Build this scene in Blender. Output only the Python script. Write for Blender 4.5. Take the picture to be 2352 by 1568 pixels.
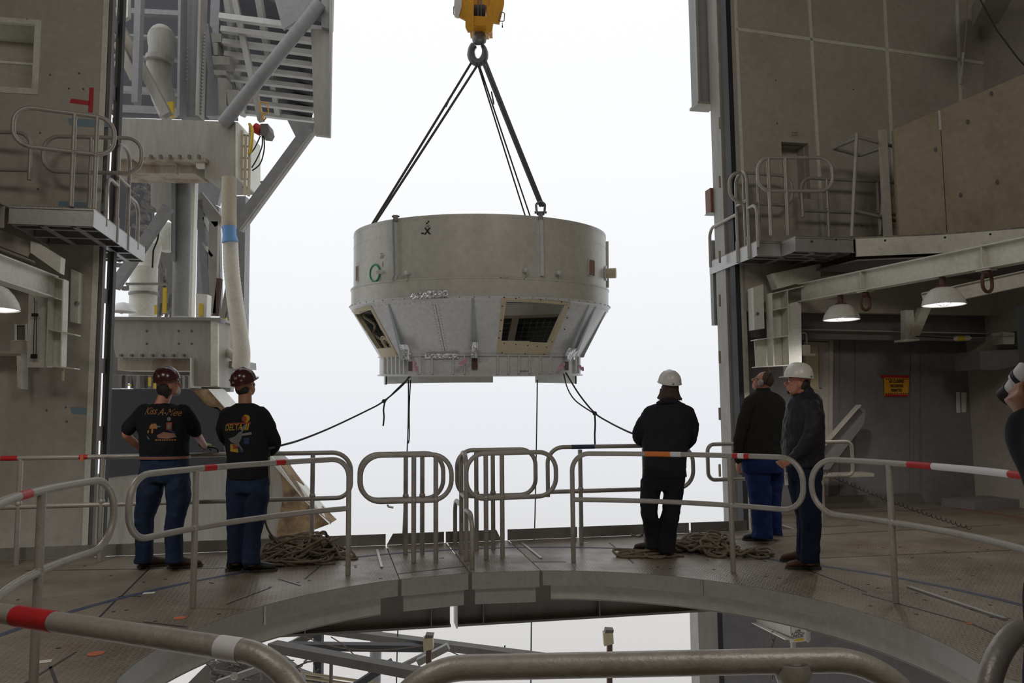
import bpy, math, random
from mathutils import Vector, Matrix
from mathutils.bvhtree import BVHTree
random.seed(7)
R = math.radians
sc = bpy.context.scene
for _o in list(bpy.data.objects): bpy.data.objects.remove(_o)
COL = sc.collection
# ------------------------------------------------------------------ camera
FPX, HC = 1790.0, 1.48
PITCH, ROLL = 5.17, -0.5
cam = bpy.data.cameras.new('camera'); camo = bpy.data.objects.new('camera', cam); COL.objects.link(camo)
cam.sensor_width = 36; cam.lens = FPX / 2352 * 36; cam.clip_start = .05; cam.clip_end = 500
CM = Matrix.Translation((0, 0, HC)) @ Matrix.Rotation(R(90 + PITCH), 4, 'X') @ Matrix.Rotation(R(ROLL), 4, 'Z')
camo.matrix_world = CM
sc.camera = camo
# ------------------------------------------------------------------ sky, lights, exposure
w = bpy.data.worlds.new('overcast'); sc.world = w; w.use_nodes = True
nt = w.node_tree; bg = nt.nodes['Background']
tc = nt.nodes.new('ShaderNodeTexCoord'); sx = nt.nodes.new('ShaderNodeSeparateXYZ'); cr = nt.nodes.new('ShaderNodeValToRGB')
nt.links.new(tc.outputs['Generated'], sx.inputs[0]); mp = nt.nodes.new('ShaderNodeMapRange')
mp.inputs[1].default_value = -.5; mp.inputs[2].default_value = .5
nt.links.new(sx.outputs[2], mp.inputs[0]); nt.links.new(mp.outputs[0], cr.inputs[0]); nt.links.new(cr.outputs[0], bg.inputs[0])
e = cr.color_ramp.elements
e[0].position = 0; e[0].color = (.55, .54, .53, 1); e[1].position = 1; e[1].color = (1.0, 1.0, 1.02, 1)
for p_, c_ in ((.28, (.70, .69, .68, 1)), (.46, (.80, .82, .86, 1)), (.62, (.90, .92, .95, 1)), (.8, (.97, .985, 1.0, 1))):
    q = cr.color_ramp.elements.new(p_); q.color = c_
bg.inputs[1].default_value = 1.0
sc.view_settings.view_transform = 'Standard'; sc.view_settings.look = 'None'; sc.view_settings.gamma = 1
sc.view_settings.exposure = 0.0
sc.view_settings.use_curve_mapping = False
sc.cycles.max_bounces = 8
def area(name, loc, tgt, sx_, sy_, power, col=(1, .93, .84)):
    l = bpy.data.lights.new(name, 'AREA'); l.shape = 'RECTANGLE'; l.size = sx_; l.size_y = sy_; l.energy = power; l.color = col
    o = bpy.data.objects.new(name, l); COL.objects.link(o); o.location = loc
    o.rotation_euler = (Vector(tgt) - Vector(loc)).to_track_quat('-Z', 'Y').to_euler()
    return o
area('fill_light_left', (-3.5, -1.0, 7.6), (-2, 6, 1.5), 3, 2, 115)  # unseen area light added overhead to fill the room, no fixture modelled
area('fill_light_right', (3.5, -1.0, 7.6), (2.5, 6, 1.5), 3, 2, 135)  # matching added fill light on the right, also without a fixture
# ------------------------------------------------------------------ frames: pixels of the photo to points, building axes
YAW = R(10.8); CU, SU = math.cos(YAW), math.sin(YAW)
EYE = Vector((0, 0, HC)); CR = CM.to_3x3()
def ray(px, py): return (CR @ Vector(((px - 1176) / FPX, -(py - 784) / FPX, -1))).normalized()
def W(px, py, Y): d = ray(px, py); return EYE + d * (Y / d.y)
def G(px, py, z=0.0): d = ray(px, py); return EYE + d * ((z - HC) / d.z)
NV = Vector((-SU, CU, 0)); NU = Vector((CU, SU, 0)); NZ = Vector((0, 0, 1))
def V(px, py, v): d = ray(px, py); return EYE + d * (v / d.dot(NV))
def U(px, py, u): d = ray(px, py); return EYE + d * (u / d.dot(NU))
def B(u, v, z=0.0): return NU * u + NV * v + NZ * z
def uv(p): return p.dot(NU), p.dot(NV), p.z
RC = Vector((.22, 4.97, 0))             # centre of the round hole in the deck
# ------------------------------------------------------------------ materials
MT = {}
def mat(name, col, rough=.5, metal=0, dirt=0.0, dcol=None, dscale=3, bump=0, bscale=60, spec=.5, coat=0, grime=None, emit=0, streak=False, dlo=.5, dhi=.75):
    m = bpy.data.materials.new(name); m.use_nodes = True; t = m.node_tree; b = t.nodes['Principled BSDF']
    b.inputs['Base Color'].default_value = (*col, 1); b.inputs['Roughness'].default_value = rough; b.inputs['Metallic'].default_value = metal
    b.inputs['Specular IOR Level'].default_value = spec
    if emit: b.inputs['Emission Color'].default_value = (*col, 1); b.inputs['Emission Strength'].default_value = emit
    tcn = t.nodes.new('ShaderNodeTexCoord')
    src = tcn.outputs['Object']
    if streak:
        mpn = t.nodes.new('ShaderNodeMapping'); mpn.inputs['Scale'].default_value = (1, 1, .22); t.links.new(src, mpn.inputs[0]); src = mpn.outputs[0]
    if dirt:
        n = t.nodes.new('ShaderNodeTexNoise'); n.inputs['Scale'].default_value = dscale; n.inputs['Detail'].default_value = 8; n.inputs['Roughness'].default_value = .65
        t.links.new(src, n.inputs['Vector'])
        r = t.nodes.new('ShaderNodeMapRange'); r.inputs[1].default_value = dlo; r.inputs[2].default_value = dhi; r.inputs[4].default_value = dirt
        t.links.new(n.outputs[0], r.inputs[0])
        mx = t.nodes.new('ShaderNodeMix'); mx.data_type = 'RGBA'; mx.inputs[6].default_value = (*col, 1)
        mx.inputs[7].default_value = (*(dcol or tuple(c * .45 for c in col)), 1)
        t.links.new(r.outputs[0], mx.inputs[0]); out = mx.outputs[2]
        n3 = t.nodes.new('ShaderNodeTexNoise'); n3.inputs['Scale'].default_value = dscale * 9; n3.inputs['Detail'].default_value = 6
        t.links.new(src, n3.inputs['Vector'])
        mm = t.nodes.new('ShaderNodeMix'); mm.data_type = 'RGBA'; mm.blend_type = 'MULTIPLY'; mm.inputs[0].default_value = .35
        r3 = t.nodes.new('ShaderNodeMapRange'); r3.inputs[1].default_value = .35; r3.inputs[2].default_value = .7; r3.inputs[3].default_value = .6; r3.inputs[4].default_value = 1
        t.links.new(n3.outputs[0], r3.inputs[0]); t.links.new(out, mm.inputs[6]); t.links.new(r3.outputs[0], mm.inputs[7])
        t.links.new(mm.outputs[2], b.inputs['Base Color'])
    if bump:
        n2 = t.nodes.new('ShaderNodeTexNoise'); n2.inputs['Scale'].default_value = bscale; n2.inputs['Detail'].default_value = 4
        t.links.new(tcn.outputs['Object'], n2.inputs['Vector'])
        bp = t.nodes.new('ShaderNodeBump'); bp.inputs['Strength'].default_value = bump; bp.inputs['Distance'].default_value = .01
        t.links.new(n2.outputs[0], bp.inputs['Height']); t.links.new(bp.outputs[0], b.inputs['Normal'])
    MT[name] = m; return m
mat('wall_paint', (.47, .44, .385), .55, dirt=.45, dcol=(.33, .29, .22), dscale=1.3, bump=.05)
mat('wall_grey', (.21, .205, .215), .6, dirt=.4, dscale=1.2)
mat('white_paint', (.74, .74, .66), .45, dirt=.4, dcol=(.35, .31, .22), dscale=2.5)
mat('white_clean', (.72, .72, .67), .4, dirt=.2, dscale=3)
mat('tube_grey', (.40, .375, .34), .42, dirt=.55, dcol=(.2, .16, .12), dscale=7, bump=.15, bscale=90, metal=.25)
mat('galv', (.45, .45, .45), .38, metal=.6, dirt=.5, dcol=(.25, .24, .23), dscale=4)
mat('steel_grey', (.28, .27, .25), .45, metal=.2, dirt=.5, dcol=(.16, .14, .11), dscale=3)
mat('beam_grey', (.36, .355, .31), .5, dirt=.3, dscale=2)
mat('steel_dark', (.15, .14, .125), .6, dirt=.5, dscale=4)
mat('seal_black', (.02, .02, .024), .6)
mat('weathered', (.37, .36, .33), .55, dirt=.75, dcol=(.24, .21, .15), dscale=1.6, streak=True, dlo=.45, dhi=.7)
mat('blue_smear', (.22, .31, .38), .6, dirt=.5, dcol=(.42, .40, .36), dscale=6)
mat('beam_light', (.55, .55, .53), .5, dirt=.3)
mat('rot', (.40, .28, .15), .85, dirt=.97, dcol=(.08, .045, .025), dscale=3.2, dlo=.38, dhi=.66, bump=.6, bscale=18)
mat('rust', (.40, .37, .30), .8, dirt=.85, dcol=(.20, .10, .045), dscale=2.5, streak=True, dlo=.47, dhi=.66, bump=.4, bscale=30)
mat('tower_grey', (.27, .275, .28), .5, dirt=.4, dscale=1.5)
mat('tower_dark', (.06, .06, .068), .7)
mat('dark_panel', (.045, .045, .055), .6, dirt=.4, dscale=2)
mat('concrete_brown', (.40, .335, .25), .75, dirt=.6, dcol=(.24, .165, .09), dscale=1.5, bump=.2, bscale=25)
mat('yellow', (.75, .36, .02), .4, dirt=.45, dcol=(.35, .16, .02), dscale=3)
mat('yellow_safety', (.75, .52, .03), .5, dirt=.3)
mat('hook_steel', (.20, .20, .21), .45, metal=.5, dirt=.5, dscale=6)
mat('strap', (.10, .097, .094), .8, dirt=.3, dscale=30)
mat('rope', (.25, .205, .15), .9, dirt=.6, dcol=(.12, .09, .06), dscale=14, bump=.8, bscale=180)
mat('rope_dark', (.045, .045, .045), .8)
mat('red', (.50, .012, .015), .45, dirt=.2)
mat('orange', (.75, .20, .03), .5, dirt=.3, dscale=12)
mat('orange_paint', (.62, .16, .07), .7, dirt=.5, dscale=20)
mat('white_tape', (.68, .68, .70), .5)
mat('blue_tape', (.10, .22, .42), .5, dirt=.3, dscale=8)
mat('blue_line', (.035, .05, .11), .6, dirt=.6, dcol=(.12, .11, .11), dscale=9)
mat('craft_white', (.64, .635, .58), .3, dirt=.35, dcol=(.50, .46, .36), dscale=1.2)
mat('craft_cone', (.72, .73, .74), .32, dirt=.25, dcol=(.60, .60, .59), dscale=2)
mat('cream', (.62, .53, .36), .5, dirt=.3, dscale=4)
mat('fin_blue', (.38, .44, .46), .4, dirt=.3)
mat('foil', (.75, .75, .76), .22, metal=.95, bump=.9, bscale=45)
mat('pink', (.62, .36, .45), .7)
mat('green', (.02, .30, .12), .45)
mat('brown', (.20, .09, .055), .6)
mat('black', (.015, .015, .015), .6)
mat('ink', (.02, .02, .02), .7)
mat('paper', (.66, .63, .60), .7)
mat('hose_white', (.66, .62, .54), .55, dirt=.3, dscale=5)
mat('hose_beige', (.50, .44, .34), .7, dirt=.4, dscale=5)
mat('hose_tape', (.13, .30, .58), .5)
mat('skin', (.46, .20, .135), .5, spec=.4)
mat('skin_tan', (.36, .17, .10), .5, spec=.4)
mat('shirt_black', (.010, .010, .012), .9, spec=.15)
mat('sweat_black', (.016, .016, .018), .92, spec=.15)
mat('jacket_navy', (.020, .019, .024), .85, spec=.2)
mat('fleece', (.028, .027, .025), .95, spec=.1, bump=.3, bscale=200)
mat('puffer', (.019, .018, .024), .6, spec=.3)
mat('jeans', (.016, .027, .058), .9, dirt=.7, dcol=(.040, .068, .12), dscale=4, spec=.2)
mat('jeans_dark', (.014, .020, .045), .9, spec=.2, dirt=.4, dcol=(.03, .045, .09))
mat('pants_dark', (.018, .018, .024), .9, spec=.2)
mat('pants_blue', (.018, .035, .15), .85, spec=.2, dirt=.3, dcol=(.03, .055, .22))
mat('boot_brown', (.085, .042, .025), .6, dirt=.4, dscale=12)
mat('boot_tan', (.13, .065, .032), .75, dirt=.5, dscale=12)
mat('boot_black', (.015, .015, .016), .5)
mat('sole', (.05, .045, .04), .7)
mat('hat_maroon', (.065, .014, .018), .2, dirt=.3, dscale=20, spec=.6)
mat('hat_white', (.66, .65, .62), .3)
mat('sticker_grey', (.22, .20, .20), .5)
mat('hair_dark', (.02, .015, .012), .7)
mat('hair_brown', (.06, .035, .022), .75)
mat('hair_grey', (.42, .39, .37), .8)
mat('glove_green', (.20, .62, .05), .6)
mat('p_gold', (.26, .12, .035), .8); mat('p_yel', (.42, .25, .02), .8); mat('p_red', (.26, .04, .02), .8)
mat('p_grey', (.13, .135, .13), .8); mat('p_blue', (.02, .035, .12), .8); mat('p_teal', (.03, .10, .15), .8)
mat('glass', (.75, .8, .8), .1)
mat('dirty_brown', (.10, .045, .03), .6)
mat('reflector', (.85, .85, .85), .3)
mat('bulb', (1, .97, .92), .3, emit=14)
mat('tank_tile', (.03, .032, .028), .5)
mat('grid_line', (.22, .21, .16), .5)
def mat_floor():
    m = mat('floor_plate', (.235, .205, .17), .42, metal=.25, spec=.4); t = m.node_tree; b = t.nodes['Principled BSDF']
    tcn = t.nodes.new('ShaderNodeTexCoord')
    mpn = t.nodes.new('ShaderNodeMapping'); mpn.inputs['Rotation'].default_value = (0, 0, YAW); t.links.new(tcn.outputs['Object'], mpn.inputs[0])
    def n(scale, det=8, ro=.65):
        k = t.nodes.new('ShaderNodeTexNoise'); k.inputs['Scale'].default_value = scale; k.inputs['Detail'].default_value = det; k.inputs['Roughness'].default_value = ro
        t.links.new(mpn.outputs[0], k.inputs['Vector']); return k.outputs[0]
    def rng(s, a, b_, c, d):
        r = t.nodes.new('ShaderNodeMapRange'); r.inputs[1].default_value = a; r.inputs[2].default_value = b_; r.inputs[3].default_value = c; r.inputs[4].default_value = d
        t.links.new(s, r.inputs[0]); return r.outputs[0]
    mx = t.nodes.new('ShaderNodeMix'); mx.data_type = 'RGBA'; mx.inputs[6].default_value = (.24, .205, .16, 1); mx.inputs[7].default_value = (.13, .092, .06, 1)
    t.links.new(rng(n(.9), .42, .68, 0, 1), mx.inputs[0])
    # diamond tread: two crossed wave sets
    hs = []
    for ang in (R(35), R(-35)):
        mp2 = t.nodes.new('ShaderNodeMapping'); mp2.inputs['Rotation'].default_value = (0, 0, ang); mp2.inputs['Scale'].default_value = (42, 14, 1)
        t.links.new(mpn.outputs[0], mp2.inputs[0]); v = t.nodes.new('ShaderNodeTexVoronoi'); v.inputs['Scale'].default_value = 1; v.inputs['Randomness'].default_value = 0
        t.links.new(mp2.outputs[0], v.inputs['Vector']); hs.append(rng(v.outputs['Distance'], .22, .36, 1, 0))
    a = t.nodes.new('ShaderNodeMath'); a.operation = 'MAXIMUM'; t.links.new(hs[0], a.inputs[0]); t.links.new(hs[1], a.inputs[1])
    m2 = t.nodes.new('ShaderNodeMix'); m2.data_type = 'RGBA'; m2.inputs[7].default_value = (.35, .31, .26, 1)
    f = t.nodes.new('ShaderNodeMath'); f.operation = 'MULTIPLY'; f.inputs[1].default_value = .42; t.links.new(a.outputs[0], f.inputs[0])
    t.links.new(f.outputs[0], m2.inputs[0]); t.links.new(mx.outputs[2], m2.inputs[6]); t.links.new(m2.outputs[2], b.inputs['Base Color'])
    bp = t.nodes.new('ShaderNodeBump'); bp.inputs['Strength'].default_value = .5; bp.inputs['Distance'].default_value = .003
    t.links.new(a.outputs[0], bp.inputs['Height']); t.links.new(bp.outputs[0], b.inputs['Normal'])
    t.links.new(rng(n(1.6), .38, .62, .3, .5), b.inputs['Roughness'])
mat_floor()
# ------------------------------------------------------------------ mesh builder
class MB:
    def __init__(s): s.v = []; s.f = []; s.m = []; s.mi = 0
    def add(s, vs, fs):
        k = len(s.v); s.v += [Vector(v) for v in vs]; s.f += [tuple(i + k for i in f) for f in fs]; s.m += [s.mi] * len(fs); return s
    def hexa(s, p):  # 8 points: bottom 4 ring, top 4 ring
        return s.add(p, [(3, 2, 1, 0), (4, 5, 6, 7), (0, 1, 5, 4), (1, 2, 6, 5), (2, 3, 7, 6), (3, 0, 4, 7)])
    def box(s, c, sz, X=Vector((1, 0, 0)), Y=Vector((0, 1, 0)), Z=Vector((0, 0, 1))):
        a, b, d = X * sz[0] / 2, Y * sz[1] / 2, Z * sz[2] / 2; c = Vector(c)
        return s.hexa([c - a - b - d, c + a - b - d, c + a + b - d, c - a + b - d, c - a - b + d, c + a - b + d, c + a + b + d, c - a + b + d])
    def bb(s, u0, u1, v0, v1, z0, z1):  # box in building axes
        return s.box(B((u0 + u1) / 2, (v0 + v1) / 2, (z0 + z1) / 2), (abs(u1 - u0), abs(v1 - v0), abs(z1 - z0)), NU, NV)
    def bar(s, p, q, w_, h, up=NZ):
        p, q = Vector(p), Vector(q); Y = (q - p); L = Y.length; Y = Y / L
        X = Y.cross(up)
        if X.length < 1e-3: X = Y.cross(Vector((0, 1, 0)))
        X.normalize(); Z = X.cross(Y)
        return s.box((p + q) / 2, (w_, L, h), X, Y, Z)
    def ibeam(s, p, q, w_, h, t_=.012, up=NZ):
        p, q = Vector(p), Vector(q); Y = (q - p).normalized(); X = Y.cross(up)
        if X.length < 1e-3: X = Y.cross(Vector((0, 1, 0)))
        X.normalize(); Z = X.cross(Y)
        o = Z * (h / 2 - t_ / 2)
        s.bar(p + o, q + o, w_, t_, up); s.bar(p - o, q - o, w_, t_, up); s.bar(p, q, t_, h - 2 * t_, up); return s
    def slab(s, poly, ext):  # planar polygon extruded by ext
        n = len(poly); poly = [Vector(p) for p in poly]; ext = Vector(ext)
        return s.add(poly + [p + ext for p in poly], [tuple(range(n))[::-1], tuple(range(n, 2 * n))] + [(i, (i + 1) % n, n + (i + 1) % n, n + i) for i in range(n)])
    def tube(s, pts, r, seg=12, closed=False, cap=True, flat=1.0):
        pts = [Vector(p) for p in pts]; n = len(pts); rs = r if isinstance(r, (list, tuple)) else [r] * n
        tang = []
        for i in range(n):
            a = pts[(i - 1) % n] if (closed or i > 0) else pts[i]; b = pts[(i + 1) % n] if (closed or i < n - 1) else pts[i]
            d = b - a; tang.append(d.normalized() if d.length > 1e-9 else Vector((0, 0, 1)))
        N = tang[0].orthogonal().normalized()
        ref = Vector((0, 0, 1)) if abs(tang[0].z) < .9 else Vector((0, 1, 0))
        N = (ref - tang[0] * ref.dot(tang[0])).normalized(); vs = []
        for i in range(n):
            N = (N - tang[i] * N.dot(tang[i]))
            N = N.normalized() if N.length > 1e-6 else tang[i].orthogonal().normalized()
            Bn = tang[i].cross(N)
            for k in range(seg):
                a = 2 * math.pi * k / seg; vs.append(pts[i] + N * math.cos(a) * rs[i] * flat + Bn * math.sin(a) * rs[i])
        fs = []
        for i in range(n if closed else n - 1):
            j = (i + 1) % n
            for k in range(seg): l = (k + 1) % seg; fs.append((i * seg + k, i * seg + l, j * seg + l, j * seg + k))
        if not closed and cap: fs += [tuple(range(seg))[::-1], tuple((n - 1) * seg + k for k in range(seg))]
        return s.add(vs, fs)
    def lathe(s, prof, M=Matrix(), seg=32, a0=0, a1=2 * math.pi, cap=False):
        full = abs(a1 - a0 - 2 * math.pi) < 1e-6; na = seg if full else seg + 1; vs = []
        for (r, z) in prof:
            for k in range(na):
                a = a0 + (a1 - a0) * k / seg; vs.append(M @ Vector((r * math.cos(a), r * math.sin(a), z)))
        fs = []
        for i in range(len(prof) - 1):
            for k in range(seg):
                l = (k + 1) % na; fs.append((i * na + k, i * na + l, (i + 1) * na + l, (i + 1) * na + k))
        if cap: fs += [tuple(range(na))[::-1], tuple((len(prof) - 1) * na + k for k in range(na))]
        return s.add(vs, fs)
    def rings(s, rg):  # closed loft through rings of equal count
        n = len(rg[0]); vs = [p for r in rg for p in r]; fs = []
        for i in range(len(rg) - 1):
            for k in range(n): l = (k + 1) % n; fs.append((i * n + k, i * n + l, (i + 1) * n + l, (i + 1) * n + k))
        fs += [tuple(range(n))[::-1], tuple((len(rg) - 1) * n + k for k in range(n))]
        return s.add(vs, fs)
    def ball(s, c, r, M=None, seg=16, rg=10):
        r = (r, r, r) if isinstance(r, (int, float)) else r; M = M or Matrix(); c = Vector(c)
        R3 = M.to_3x3(); rr = []
        for i in range(rg + 1):
            t_ = math.pi * (i + .02 * (1 if i == 0 else (-1 if i == rg else 0))) / rg
            rr.append([c + R3 @ Vector((r[0] * math.sin(t_) * math.cos(2 * math.pi * k / seg), r[1] * math.sin(t_) * math.sin(2 * math.pi * k / seg), -r[2] * math.cos(t_))) for k in range(seg)])
        return s.rings(rr)
def wloc(o):
    l = Vector((0, 0, 0))
    while o is not None: l = l + o.location; o = o.parent
    return l
def obj(name, mb, m, parent=None, smooth=False, origin=None):
    me = bpy.data.meshes.new(name); vs = mb.v
    if parent is not None: base = wloc(parent); loc = Vector((0, 0, 0))
    else:
        xs = [v.x for v in vs]; ys = [v.y for v in vs]; zs = [v.z for v in vs]
        base = Vector(origin) if origin else Vector(((min(xs) + max(xs)) / 2, (min(ys) + max(ys)) / 2, min(zs))); loc = base
    me.from_pydata([tuple(v - base) for v in vs], [], mb.f); me.update()
    for mm in (m if isinstance(m, (list, tuple)) else [m]): me.materials.append(MT[mm] if isinstance(mm, str) else mm)
    if any(mb.m): me.polygons.foreach_set('material_index', mb.m)
    if smooth:
        me.polygons.foreach_set('use_smooth', [True] * len(me.polygons))
        try: me.set_sharp_from_angle(angle=R(smooth if smooth is not True else 40))
        except Exception: pass
    o = bpy.data.objects.new(name, me); COL.objects.link(o); o.location = loc
    if parent is not None: o.parent = parent
    return o
def tag(o, label, cat, group=None, kind=None):
    o['label'] = label; o['category'] = cat
    if group: o['group'] = group
    if kind: o['kind'] = kind
    return o
def thing(name, label, cat, loc, group=None):
    o = bpy.data.objects.new(name, None); COL.objects.link(o); o.location = Vector(loc); o.empty_display_size = .2
    return tag(o, label, cat, group)
def struct(name, mb, m, label=None, smooth=False):
    o = obj(name, mb, m, smooth=smooth); o['kind'] = 'structure'
    if label: o['label'] = label
    o['category'] = name.split('_')[0]
    return o
def text_mb(body, size, O, X, Y, shear=0, align='CENTER', ext=.0008, bold=0, sx=1.0):
    c = bpy.data.curves.new('t', 'FONT'); c.body = body; c.size = size; c.align_x = align; c.align_y = 'CENTER'; c.shear = shear; c.offset = bold; c.resolution_u = 3
    o = bpy.data.objects.new('t', c); COL.objects.link(o)
    dg = bpy.context.evaluated_depsgraph_get(); dg.update(); ev = o.evaluated_get(dg); me = ev.to_mesh()
    X, Y = Vector(X).normalized(), Vector(Y).normalized(); N = X.cross(Y)
    mb = MB(); mb.add([Vector(O) + X * v.co.x * sx + Y * v.co.y + N * ext for v in me.vertices], [tuple(p.vertices) for p in me.polygons])
    ev.to_mesh_clear(); bpy.data.objects.remove(o); bpy.data.curves.remove(c); return mb
def merge(*ms):
    r = MB()
    for m in ms:
        k = len(r.v); r.v += m.v; r.f += [tuple(i + k for i in f) for f in m.f]; r.m += m.m
    return r
def fillet(pts, rad, n=6, closed=False):
    pts = [Vector(p) for p in pts]; N = len(pts); out = []
    for i in range(N):
        if not closed and i in (0, N - 1): out.append(pts[i]); continue
        a, b, c = pts[(i - 1) % N], pts[i], pts[(i + 1) % N]; d1 = (a - b); d2 = (c - b)
        rr = rad[i] if isinstance(rad, (list, tuple)) else rad
        ang = d1.angle(d2)
        if rr <= 0 or ang > math.pi - .01: out.append(b); continue
        t_ = min(rr / math.tan(ang / 2), d1.length * .5, d2.length * .5); p, q = b + d1.normalized() * t_, b + d2.normalized() * t_
        rr = t_ * math.tan(ang / 2); cdir = (d1.normalized() + d2.normalized()).normalized(); cen = b + cdir * (rr / math.sin(ang / 2))
        va, vb = p - cen, q - cen; th = va.angle(vb)
        for k in range(n + 1):
            s_ = k / n; out.append(cen + (va * math.sin((1 - s_) * th) + vb * math.sin(s_ * th)) / math.sin(th))
    return out
def dens(pts, step, closed=False):
    out = []; N = len(pts)
    for i in range(N if closed else N - 1):
        a, b = pts[i], pts[(i + 1) % N]; k = max(1, int((b - a).length / step))
        for j in range(k): out.append(a.lerp(b, j / k))
    if not closed: out.append(pts[-1])
    return out
# ------------------------------------------------------------------ floor deck (steel plates round the hole)
ZD = 3.77                                # height of the deck above
VE, VW = 9.05, 10.3                      # deck edge, front wall plane
def arc(a0, a1, n, r=2.5): return [RC + Vector((math.cos(R(a0 + (a1 - a0) * i / n)), math.sin(R(a0 + (a1 - a0) * i / n)), 0)) * r for i in range(n + 1)]
def onarc(px, r):   # far crossing of the line of sight through column px with the circle
    d = ray(px, 945); d.z = 0; d.normalize(); b = d.dot(RC); c = RC.dot(RC) - r * r; t_ = b + math.sqrt(max(b * b - c, 0)); p = d * t_
    return math.degrees(math.atan2(p.y - RC.y, p.x - RC.x))
s1o, s1i = G(892, 1266), G(912, 1318); s2o, s2i = G(1022, 1240), G(1070, 1303); s3o, s3i = G(1140, 1214), G(1222, 1290)
def toedge(a, b, v=VE):
    d = a - b; t_ = (v - b.dot(NV)) / d.dot(NV); return b + d * t_
def toarc(a, b, r=2.5):
    d = (b - a).normalized(); q = b - d * 1.0; bb_ = d.dot(q - RC); c = (q - RC).dot(q - RC) - r * r; return q + d * (-bb_ - math.sqrt(max(bb_ * bb_ - c, 0)))
def resample(pts, n):
    L = [0]
    for i in range(1, len(pts)): L.append(L[-1] + (pts[i] - pts[i - 1]).length)
    out = []
    for k in range(n + 1):
        s_ = L[-1] * k / n; i = 0
        while i < len(L) - 2 and L[i + 1] < s_: i += 1
        out.append(pts[i].lerp(pts[i + 1], (s_ - L[i]) / max(L[i + 1] - L[i], 1e-9)))
    return out
def strip(inner, outer, th=.012, n=60):
    a, b = resample(inner, n), resample(outer, n); mb = MB(); vs = []; D = Vector((0, 0, -th))
    for p, q in zip(a, b): vs += [p, q, p + D, q + D]
    fs = []
    for i in range(n):
        k = i * 4; l = k + 4; fs += [(k, l, l + 1, k + 1), (k + 2, k + 3, l + 3, l + 2), (k, k + 2, l + 2, l), (k + 1, l + 1, l + 3, k + 3)]
    fs += [(0, 1, 3, 2), (n * 4, n * 4 + 2, n * 4 + 3, n * 4 + 1)]
    return mb.add(vs, fs)
def plate(inner, outer, th=.012):   # flat plate between two outlines that run the same way
    from mathutils.geometry import tessellate_polygon
    poly = list(inner) + list(outer)[::-1]; n = len(poly); D = Vector((0, 0, -th)); tris = tessellate_polygon([poly]); fs = []
    for t_ in tris:
        a, b, c = (poly[i] for i in t_); t_ = tuple(t_) if (b - a).cross(c - a).z > 0 else tuple(t_)[::-1]
        fs += [t_, tuple(i + n for i in t_[::-1])]
    return MB().add(poly + [p + D for p in poly], fs + [(i, (i + 1) % n, n + (i + 1) % n, n + i) for i in range(n)])
GAP = NU * .008
i1, i2, i3 = toarc(s1o, s1i), toarc(s2o, s2i), toarc(s3o, s3i)
o1, o2, o3 = toedge(s1o, s1i), toedge(s2o, s2i), toedge(s3o, s3i)
aL = math.degrees(math.atan2(i1.y - RC.y, i1.x - RC.x)); aR = math.degrees(math.atan2(i3.y - RC.y, i3.x - RC.x))
nearL = [RC + Vector((-2.45, -1.2, 0)), RC + Vector((-2.0, -3.0, 0)), RC + Vector((-.3, -3.2, 0))]
nearR = [RC + Vector((2.62, -1.2, 0)), RC + Vector((2.2, -3.0, 0)), RC + Vector((-.28, -3.2, 0))]
struct('floor', plate(arc(aL, 190, 30)[0:] + nearL, [o1 - GAP, B(-9.2, VE), B(-9.2, 4), B(-8, -3.5), B(.3, -3.5)]), 'floor_plate', 'tread plate deck left of the folding walkway plates')
struct('floor', plate(arc(aR, -10, 30) + [RC + Vector((2.62, -.75, 0))] + nearR, [o3 + GAP, B(5.3, VE), B(5.42, VW - .02), B(10.4, VW - .02), B(10.4, 3), B(9, -3.5), B(.32, -3.5)]), 'floor_plate', 'tread plate deck right of the folding walkway plates')
struct('floor', plate([i1 + GAP, i2 - GAP], [o1 + GAP, o2 - GAP]), 'floor_plate', 'folding deck plate left of the thin handrail gate')
struct('floor', plate([i2 + GAP, i3 - GAP], [o2 + GAP, o3 - GAP]), 'floor_plate', 'folding deck plate under the thin handrail gate')
# curved fascia under the edge of the hole
def band(a0, a1, r0, r1, z0, z1, n=40):
    mb = MB(); A = arc(a0, a1, n, r0); C = arc(a0, a1, n, r1); vs = []; fs = []
    for p, q in zip(A, C): vs += [p + NZ * z1, q + NZ * z1, q + NZ * z0, p + NZ * z0]
    for i in range(n):
        k = i * 4
        for j in range(4): l = (j + 1) % 4; fs.append((k + j, k + l, k + 4 + l, k + 4 + j))
    fs += [(0, 3, 2, 1), (n * 4, n * 4 + 1, n * 4 + 2, n * 4 + 3)]
    return mb.add(vs, fs)
fl = thing('ring_fascia', 'curved grey steel fascia under the left side of the round deck opening', 'steel beam', RC + Vector((-2.5, 0, -.3)))
obj('upper_band', band(aL + .3, 190, 2.495, 2.51, -.145, -.002), 'steel_grey', fl, True); obj('lower_beam', band(aL + 3, 192, 2.60, 2.62, -.31, -.14), 'beam_grey', fl, True)
obj('bottom_flange', band(aL + 3, 192, 2.60, 2.66, -.315, -.305), 'steel_grey', fl)
for a in (150, 108): p = arc(a, a, 1, 2.488)[0]; obj('joint_seam', MB().box(p - NZ * .075, (.012, .02, .14)), 'rust', fl)
fr = thing('ring_fascia', 'curved grey steel fascia under the right side of the round deck opening', 'steel beam', RC + Vector((2.5, 0, -.3)))
obj('upper_band', band(-8.5, aR - .3, 2.495, 2.51, -.135, -.002), 'steel_grey', fr, True); obj('lower_beam', band(-16, aR - 2, 2.60, 2.62, -.285, -.135), 'beam_grey', fr, True)
obj('bottom_flange', band(-16, aR - 2, 2.60, 2.66, -.29, -.28), 'steel_grey', fr)
mb = MB(); p = arc(55, 55, 1, 2.488)[0]; mb.box(p - NZ * .075, (.01, .02, .14)); obj('joint_seam', mb, 'rust', fr)
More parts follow.
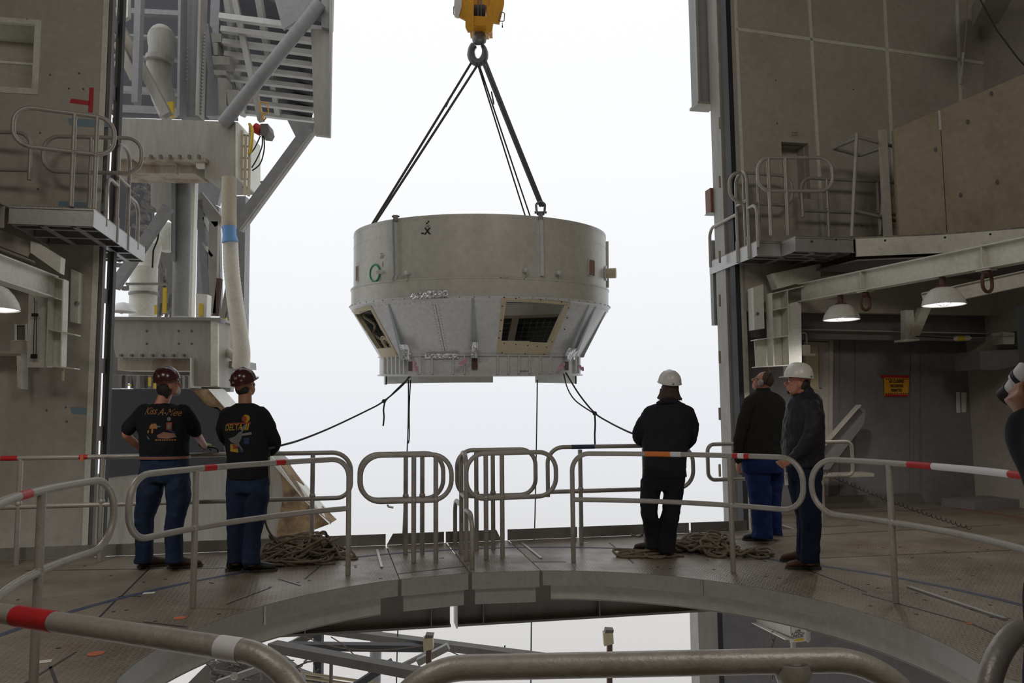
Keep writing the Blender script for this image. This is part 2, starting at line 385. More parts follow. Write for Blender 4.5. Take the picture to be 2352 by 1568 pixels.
for a, b, lab in ((i1, i2, 'left'), (i2, i3, 'right')):
    t = thing('edge_girder', 'short stacked steel girder at the deck opening, %s of the two beside the handrail gate' % lab, 'steel beam', (a + b) / 2 - NZ * .3)
    d = (b - a).normalized(); n_ = d.cross(NZ)
    if n_.y < 0: n_ = -n_
    obj('upper_plate', MB().bar(a + d * .02 - NZ * .075 - n_ * .005, b - d * .02 - NZ * .075 - n_ * .005, .02, .145), 'steel_grey', t)
    obj('lower_plate', MB().bar(a + d * .05 - NZ * .22 + n_ * .04, b - d * .05 - NZ * .22 + n_ * .04, .03, .145), 'steel_grey', t)
# outer girder under the deck edge
for (u0, u1, lab) in ((-9, uv(G(1031, 1240))[0] - .02, 'left'), (uv(G(1031, 1240))[0] + .04, 5.6, 'right')):
    t = thing('deck_girder', 'deep dark girder below the outer deck edge, %s of the narrow bright gap' % lab, 'steel beam', B((u0 + u1) / 2, VE - .1, -.88))
    obj('web', MB().bb(u0, u1, VE - .11, VE - .09, -.86, -.02), 'steel_dark', t)
    obj('bottom_flange', MB().bb(u0, u1, VE - .2, VE, -.885, -.86), 'steel_dark', t)
    uu = u0 + .3
    while uu < u1: obj('stiffener', MB().bb(uu, uu + .012, VE - .2, VE - .11, -.86, -.02), 'steel_dark', t); uu += 1.35
obj('end_plate', MB().bb(uv(G(1031, 1240))[0] + .035, uv(G(1031, 1240))[0] + .05, VE - .25, VE + .02, -.89, -.3), 'white_paint', t)
# toe plates
def toe(px0, px1, lab, slope0=0, slope1=0, v=VE):
    u0 = uv(V(px0, 1250, v))[0]; u1 = uv(V(px1, 1225, v))[0]
    mb = MB().slab([B(u0, v, .002), B(u1, v, .002), B(u1 - slope1, v, .125), B(u0 + slope0, v, .125)], NV * .006)
    tag(obj('toe_plate', mb, 'steel_grey'), lab, 'toe plate', 'toe plates along the outer deck edge')
toe(-400, 205, 'grey toe plate at the deck edge below the white left wall')
toe(206, 692, 'long grey toe plate behind the two men in black shirts')
toe(695, 886, 'grey toe plate behind the coiled rope at the far left post')
toe(888, 1020, 'grey toe plate with slanted left end behind the left handrail loops', .07, 0)
toe(1024, 1152, 'grey toe plate with slanted right end behind the narrow gate', 0, .06)
toe(1166, 1326, 'grey toe plate right of the slanted-end plate, left of a far post')
toe(1330, 1583, 'grey toe plate behind the man in the navy jacket')
toe(1588, 1716, 'short grey toe plate between navy jacket man and the door pillar')
# marks and hardware on the floor
tag(obj('floor_tape', band(-4, 186, 3.715, 3.78, .0005, .002, 90), 'blue_line'), 'dark blue tape line curving across the deck round the opening', 'tape')
def disc(c, r, mat_, name, lab, cat, z=.003, grp=None):
    return tag(obj(name, MB().lathe([(0.001, z), (r, z), (r, 0.0005)], Matrix.Translation((c.x, c.y, 0)), 20), mat_), lab, cat, grp)
disc(G(413, 1419), .045, 'orange_paint', 'paint_mark', 'round orange paint mark on the deck nearest the opening edge', 'paint mark')
disc(G(220, 1501), .05, 'orange_paint', 'paint_mark', 'larger round orange paint mark behind the near handrail at left', 'paint mark')
disc(G(2225, 1432), .02, 'orange_paint', 'paint_mark', 'small orange paint dot on the deck at the right', 'paint mark')
for px, py, lab in ((930, 1206, 'left'),):
    pass
def paper(px, py, w_, h_, lab, rot=0, m_='paper'):
    c = G(px, py); a = Vector((math.cos(rot), math.sin(rot), 0)); b = Vector((-a.y, a.x, 0))
    tag(obj('paper_label', MB().box(c + NZ * .0022, (w_, h_, .002), a, b), m_), lab, 'label')
paper(935, 1266, .07, .05, 'small pale square label on deck by left far post', YAW); paper(1100, 1256, .05, .05, 'small pale square label on deck behind the narrow gate', YAW)
paper(1014, 1281, .06, .03, 'small pale label on deck between the two left loop posts', YAW, 'steel_grey')
paper(342, 1362, .09, .06, 'torn white tape scrap on deck near the blue line', .3); paper(97, 1520, .1, .06, 'torn white scrap on deck at the foot of nearest left post', .4)
paper(1345, 1247, .06, .05, 'small pale label on deck at foot of far centre-right post', YAW)
# raised hinge strips and seams
def ridge(a, b, lab, w_=.025, h_=.012, m_='galv', name='hinge_strip'):
    p, q = G(*a), G(*b); tag(obj(name, MB().bar(p + NZ * (h_ / 2 + .0005), q + NZ * (h_ / 2 + .0005), w_, h_), m_), lab, 'deck strip')
ridge((866, 1263), (877, 1304), 'narrow raised hinge strip on deck right of the coiled rope'); ridge((1198, 1247), (1243, 1283), 'narrow raised hinge strip on deck right of the gate')
ridge((2088, 1350), (2310, 1424), 'long raised metal strip on the right deck', .04, .015)
def seam(a, b, i=[0]):
    i[0] += 1; p, q = G(*a), G(*b); return MB().bar(p + NZ * .0012, q + NZ * .0012, .018, .001)
seams = [((130, 1570), (115, 1530)), ((345, 1303), (280, 1368)), ((275, 1369), (325, 1369)), ((275, 1369), (226, 1420)), ((60, 1568), (175, 1497)), ((60, 1310), (520, 1304)),
 ((430, 1440), (330, 1428)), ((520, 1388), (620, 1350)), ((690, 1345), (640, 1330)), ((1222, 1290), (1300, 1290)), ((1400, 1246), (1455, 1293)), ((1600, 1220), (1760, 1290)),
 ((1858, 1310), (1990, 1359)), ((1980, 1363), (2230, 1432)), ((2230, 1432), (2352, 1485)), ((1870, 1282), (2352, 1262)), ((1560, 1245), (2300, 1205)), ((740, 1296), (700, 1330)), ((912, 1318), (1068, 1300))]
k = MB()
for a, b in seams: k = merge(k, seam(a, b))
tag(obj('plate_seam', k, 'black'), 'dark joints between the tread plates of the deck', 'plate seam', kind='stuff')
k = MB(); rnd = random.Random(3)
for _ in range(90):
    px, py = rnd.choice([(rnd.uniform(30, 1000), rnd.uniform(1290, 1500)), (rnd.uniform(1400, 2330), rnd.uniform(1250, 1440))]); c = G(px, py)
    if (c - RC).length < 2.6: continue
    k.lathe([(.001, .0018), (.016, .0018), (.016, .0004)], Matrix.Translation((c.x, c.y, 0)), 8)
tag(obj('bolt_hole', k, 'black'), 'small dark bolt holes scattered over the tread plates', 'bolt hole', kind='stuff')
# ------------------------------------------------------------------ walls and shell
def jp(px, py=900): return uv(V(px, py, VW))[0]
UL = -3.235; UR = uv(V(1704, 600, VW))[0]
win = [uv(V(-60, 43, VW)), uv(V(78, 213, VW))]; wz0, wz1 = uv(V(0, 200, VW))[2], uv(V(0, 52, VW))[2]; wu1 = uv(V(78, 130, VW))[0]; wu0 = wu1 - 1.0
mb = MB(); mb.bb(-9.3, wu0, VW, VW + .12, -6, 9); mb.bb(wu1, UL, VW, VW + .12, -6, 9); mb.bb(wu0, wu1, VW, VW + .12, -6, wz0); mb.bb(wu0, wu1, VW, VW + .12, wz1, 9)
struct('wall_left', mb, 'wall_paint', 'off white panelled wall left of the big door opening')
t = struct('window_1', MB().bb(wu0, wu1, VW + .5, VW + .52, wz0 - .1, wz1 + .1), 'wall_paint', 'recess behind the framed opening at upper left')
mb = MB(); fw = .07
mb.bb(wu0 - fw, wu1 + fw, VW - .012, VW, wz1, wz1 + fw); mb.bb(wu0 - fw, wu1 + fw, VW - .012, VW, wz0 - fw, wz0); mb.bb(wu1, wu1 + fw, VW - .012, VW, wz0, wz1)
mb.bb(wu1 - .01, wu1, VW, VW + .5, wz0, wz1); mb.bb(wu0, wu1, VW, VW + .5, wz1 - .01, wz1); mb.bb(wu0, wu1, VW, VW + .5, wz0, wz0 + .01); mb.bb(wu0, wu1, VW + .48, VW + .5, (wz0 + wz1) / 2 + .1, (wz0 + wz1) / 2 + .13)
struct('window_1', mb, 'white_paint', 'frame of the opening at upper left')
struct('trim_1', MB().bb(UL - .06, UL + .004, VW - .01, VW, -6, 9), 'white_paint', 'pale edge strip of the left wall')
# door frame left: dark jamb, bright slit, black seal
u = lambda px, v: uv(V(px, 800, v))[0]
struct('door_1', MB().bb(UL + .004, u(234, VW + .1), VW + .02, VW + .12, -6, 9), 'steel_dark', 'dark jamb beside the left wall')
struct('door_1', MB().bb(u(242, VW + .35), u(252, VW + .35), VW + .3, VW + .36, -6, 9), 'steel_dark', 'dark door post left of the opening')
tag(obj('door_seal', MB().bb(u(251, VW + .35), u(259, VW + .35), VW + .26, VW + .38, -6, 9), 'seal_black'), 'black rubber seal running up the left door post', 'door seal')
for n_, (y0, y1) in enumerate(((45, 75), (195, 222), (300, 330), (664, 696), (824, 856), (980, 1010))):
    z = uv(V(240, (y0 + y1) / 2, VW + .2))[2]
    tag(obj('hinge_block', MB().bb(u(230, VW + .1), u(246, VW + .3), VW + .1, VW + .3, z - .09, z + .09), 'steel_dark'), 'dark hinge block between left jamb and door post, %s from the top' % ('first', 'second', 'third', 'fourth', 'fifth', 'sixth')[n_], 'hinge', 'hinge blocks of the left door post')
# lower strip of left wall (dado)
# right wall
rw = [uv(V(1800, 340, VW)), uv(V(1858, 420, VW))]; ru0, ru1 = uv(V(1796, 380, VW))[0], uv(V(1858, 380, VW))[0]; rz0, rz1 = uv(V(1830, 455, VW))[2], uv(V(1830, 328, VW))[2]
mb = MB(); mb.bb(UR, ru0, VW, VW + .12, 2.9, 9); mb.bb(ru1, 9.6, VW, VW + .12, 2.9, 9); mb.bb(ru0, ru1, VW, VW + .12, rz1, 9); mb.bb(ru0, ru1, VW, VW + .12, 2.9, rz0)
struct('wall_right', mb, 'wall_paint', 'off white panelled wall above the right platform')
mb = MB(); mb.bb(ru0 - .05, ru1 + .05, VW - .008, VW + .0, rz1, rz1 + .08); mb.bb(ru1, ru1 + .05, VW - .008, VW, rz0, rz1); mb.bb(ru0 - .05, ru0, VW - .008, VW, rz0, rz1)
mb.bb(ru0, ru1, VW + .3, VW + .32, rz0, rz1); mb.bb(ru0, ru1, VW + .1, VW + .32, rz1, rz1 + .01); mb.bb(ru0, ru0 + .01, VW + .1, VW + .3, rz0, rz1); mb.bb(ru1 - .01, ru1, VW + .1, VW + .3, rz0, rz1); mb.bb(ru0, ru1, VW + .1, VW + .3, rz0 - .01, rz0)
struct('window_2', mb, 'wall_paint', 'small square recess in the right wall above the railings')
k = 0
for a, b in (((1858, 0), (1886, 480)), ((2031, 0), (2056, 480)), ((2197, 0), (2212, 400)), ((1690, 67), (2300, 151)), ((1688, 0), (1708, 470))):
    k += 1; p, q = V(*a, VW), V(*b, VW); d = (q - p).normalized()
    mb = MB(); X = d; Y = NV; Z = X.cross(Y); mb.box((p + q) / 2 - NV * .006, ((q - p).length + (.0 if k == 4 else 1), .012, .05), X, Y, Z)
    struct('trim_%d' % (k + 1), mb, 'white_paint', 'flat joint strip on the right wall panels')
VG = 11.0
UC = uv(V(2300, 151, VW))[0]
struct('wall_right', MB().bb(9.6, 9.72, -3.5, VG + .1, -6, 9), 'wall_paint', 'side wall on the right')
struct('wall_left', MB().bb(-9.42, -9.3, -3.5, VW + .1, -6, 9), 'wall_paint', 'side wall on the left')
struct('wall_back', MB().bb(-9.4, 9.7, -3.6, -3.5, -6, 9), 'wall_paint', 'wall behind the camera')
struct('ceiling', MB().bb(-9.4, 9.7, -3.6, VW + .1, 8.9, 9.0), 'wall_grey', 'ceiling of the tower room')
# lower storey below the right deck: wall with sign
VL = 11.15
LU = uv(V(1660, 1450, VL))[0]
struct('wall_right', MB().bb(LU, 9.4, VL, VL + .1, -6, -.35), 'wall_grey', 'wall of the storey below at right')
struct('door_2', MB().bb(uv(V(1649, 1450, VL))[0], uv(V(1658, 1450, VL))[0], VL - .02, VL + .08, -6, -.35), 'seal_black', 'black seal of the lower door')
struct('door_2', MB().bb(uv(V(1604, 1450, VL))[0], uv(V(1649, 1450, VL))[0], VL + .0, VL + .3, -6, -.35), 'weathered', 'pale door post of the storey below')
# ground storey wall behind right deck (grey, under the platform)
VG = 11.0
gu0 = uv(V(1716, 1000, VW))[0]
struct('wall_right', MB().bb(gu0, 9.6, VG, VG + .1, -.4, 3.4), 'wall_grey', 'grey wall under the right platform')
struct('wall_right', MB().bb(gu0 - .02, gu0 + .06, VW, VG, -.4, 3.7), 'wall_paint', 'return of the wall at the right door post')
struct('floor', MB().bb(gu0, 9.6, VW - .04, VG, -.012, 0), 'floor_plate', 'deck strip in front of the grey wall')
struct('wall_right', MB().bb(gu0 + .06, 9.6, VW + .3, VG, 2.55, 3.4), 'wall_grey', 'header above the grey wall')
struct('baseboard_right', MB().bb(uv(G(1960, 1190))[0], uv(G(2200, 1170))[0], VG - .08, VG - .01, 0, .16), 'steel_dark', 'dark base strip of the grey wall')
# right door pillar and seal
def pil(px0, px1, v0, v1, y0, y1, m_, name, lab, kind='s'):
    a, b = uv(V(px0, (y0 + y1) / 2, v0)), uv(V(px1, (y0 + y1) / 2, v0)); z1, z0 = uv(V((px0 + px1) / 2, y0, v0))[2], uv(V((px0 + px1) / 2, y1, v0))[2]
    mb = MB().bb(a[0], b[0], v0, v1, z0, z1)
    return struct(name, mb, m_, lab) if kind == 's' else (mb, z0, z1)
us0, us1 = uv(V(1686, 600, VW + .02))[0], UR - .005
struct('door_3', MB().bb(uv(V(1655, 600, VW + .45))[0], uv(V(1689, 600, VW + .45))[0], VW + .3, VW + .62, -.3, 9), 'weathered', 'pale steel door leaf edge at right of the opening')
tag(obj('door_seal', MB().bb(us0, us1 - .03, VW + .0, VW + .16, -.2, 9), 'seal_black'), 'black rubber seal down the right side of the opening', 'door seal')
struct('door_3', MB().bb(us1 - .035, UR, VW - .01, VW + .2, -.3, 9), 'wall_paint', 'pale edge of the right wall at the opening')
mb, z0, z1 = pil(1594, 1640, VW + .75, VW + .95, -200, 237, 'weathered', '', '', 'm')
g = thing('door_rail_box', 'grey vertical steel box outside the door, hanging at top right of the opening', 'steel box', B(*uv(V(1615, 237, VW + .8))))
obj('box', mb, 'tower_grey', g)
a = uv(V(1600, 237, VW + .75)); b = uv(V(1643, 237, VW + .75)); obj('end_cap', MB().bb(a[0] - .01, b[0], VW + .68, VW + 1, z0 - .04, z0), 'weathered', g); obj('flange', MB().bb(a[0], a[0] + .04, VW + .68, VW + .75, z0, z1), 'weathered', g)
mb, z0, z1 = pil(1638, 1660, VW + .7, VW + .8, 552, 746, '', '', '', 'm')
tag(obj('door_guide', mb, 'tower_grey'), 'narrow grey steel guide channel outside the right door leaf', 'channel')
mb, z0, z1 = pil(1632, 1652, VW + .62, VW + .8, 432, 486, '', '', '', 'm')
g = thing('junction_box', 'small rusty box fixed outside the right door leaf beside railing', 'box', B(*uv(V(1640, 486, VW + .65))))
obj('body', mb, 'brown', g); a = uv(V(1628, 490, VW + .65)); obj('shelf', MB().bb(a[0], a[0] + .15, VW + .6, VW + .8, z0 - .02, z0 - .01), 'steel_grey', g)
for n_, y in enumerate((30, 155, 283, 418, 590, 690, 820, 950, 1080)):
    a = uv(V(1652, y, VW + .3)); tag(obj('hinge_plate', MB().bb(a[0] - .012, a[0] + .022, VW + .288, VW + .3, a[2] - .09, a[2] + .09), 'rust'), 'small rusty hinge plate on the pale right door leaf, %s from the top' % ('first', 'second', 'third', 'fourth', 'fifth', 'sixth', 'seventh', 'eighth', 'ninth')[n_], 'hinge plate', 'hinge plates on the right door leaf')
# ------------------------------------------------------------------ handrails
TR = .024
def loop2(s0, s1, zt, zm, rc=.2):
    return fillet([Vector((s0, 0, zm)), Vector((s0, 0, zt)), Vector((s1, 0, zt)), Vector((s1, 0, zm))], rc, 8, closed=True)
def openp(pts, rc): return fillet([Vector((a, 0, b)) for a, b in pts], rc, 8)
def rail(lab, mp, loops=(), opens=(), posts=(), tapes=(), grp=None, z0=0.0, r=TR, name='handrail', m_='tube_grey', ptop=None):
    ref = posts[0] if posts else (loops[0][0] if loops else opens[0][0][0][0])
    base = mp(ref); t = thing(name, lab, 'handrail', (base.x, base.y, z0), grp)
    def m3(path, closed):
        path = dens(path, .12, closed); return [Vector((mp(p.x).x, mp(p.x).y, z0 + p.z)) for p in path]
    for L in loops: obj('rail_loop', MB().tube(m3(loop2(*L), True), r, 14, closed=True), m_, t, 60)
    for (pts, rc) in opens: obj('rail_tube', MB().tube(m3(openp(pts, rc), False), r, 14), m_, t, 60)
    for i, s_ in enumerate(posts):
        q = mp(s_); top = (ptop[i] if ptop else 1.055)
        pst = obj('post', MB().tube([Vector((q.x, q.y, z0 + .001)), Vector((q.x, q.y, z0 + top - .004))], r * 1.02, 14), m_, t, 60)
        obj('weld_collar', MB().lathe([(r * 1.05, 0), (r * 1.35, .012), (r * 1.35, .03), (r * 1.05, .045)], Matrix.Translation((q.x, q.y, z0 + .585)), 14), m_, pst, True)
    for (a, b, z_, m2) in tapes:
        pts = [Vector((mp(a + (b - a) * i / 6).x, mp(a + (b - a) * i / 6).y, z0 + z_)) for i in range(7)]
        obj('tape_band', MB().tube(pts, r + .0012, 16), m2, t, 60)
    return t
RR = 2.94
def ringmap(s_): a = R(s_ / RR * 57.29578); return RC + Vector((-math.cos(a), math.sin(a), 0)) * RR    # s measured from the leftmost point, clockwise seen from above
def rs(px, r=RR): return R(180 - onarc(px, r)) * RR
ZT, ZM = 1.06, .605
L0 = rail('grey tube handrail at far left edge with one red band, ends in a rounded loop', ringmap, loops=[(-1.65, rs(270), ZT, ZM, .22)], posts=[rs(105)], tapes=[(rs(52), rs(76), ZT, 'red')])
sA, sB = rs(304), rs(803)
L1 = rail('curved handrail in front of the two men in black shirts, with two red bands', ringmap,
  opens=[([(sB, 0.001), (sB, ZT), (sA, ZT), (sA, ZM), (sB, ZM)], [0, .17, .2, .2, 0])], posts=[rs(455)], tapes=[(rs(470), rs(498), ZT, 'red'), (rs(634), rs(656), ZT, 'red')])
sC, sD = rs(1312), rs(1838)
R1 = rail('curved handrail in front of the navy jacket man, with orange and red white bands', ringmap,
  opens=[([(sC, 0.001), (sC, ZT), (sD, ZT), (sD, ZM), (sC, ZM)], [0, .17, .2, .2, 0])], posts=[rs(1672)],
  tapes=[(rs(1480), rs(1538), ZT, 'orange'), (rs(1538), rs(1562), ZT, 'white_tape'), (rs(1680), rs(1692), ZT, 'red'), (rs(1692), rs(1706), ZT, 'white_tape'), (rs(1706), rs(1718), ZT, 'red')])
R2 = rail('handrail at right starting in a loop beside the brown boots, with red and white bands', ringmap, loops=[(rs(1857), rs(1857) + 4.4, ZT, ZM, .22)], posts=[rs(2035)],
  tapes=[(rs(2080), rs(2136), ZT, 'red'), (rs(2136), rs(2310), ZT, 'white_tape'), (rs(2312), rs(2400), ZT, 'red')])
# straight rails between pixel columns, foot points on the deck
def linmap(p, q):
    d = (q - p).normalized(); return (lambda s_: p + d * s_)
def sat(mp, px):   # parameter s where the straight rail crosses image column px
    o = mp(0); d = mp(1) - mp(0); best = None; lo, hi = -12.0, 14.0
    def col(s_):
        q = CM.inverted() @ Vector((mp(s_).x, mp(s_).y, .8)); return q.x / max(-q.z, .05) * FPX + 1176
    for _ in range(60):
        m = (lo + hi) / 2
        if col(m) < px: lo = m
        else: hi = m
    return (lo + hi) / 2
mO = linmap(B(-3.6, 8.87), B(-2.6, 8.87)); vO = 8.87
mo = lambda v: linmap(B(0, v), B(1, v))
m = mo(8.72)
rail('long outer handrail at left with one red band, two men stand before it', m, opens=[([(sat(m, -300), ZT), (sat(m, 806), ZT), (sat(m, 806), ZM - .03), (sat(m, -300), ZM - .03)], [0, .2, .15, 0])], posts=[sat(m, 45), sat(m, 235), sat(m, 718)],
  tapes=[(sat(m, 0), sat(m, 38), ZT, 'red'), (sat(m, 180), sat(m, 200), ZT, 'red')])
m = mo(8.42)
rail('outermost handrail loop left of the narrow gate, far one of the left pair', m, loops=[(sat(m, 826), sat(m, 1018), ZT - .01, ZM - .03, .19)], posts=[sat(m, 932), sat(m, 970)])
m = linmap(G(950, 1292), G(1001, 1290))
rail('near handrail loop left of the narrow gate with a small clip below it', m, loops=[(sat(m, 828), sat(m, 1037), ZT, ZM, .2)], posts=[0, (G(1001, 1290) - G(950, 1292)).length])
c = m(sat(m, 897)); tag(obj('spring_clip', MB().tube([c + Vector((-.03, 0, ZM - .03)), c + Vector((-.02, 0, ZM - .05)), c + Vector((.03, 0, ZM - .06))], .01, 8), 'galv'), 'small metal clip under the lower rail of the left loop', 'clip')
m = mo(8.5)
rail('far handrail loop just right of the narrow gate', m, loops=[(sat(m, 1050), sat(m, 1230), ZT + .01, ZM - .03, .17)], posts=[sat(m, 1094), sat(m, 1132)])
m = linmap(G(1112, 1284), G(1157, 1281))
rail('near handrail loop just right of the narrow gate, its posts leaning slightly', m, loops=[(sat(m, 1071), sat(m, 1277), ZT, ZM, .19)], posts=[sat(m, 1116), sat(m, 1153)])
m = mo(8.62)
rail('outer handrail behind the navy jacket man with thin blue strip on top', m, opens=[([(sat(m, 1258), .53), (sat(m, 1258), ZT + .02), (sat(m, 1592), ZT + .02), (sat(m, 1592), ZM - .02), (sat(m, 1258), ZM - .02)], [0, .18, .2, .2, 0])], posts=[sat(m, 1333), sat(m, 1480)],
  tapes=[(sat(m, 1313), sat(m, 1366), ZT + .02, 'blue_line')])
a_, b_ = G(1722, 1216), G(1885, 1208)
m = linmap(a_, b_)
rail('outer handrail with tight corners behind the two men at right', m, loops=[(sat(m, 1626), sat(m, 1958), ZT, ZM + .02, .09)], posts=[sat(m, 1722), sat(m, 1886)])
m = mo(8.3)
# narrow gates seen end-on
def gate(u, z0, vl0, vp0, vp1, vl1, lab, drop=0.0, zh=.5):
    t = thing('gate_rail', lab, 'handrail', B(u, vp0, z0 - drop)); P = lambda v, z: B(u, v, z0 + z)
    obj('tall_hoop', MB().tube(fillet([P(vp0, -drop + .001), P(vp0, 1.06), P(vp1, 1.06), P(vp1, -drop + .001)], .17, 10), TR, 14), 'tube_grey', t, 60)
    obj('cross_bar', MB().tube([P(vp0, .62), P(vp1, .62)], TR * .9, 12), 'tube_grey', t, 60)
    for a, b in ((vl0, vp0), (vl1, vp1)): obj('side_hoop', MB().tube(fillet([P(a, -drop * .5 + .001), P(a, zh), P(b, zh)], .16, 10), TR, 14), 'tube_grey', t, 60)
    for v in (vp0, vp1): obj('socket', MB().tube([P(v, -drop + .001), P(v, .1)], TR * 1.35, 12), 'tube_grey', t, 60)
    return t
gate(1.03, 0, 7.53, 7.94, 8.35, 8.93, 'narrow double hoop gate at the centre of the deck, seen end-on')
# foreground rails, close to the camera
def near_rail(lab, pts, rad, posts=(), tapes=(), r=.021):
    P3 = [G(px, py, z) for px, py, z in pts]; t = thing('handrail', lab, 'handrail', (P3[0].x, P3[0].y, 0))
    path = dens(fillet(P3, rad, 14), .1); obj('rail_tube', MB().tube(path, r, 28), 'tube_grey', t, 60)
    for (px, py, z) in posts:
        q = G(px, py, z); ps = obj('post', MB().tube([Vector((q.x, q.y, .001)), Vector((q.x, q.y, z))], r * .95, 24), 'tube_grey', t, 60)
        obj('weld_collar', MB().lathe([(r * .97, -.04), (r * 1.25, -.032), (r * 1.45, -.015), (r * 1.3, .0)], Matrix.Translation((q.x, q.y, z - .005)), 24), 'tube_grey', ps, True)
    for (a, b, m2) in tapes:
        qa, qb = G(*a, 1.05), G(*b, 1.05); obj('tape_band', MB().tube([qa.lerp(qb, i / 4) for i in range(5)], r + .0009, 28), m2, t, 60)
    return t
NZR = 1.05
def npt(px, py): return (px, py, NZR)
a = G(560, 1497, NZR); d_ = (G(560, 1497, NZR) - G(0, 1407, NZR)).normalized()
def G3(p): return (p,)
def near_path(lab, P3, rad, tapes=(), posts=(), r=.021):
    t = thing('handrail', lab, 'handrail', (P3[0].x, P3[0].y, 0))
    obj('rail_tube', MB().tube(dens(fillet(P3, rad, 16), .06), r, 30), 'tube_grey', t, 60)
    for q in posts:
        ps = obj('post', MB().tube([Vector((q.x, q.y, .001)), q], r * .95, 24), 'tube_grey', t, 60)
        obj('weld_collar', MB().lathe([(r * .97, -.045), (r * 1.25, -.036), (r * 1.5, -.018), (r * 1.3, .0)], Matrix.Translation((q.x, q.y, q.z)), 24), 'tube_grey', ps, True)
    for (qa, qb, m2) in tapes: obj('tape_band', MB().tube([qa.lerp(qb, i / 4) for i in range(5)], r + .0009, 30), m2, t, 60)
    return t
nl0, nl1 = G(0, 1408, NZR), G(520, 1488, NZR); dl = (nl1 - nl0).normalized()
def onl(px): return nl0 + dl * ((G(px, 1408 + px * .154, NZR) - nl0).dot(dl))
e1 = nl1 + dl * .21
near_path('thick close handrail at bottom left with a wide red band', [nl0 - dl * 1.5, e1, Vector((e1.x, e1.y, .6)), Vector((nl0.x, nl0.y, .6)) - dl * 1.5], [0, .17, .17, 0],
  tapes=[(onl(38), onl(124), 'red'), (onl(506), onl(556), 'white_tape')], posts=[nl0 - dl * .6])
c0, c1 = G(1050, 1533, NZR), G(1886, 1516, NZR); dc = (c1 - c0).normalized(); ca, cb = c0 - dc * .125, c1 + dc * .185; zb = .6
near_path('thick close handrail across the bottom centre, weld knob under it', [ca + NZ * (zb - NZR), ca, cb, cb + NZ * (zb - NZR)], [0, .14, .17, 0], posts=[G(1820, 1519, NZR)])
r0, r1 = G(2330, 1452, NZR), G(2500, 1405, NZR); dr = (r1 - r0).normalized(); ra = r0 - dr * .115
near_path('thick close handrail curving up at bottom right corner', [Vector((ra.x, ra.y, .4)), ra, r1 + dr * .8], [0, .15, 0], posts=[r1 + dr * .5])
# ------------------------------------------------------------------ decks above
def wing(u0, u1, v0, v1, zt, lab, d=.21, nj=5, t=None):
    t = t or thing('folding_platform', lab, 'platform', B((u0 + u1) / 2, v0, zt - d))
    obj('deck_plate', MB().bb(u0, u1, v0, v1, zt - .015, zt), 'floor_plate', t)
    for nm, a in (('front_channel', (u0, u1, v0, v0 + .012)), ('rear_channel', (u0, u1, v1 - .012, v1)), ('side_channel', (u0, u0 + .012, v0 + .012, v1 - .012)), ('side_channel', (u1 - .012, u1, v0 + .012, v1 - .012))):
        k = MB().bb(*a, zt - d, zt - .015)
        if 'front' in nm: k.bb(u0, u1, v0 - .02, v0 + .06, zt - d, zt - d + .012); k.bb(u0, u1, v0 - .015, v0, zt - .03, zt - .015)
        obj(nm, k, 'galv', t)
    for i in range(nj):
        v = v0 + (v1 - v0) * (i + .6) / nj; obj('joist', MB().ibeam(B(u0 + .02, v, zt - d / 2 - .01), B(u1 - .02, v, zt - d / 2 - .01), .06, d - .03, .01), 'galv', t)
    for uu in (u0 + (u1 - u0) * .33, u0 + (u1 - u0) * .72): obj('cross_joist', MB().bb(uu, uu + .06, v0 + .02, v1 - .02, zt - d, zt - d + .012), 'galv', t)
    return t
lu0, lu1 = uv(G(20, 470, ZD))[0], uv(G(216, 478, ZD))[0]; lv = uv(G(216, 478, ZD))[1]
wing(lu0, lu1, lv, 11.25, ZD, 'grey folding platform at upper left, open joists below, railings on top')
ru = uv(G(1826, 541, ZD))[0]; rv = uv(G(1826, 541, ZD))[1]; ru2 = uv(G(1962, 545, ZD))[0]
tR = wing(5.23, ru2, 9.62, 11.1, ZD, 'grey folding platform at upper right jutting out through the door', nj=4)
wing(ru, ru2, rv, 9.61, ZD, '', nj=1, t=tR)
# fixed upper decks
t = thing('upper_deck', 'fixed upper deck at left behind the folding platform', 'deck', B(-7, 9, ZD - .3))
obj('deck_plate', MB().bb(-9.2, lu0 - .03, 8.2, VW - .02, ZD - .02, ZD), 'floor_plate', t); obj('front_beam', MB().bb(-9.2, lu0 - .03, lv - .04, lv - .02, ZD - .26, ZD), 'wall_paint', t)
a1, a2 = G(1966, 545, ZD), G(2352, 521, ZD); am = (a1 + a2) / 2; am += (am - RC).normalized() * .0
t = thing('upper_deck', 'fixed upper deck at right with curved beige edge beam', 'deck', a1 - NZ * .3)
mid = G(2160, 536, ZD); dR = (a2 - mid); ext = [a2 + dR * .5 + Vector((0, -.12, 0)), a2 + dR * 1.2 + Vector((0, -.45, 0))]
edge = [a1, mid, a2] + ext; pts = []
for i in range(len(edge) - 1):
    for k in range(6): pts.append(edge[i].lerp(edge[i + 1], k / 6))
pts.append(edge[-1]); mb = MB(); vs = []; fs = []
for i, p in enumerate(pts):
    q = p + NV * .02; vs += [p, q, q - NZ * .26, p - NZ * .26]
for i in range(len(pts) - 1):
    k = i * 4
    for j in range(4): l = (j + 1) % 4; fs.append((k + j, k + 4 + j, k + 4 + l, k + l))
fs += [(0, 1, 2, 3), tuple((len(pts) - 1) * 4 + j for j in (3, 2, 1, 0))]; mb.add(vs, fs); obj('edge_beam', mb, 'white_paint', t, 50)
obj('deck_plate', MB().slab([p - NZ * .0 for p in pts] + [B(9.58, VW - .03, ZD), B(ru2 + .03, VW - .03, ZD)], NZ * -.02), 'floor_plate', t)
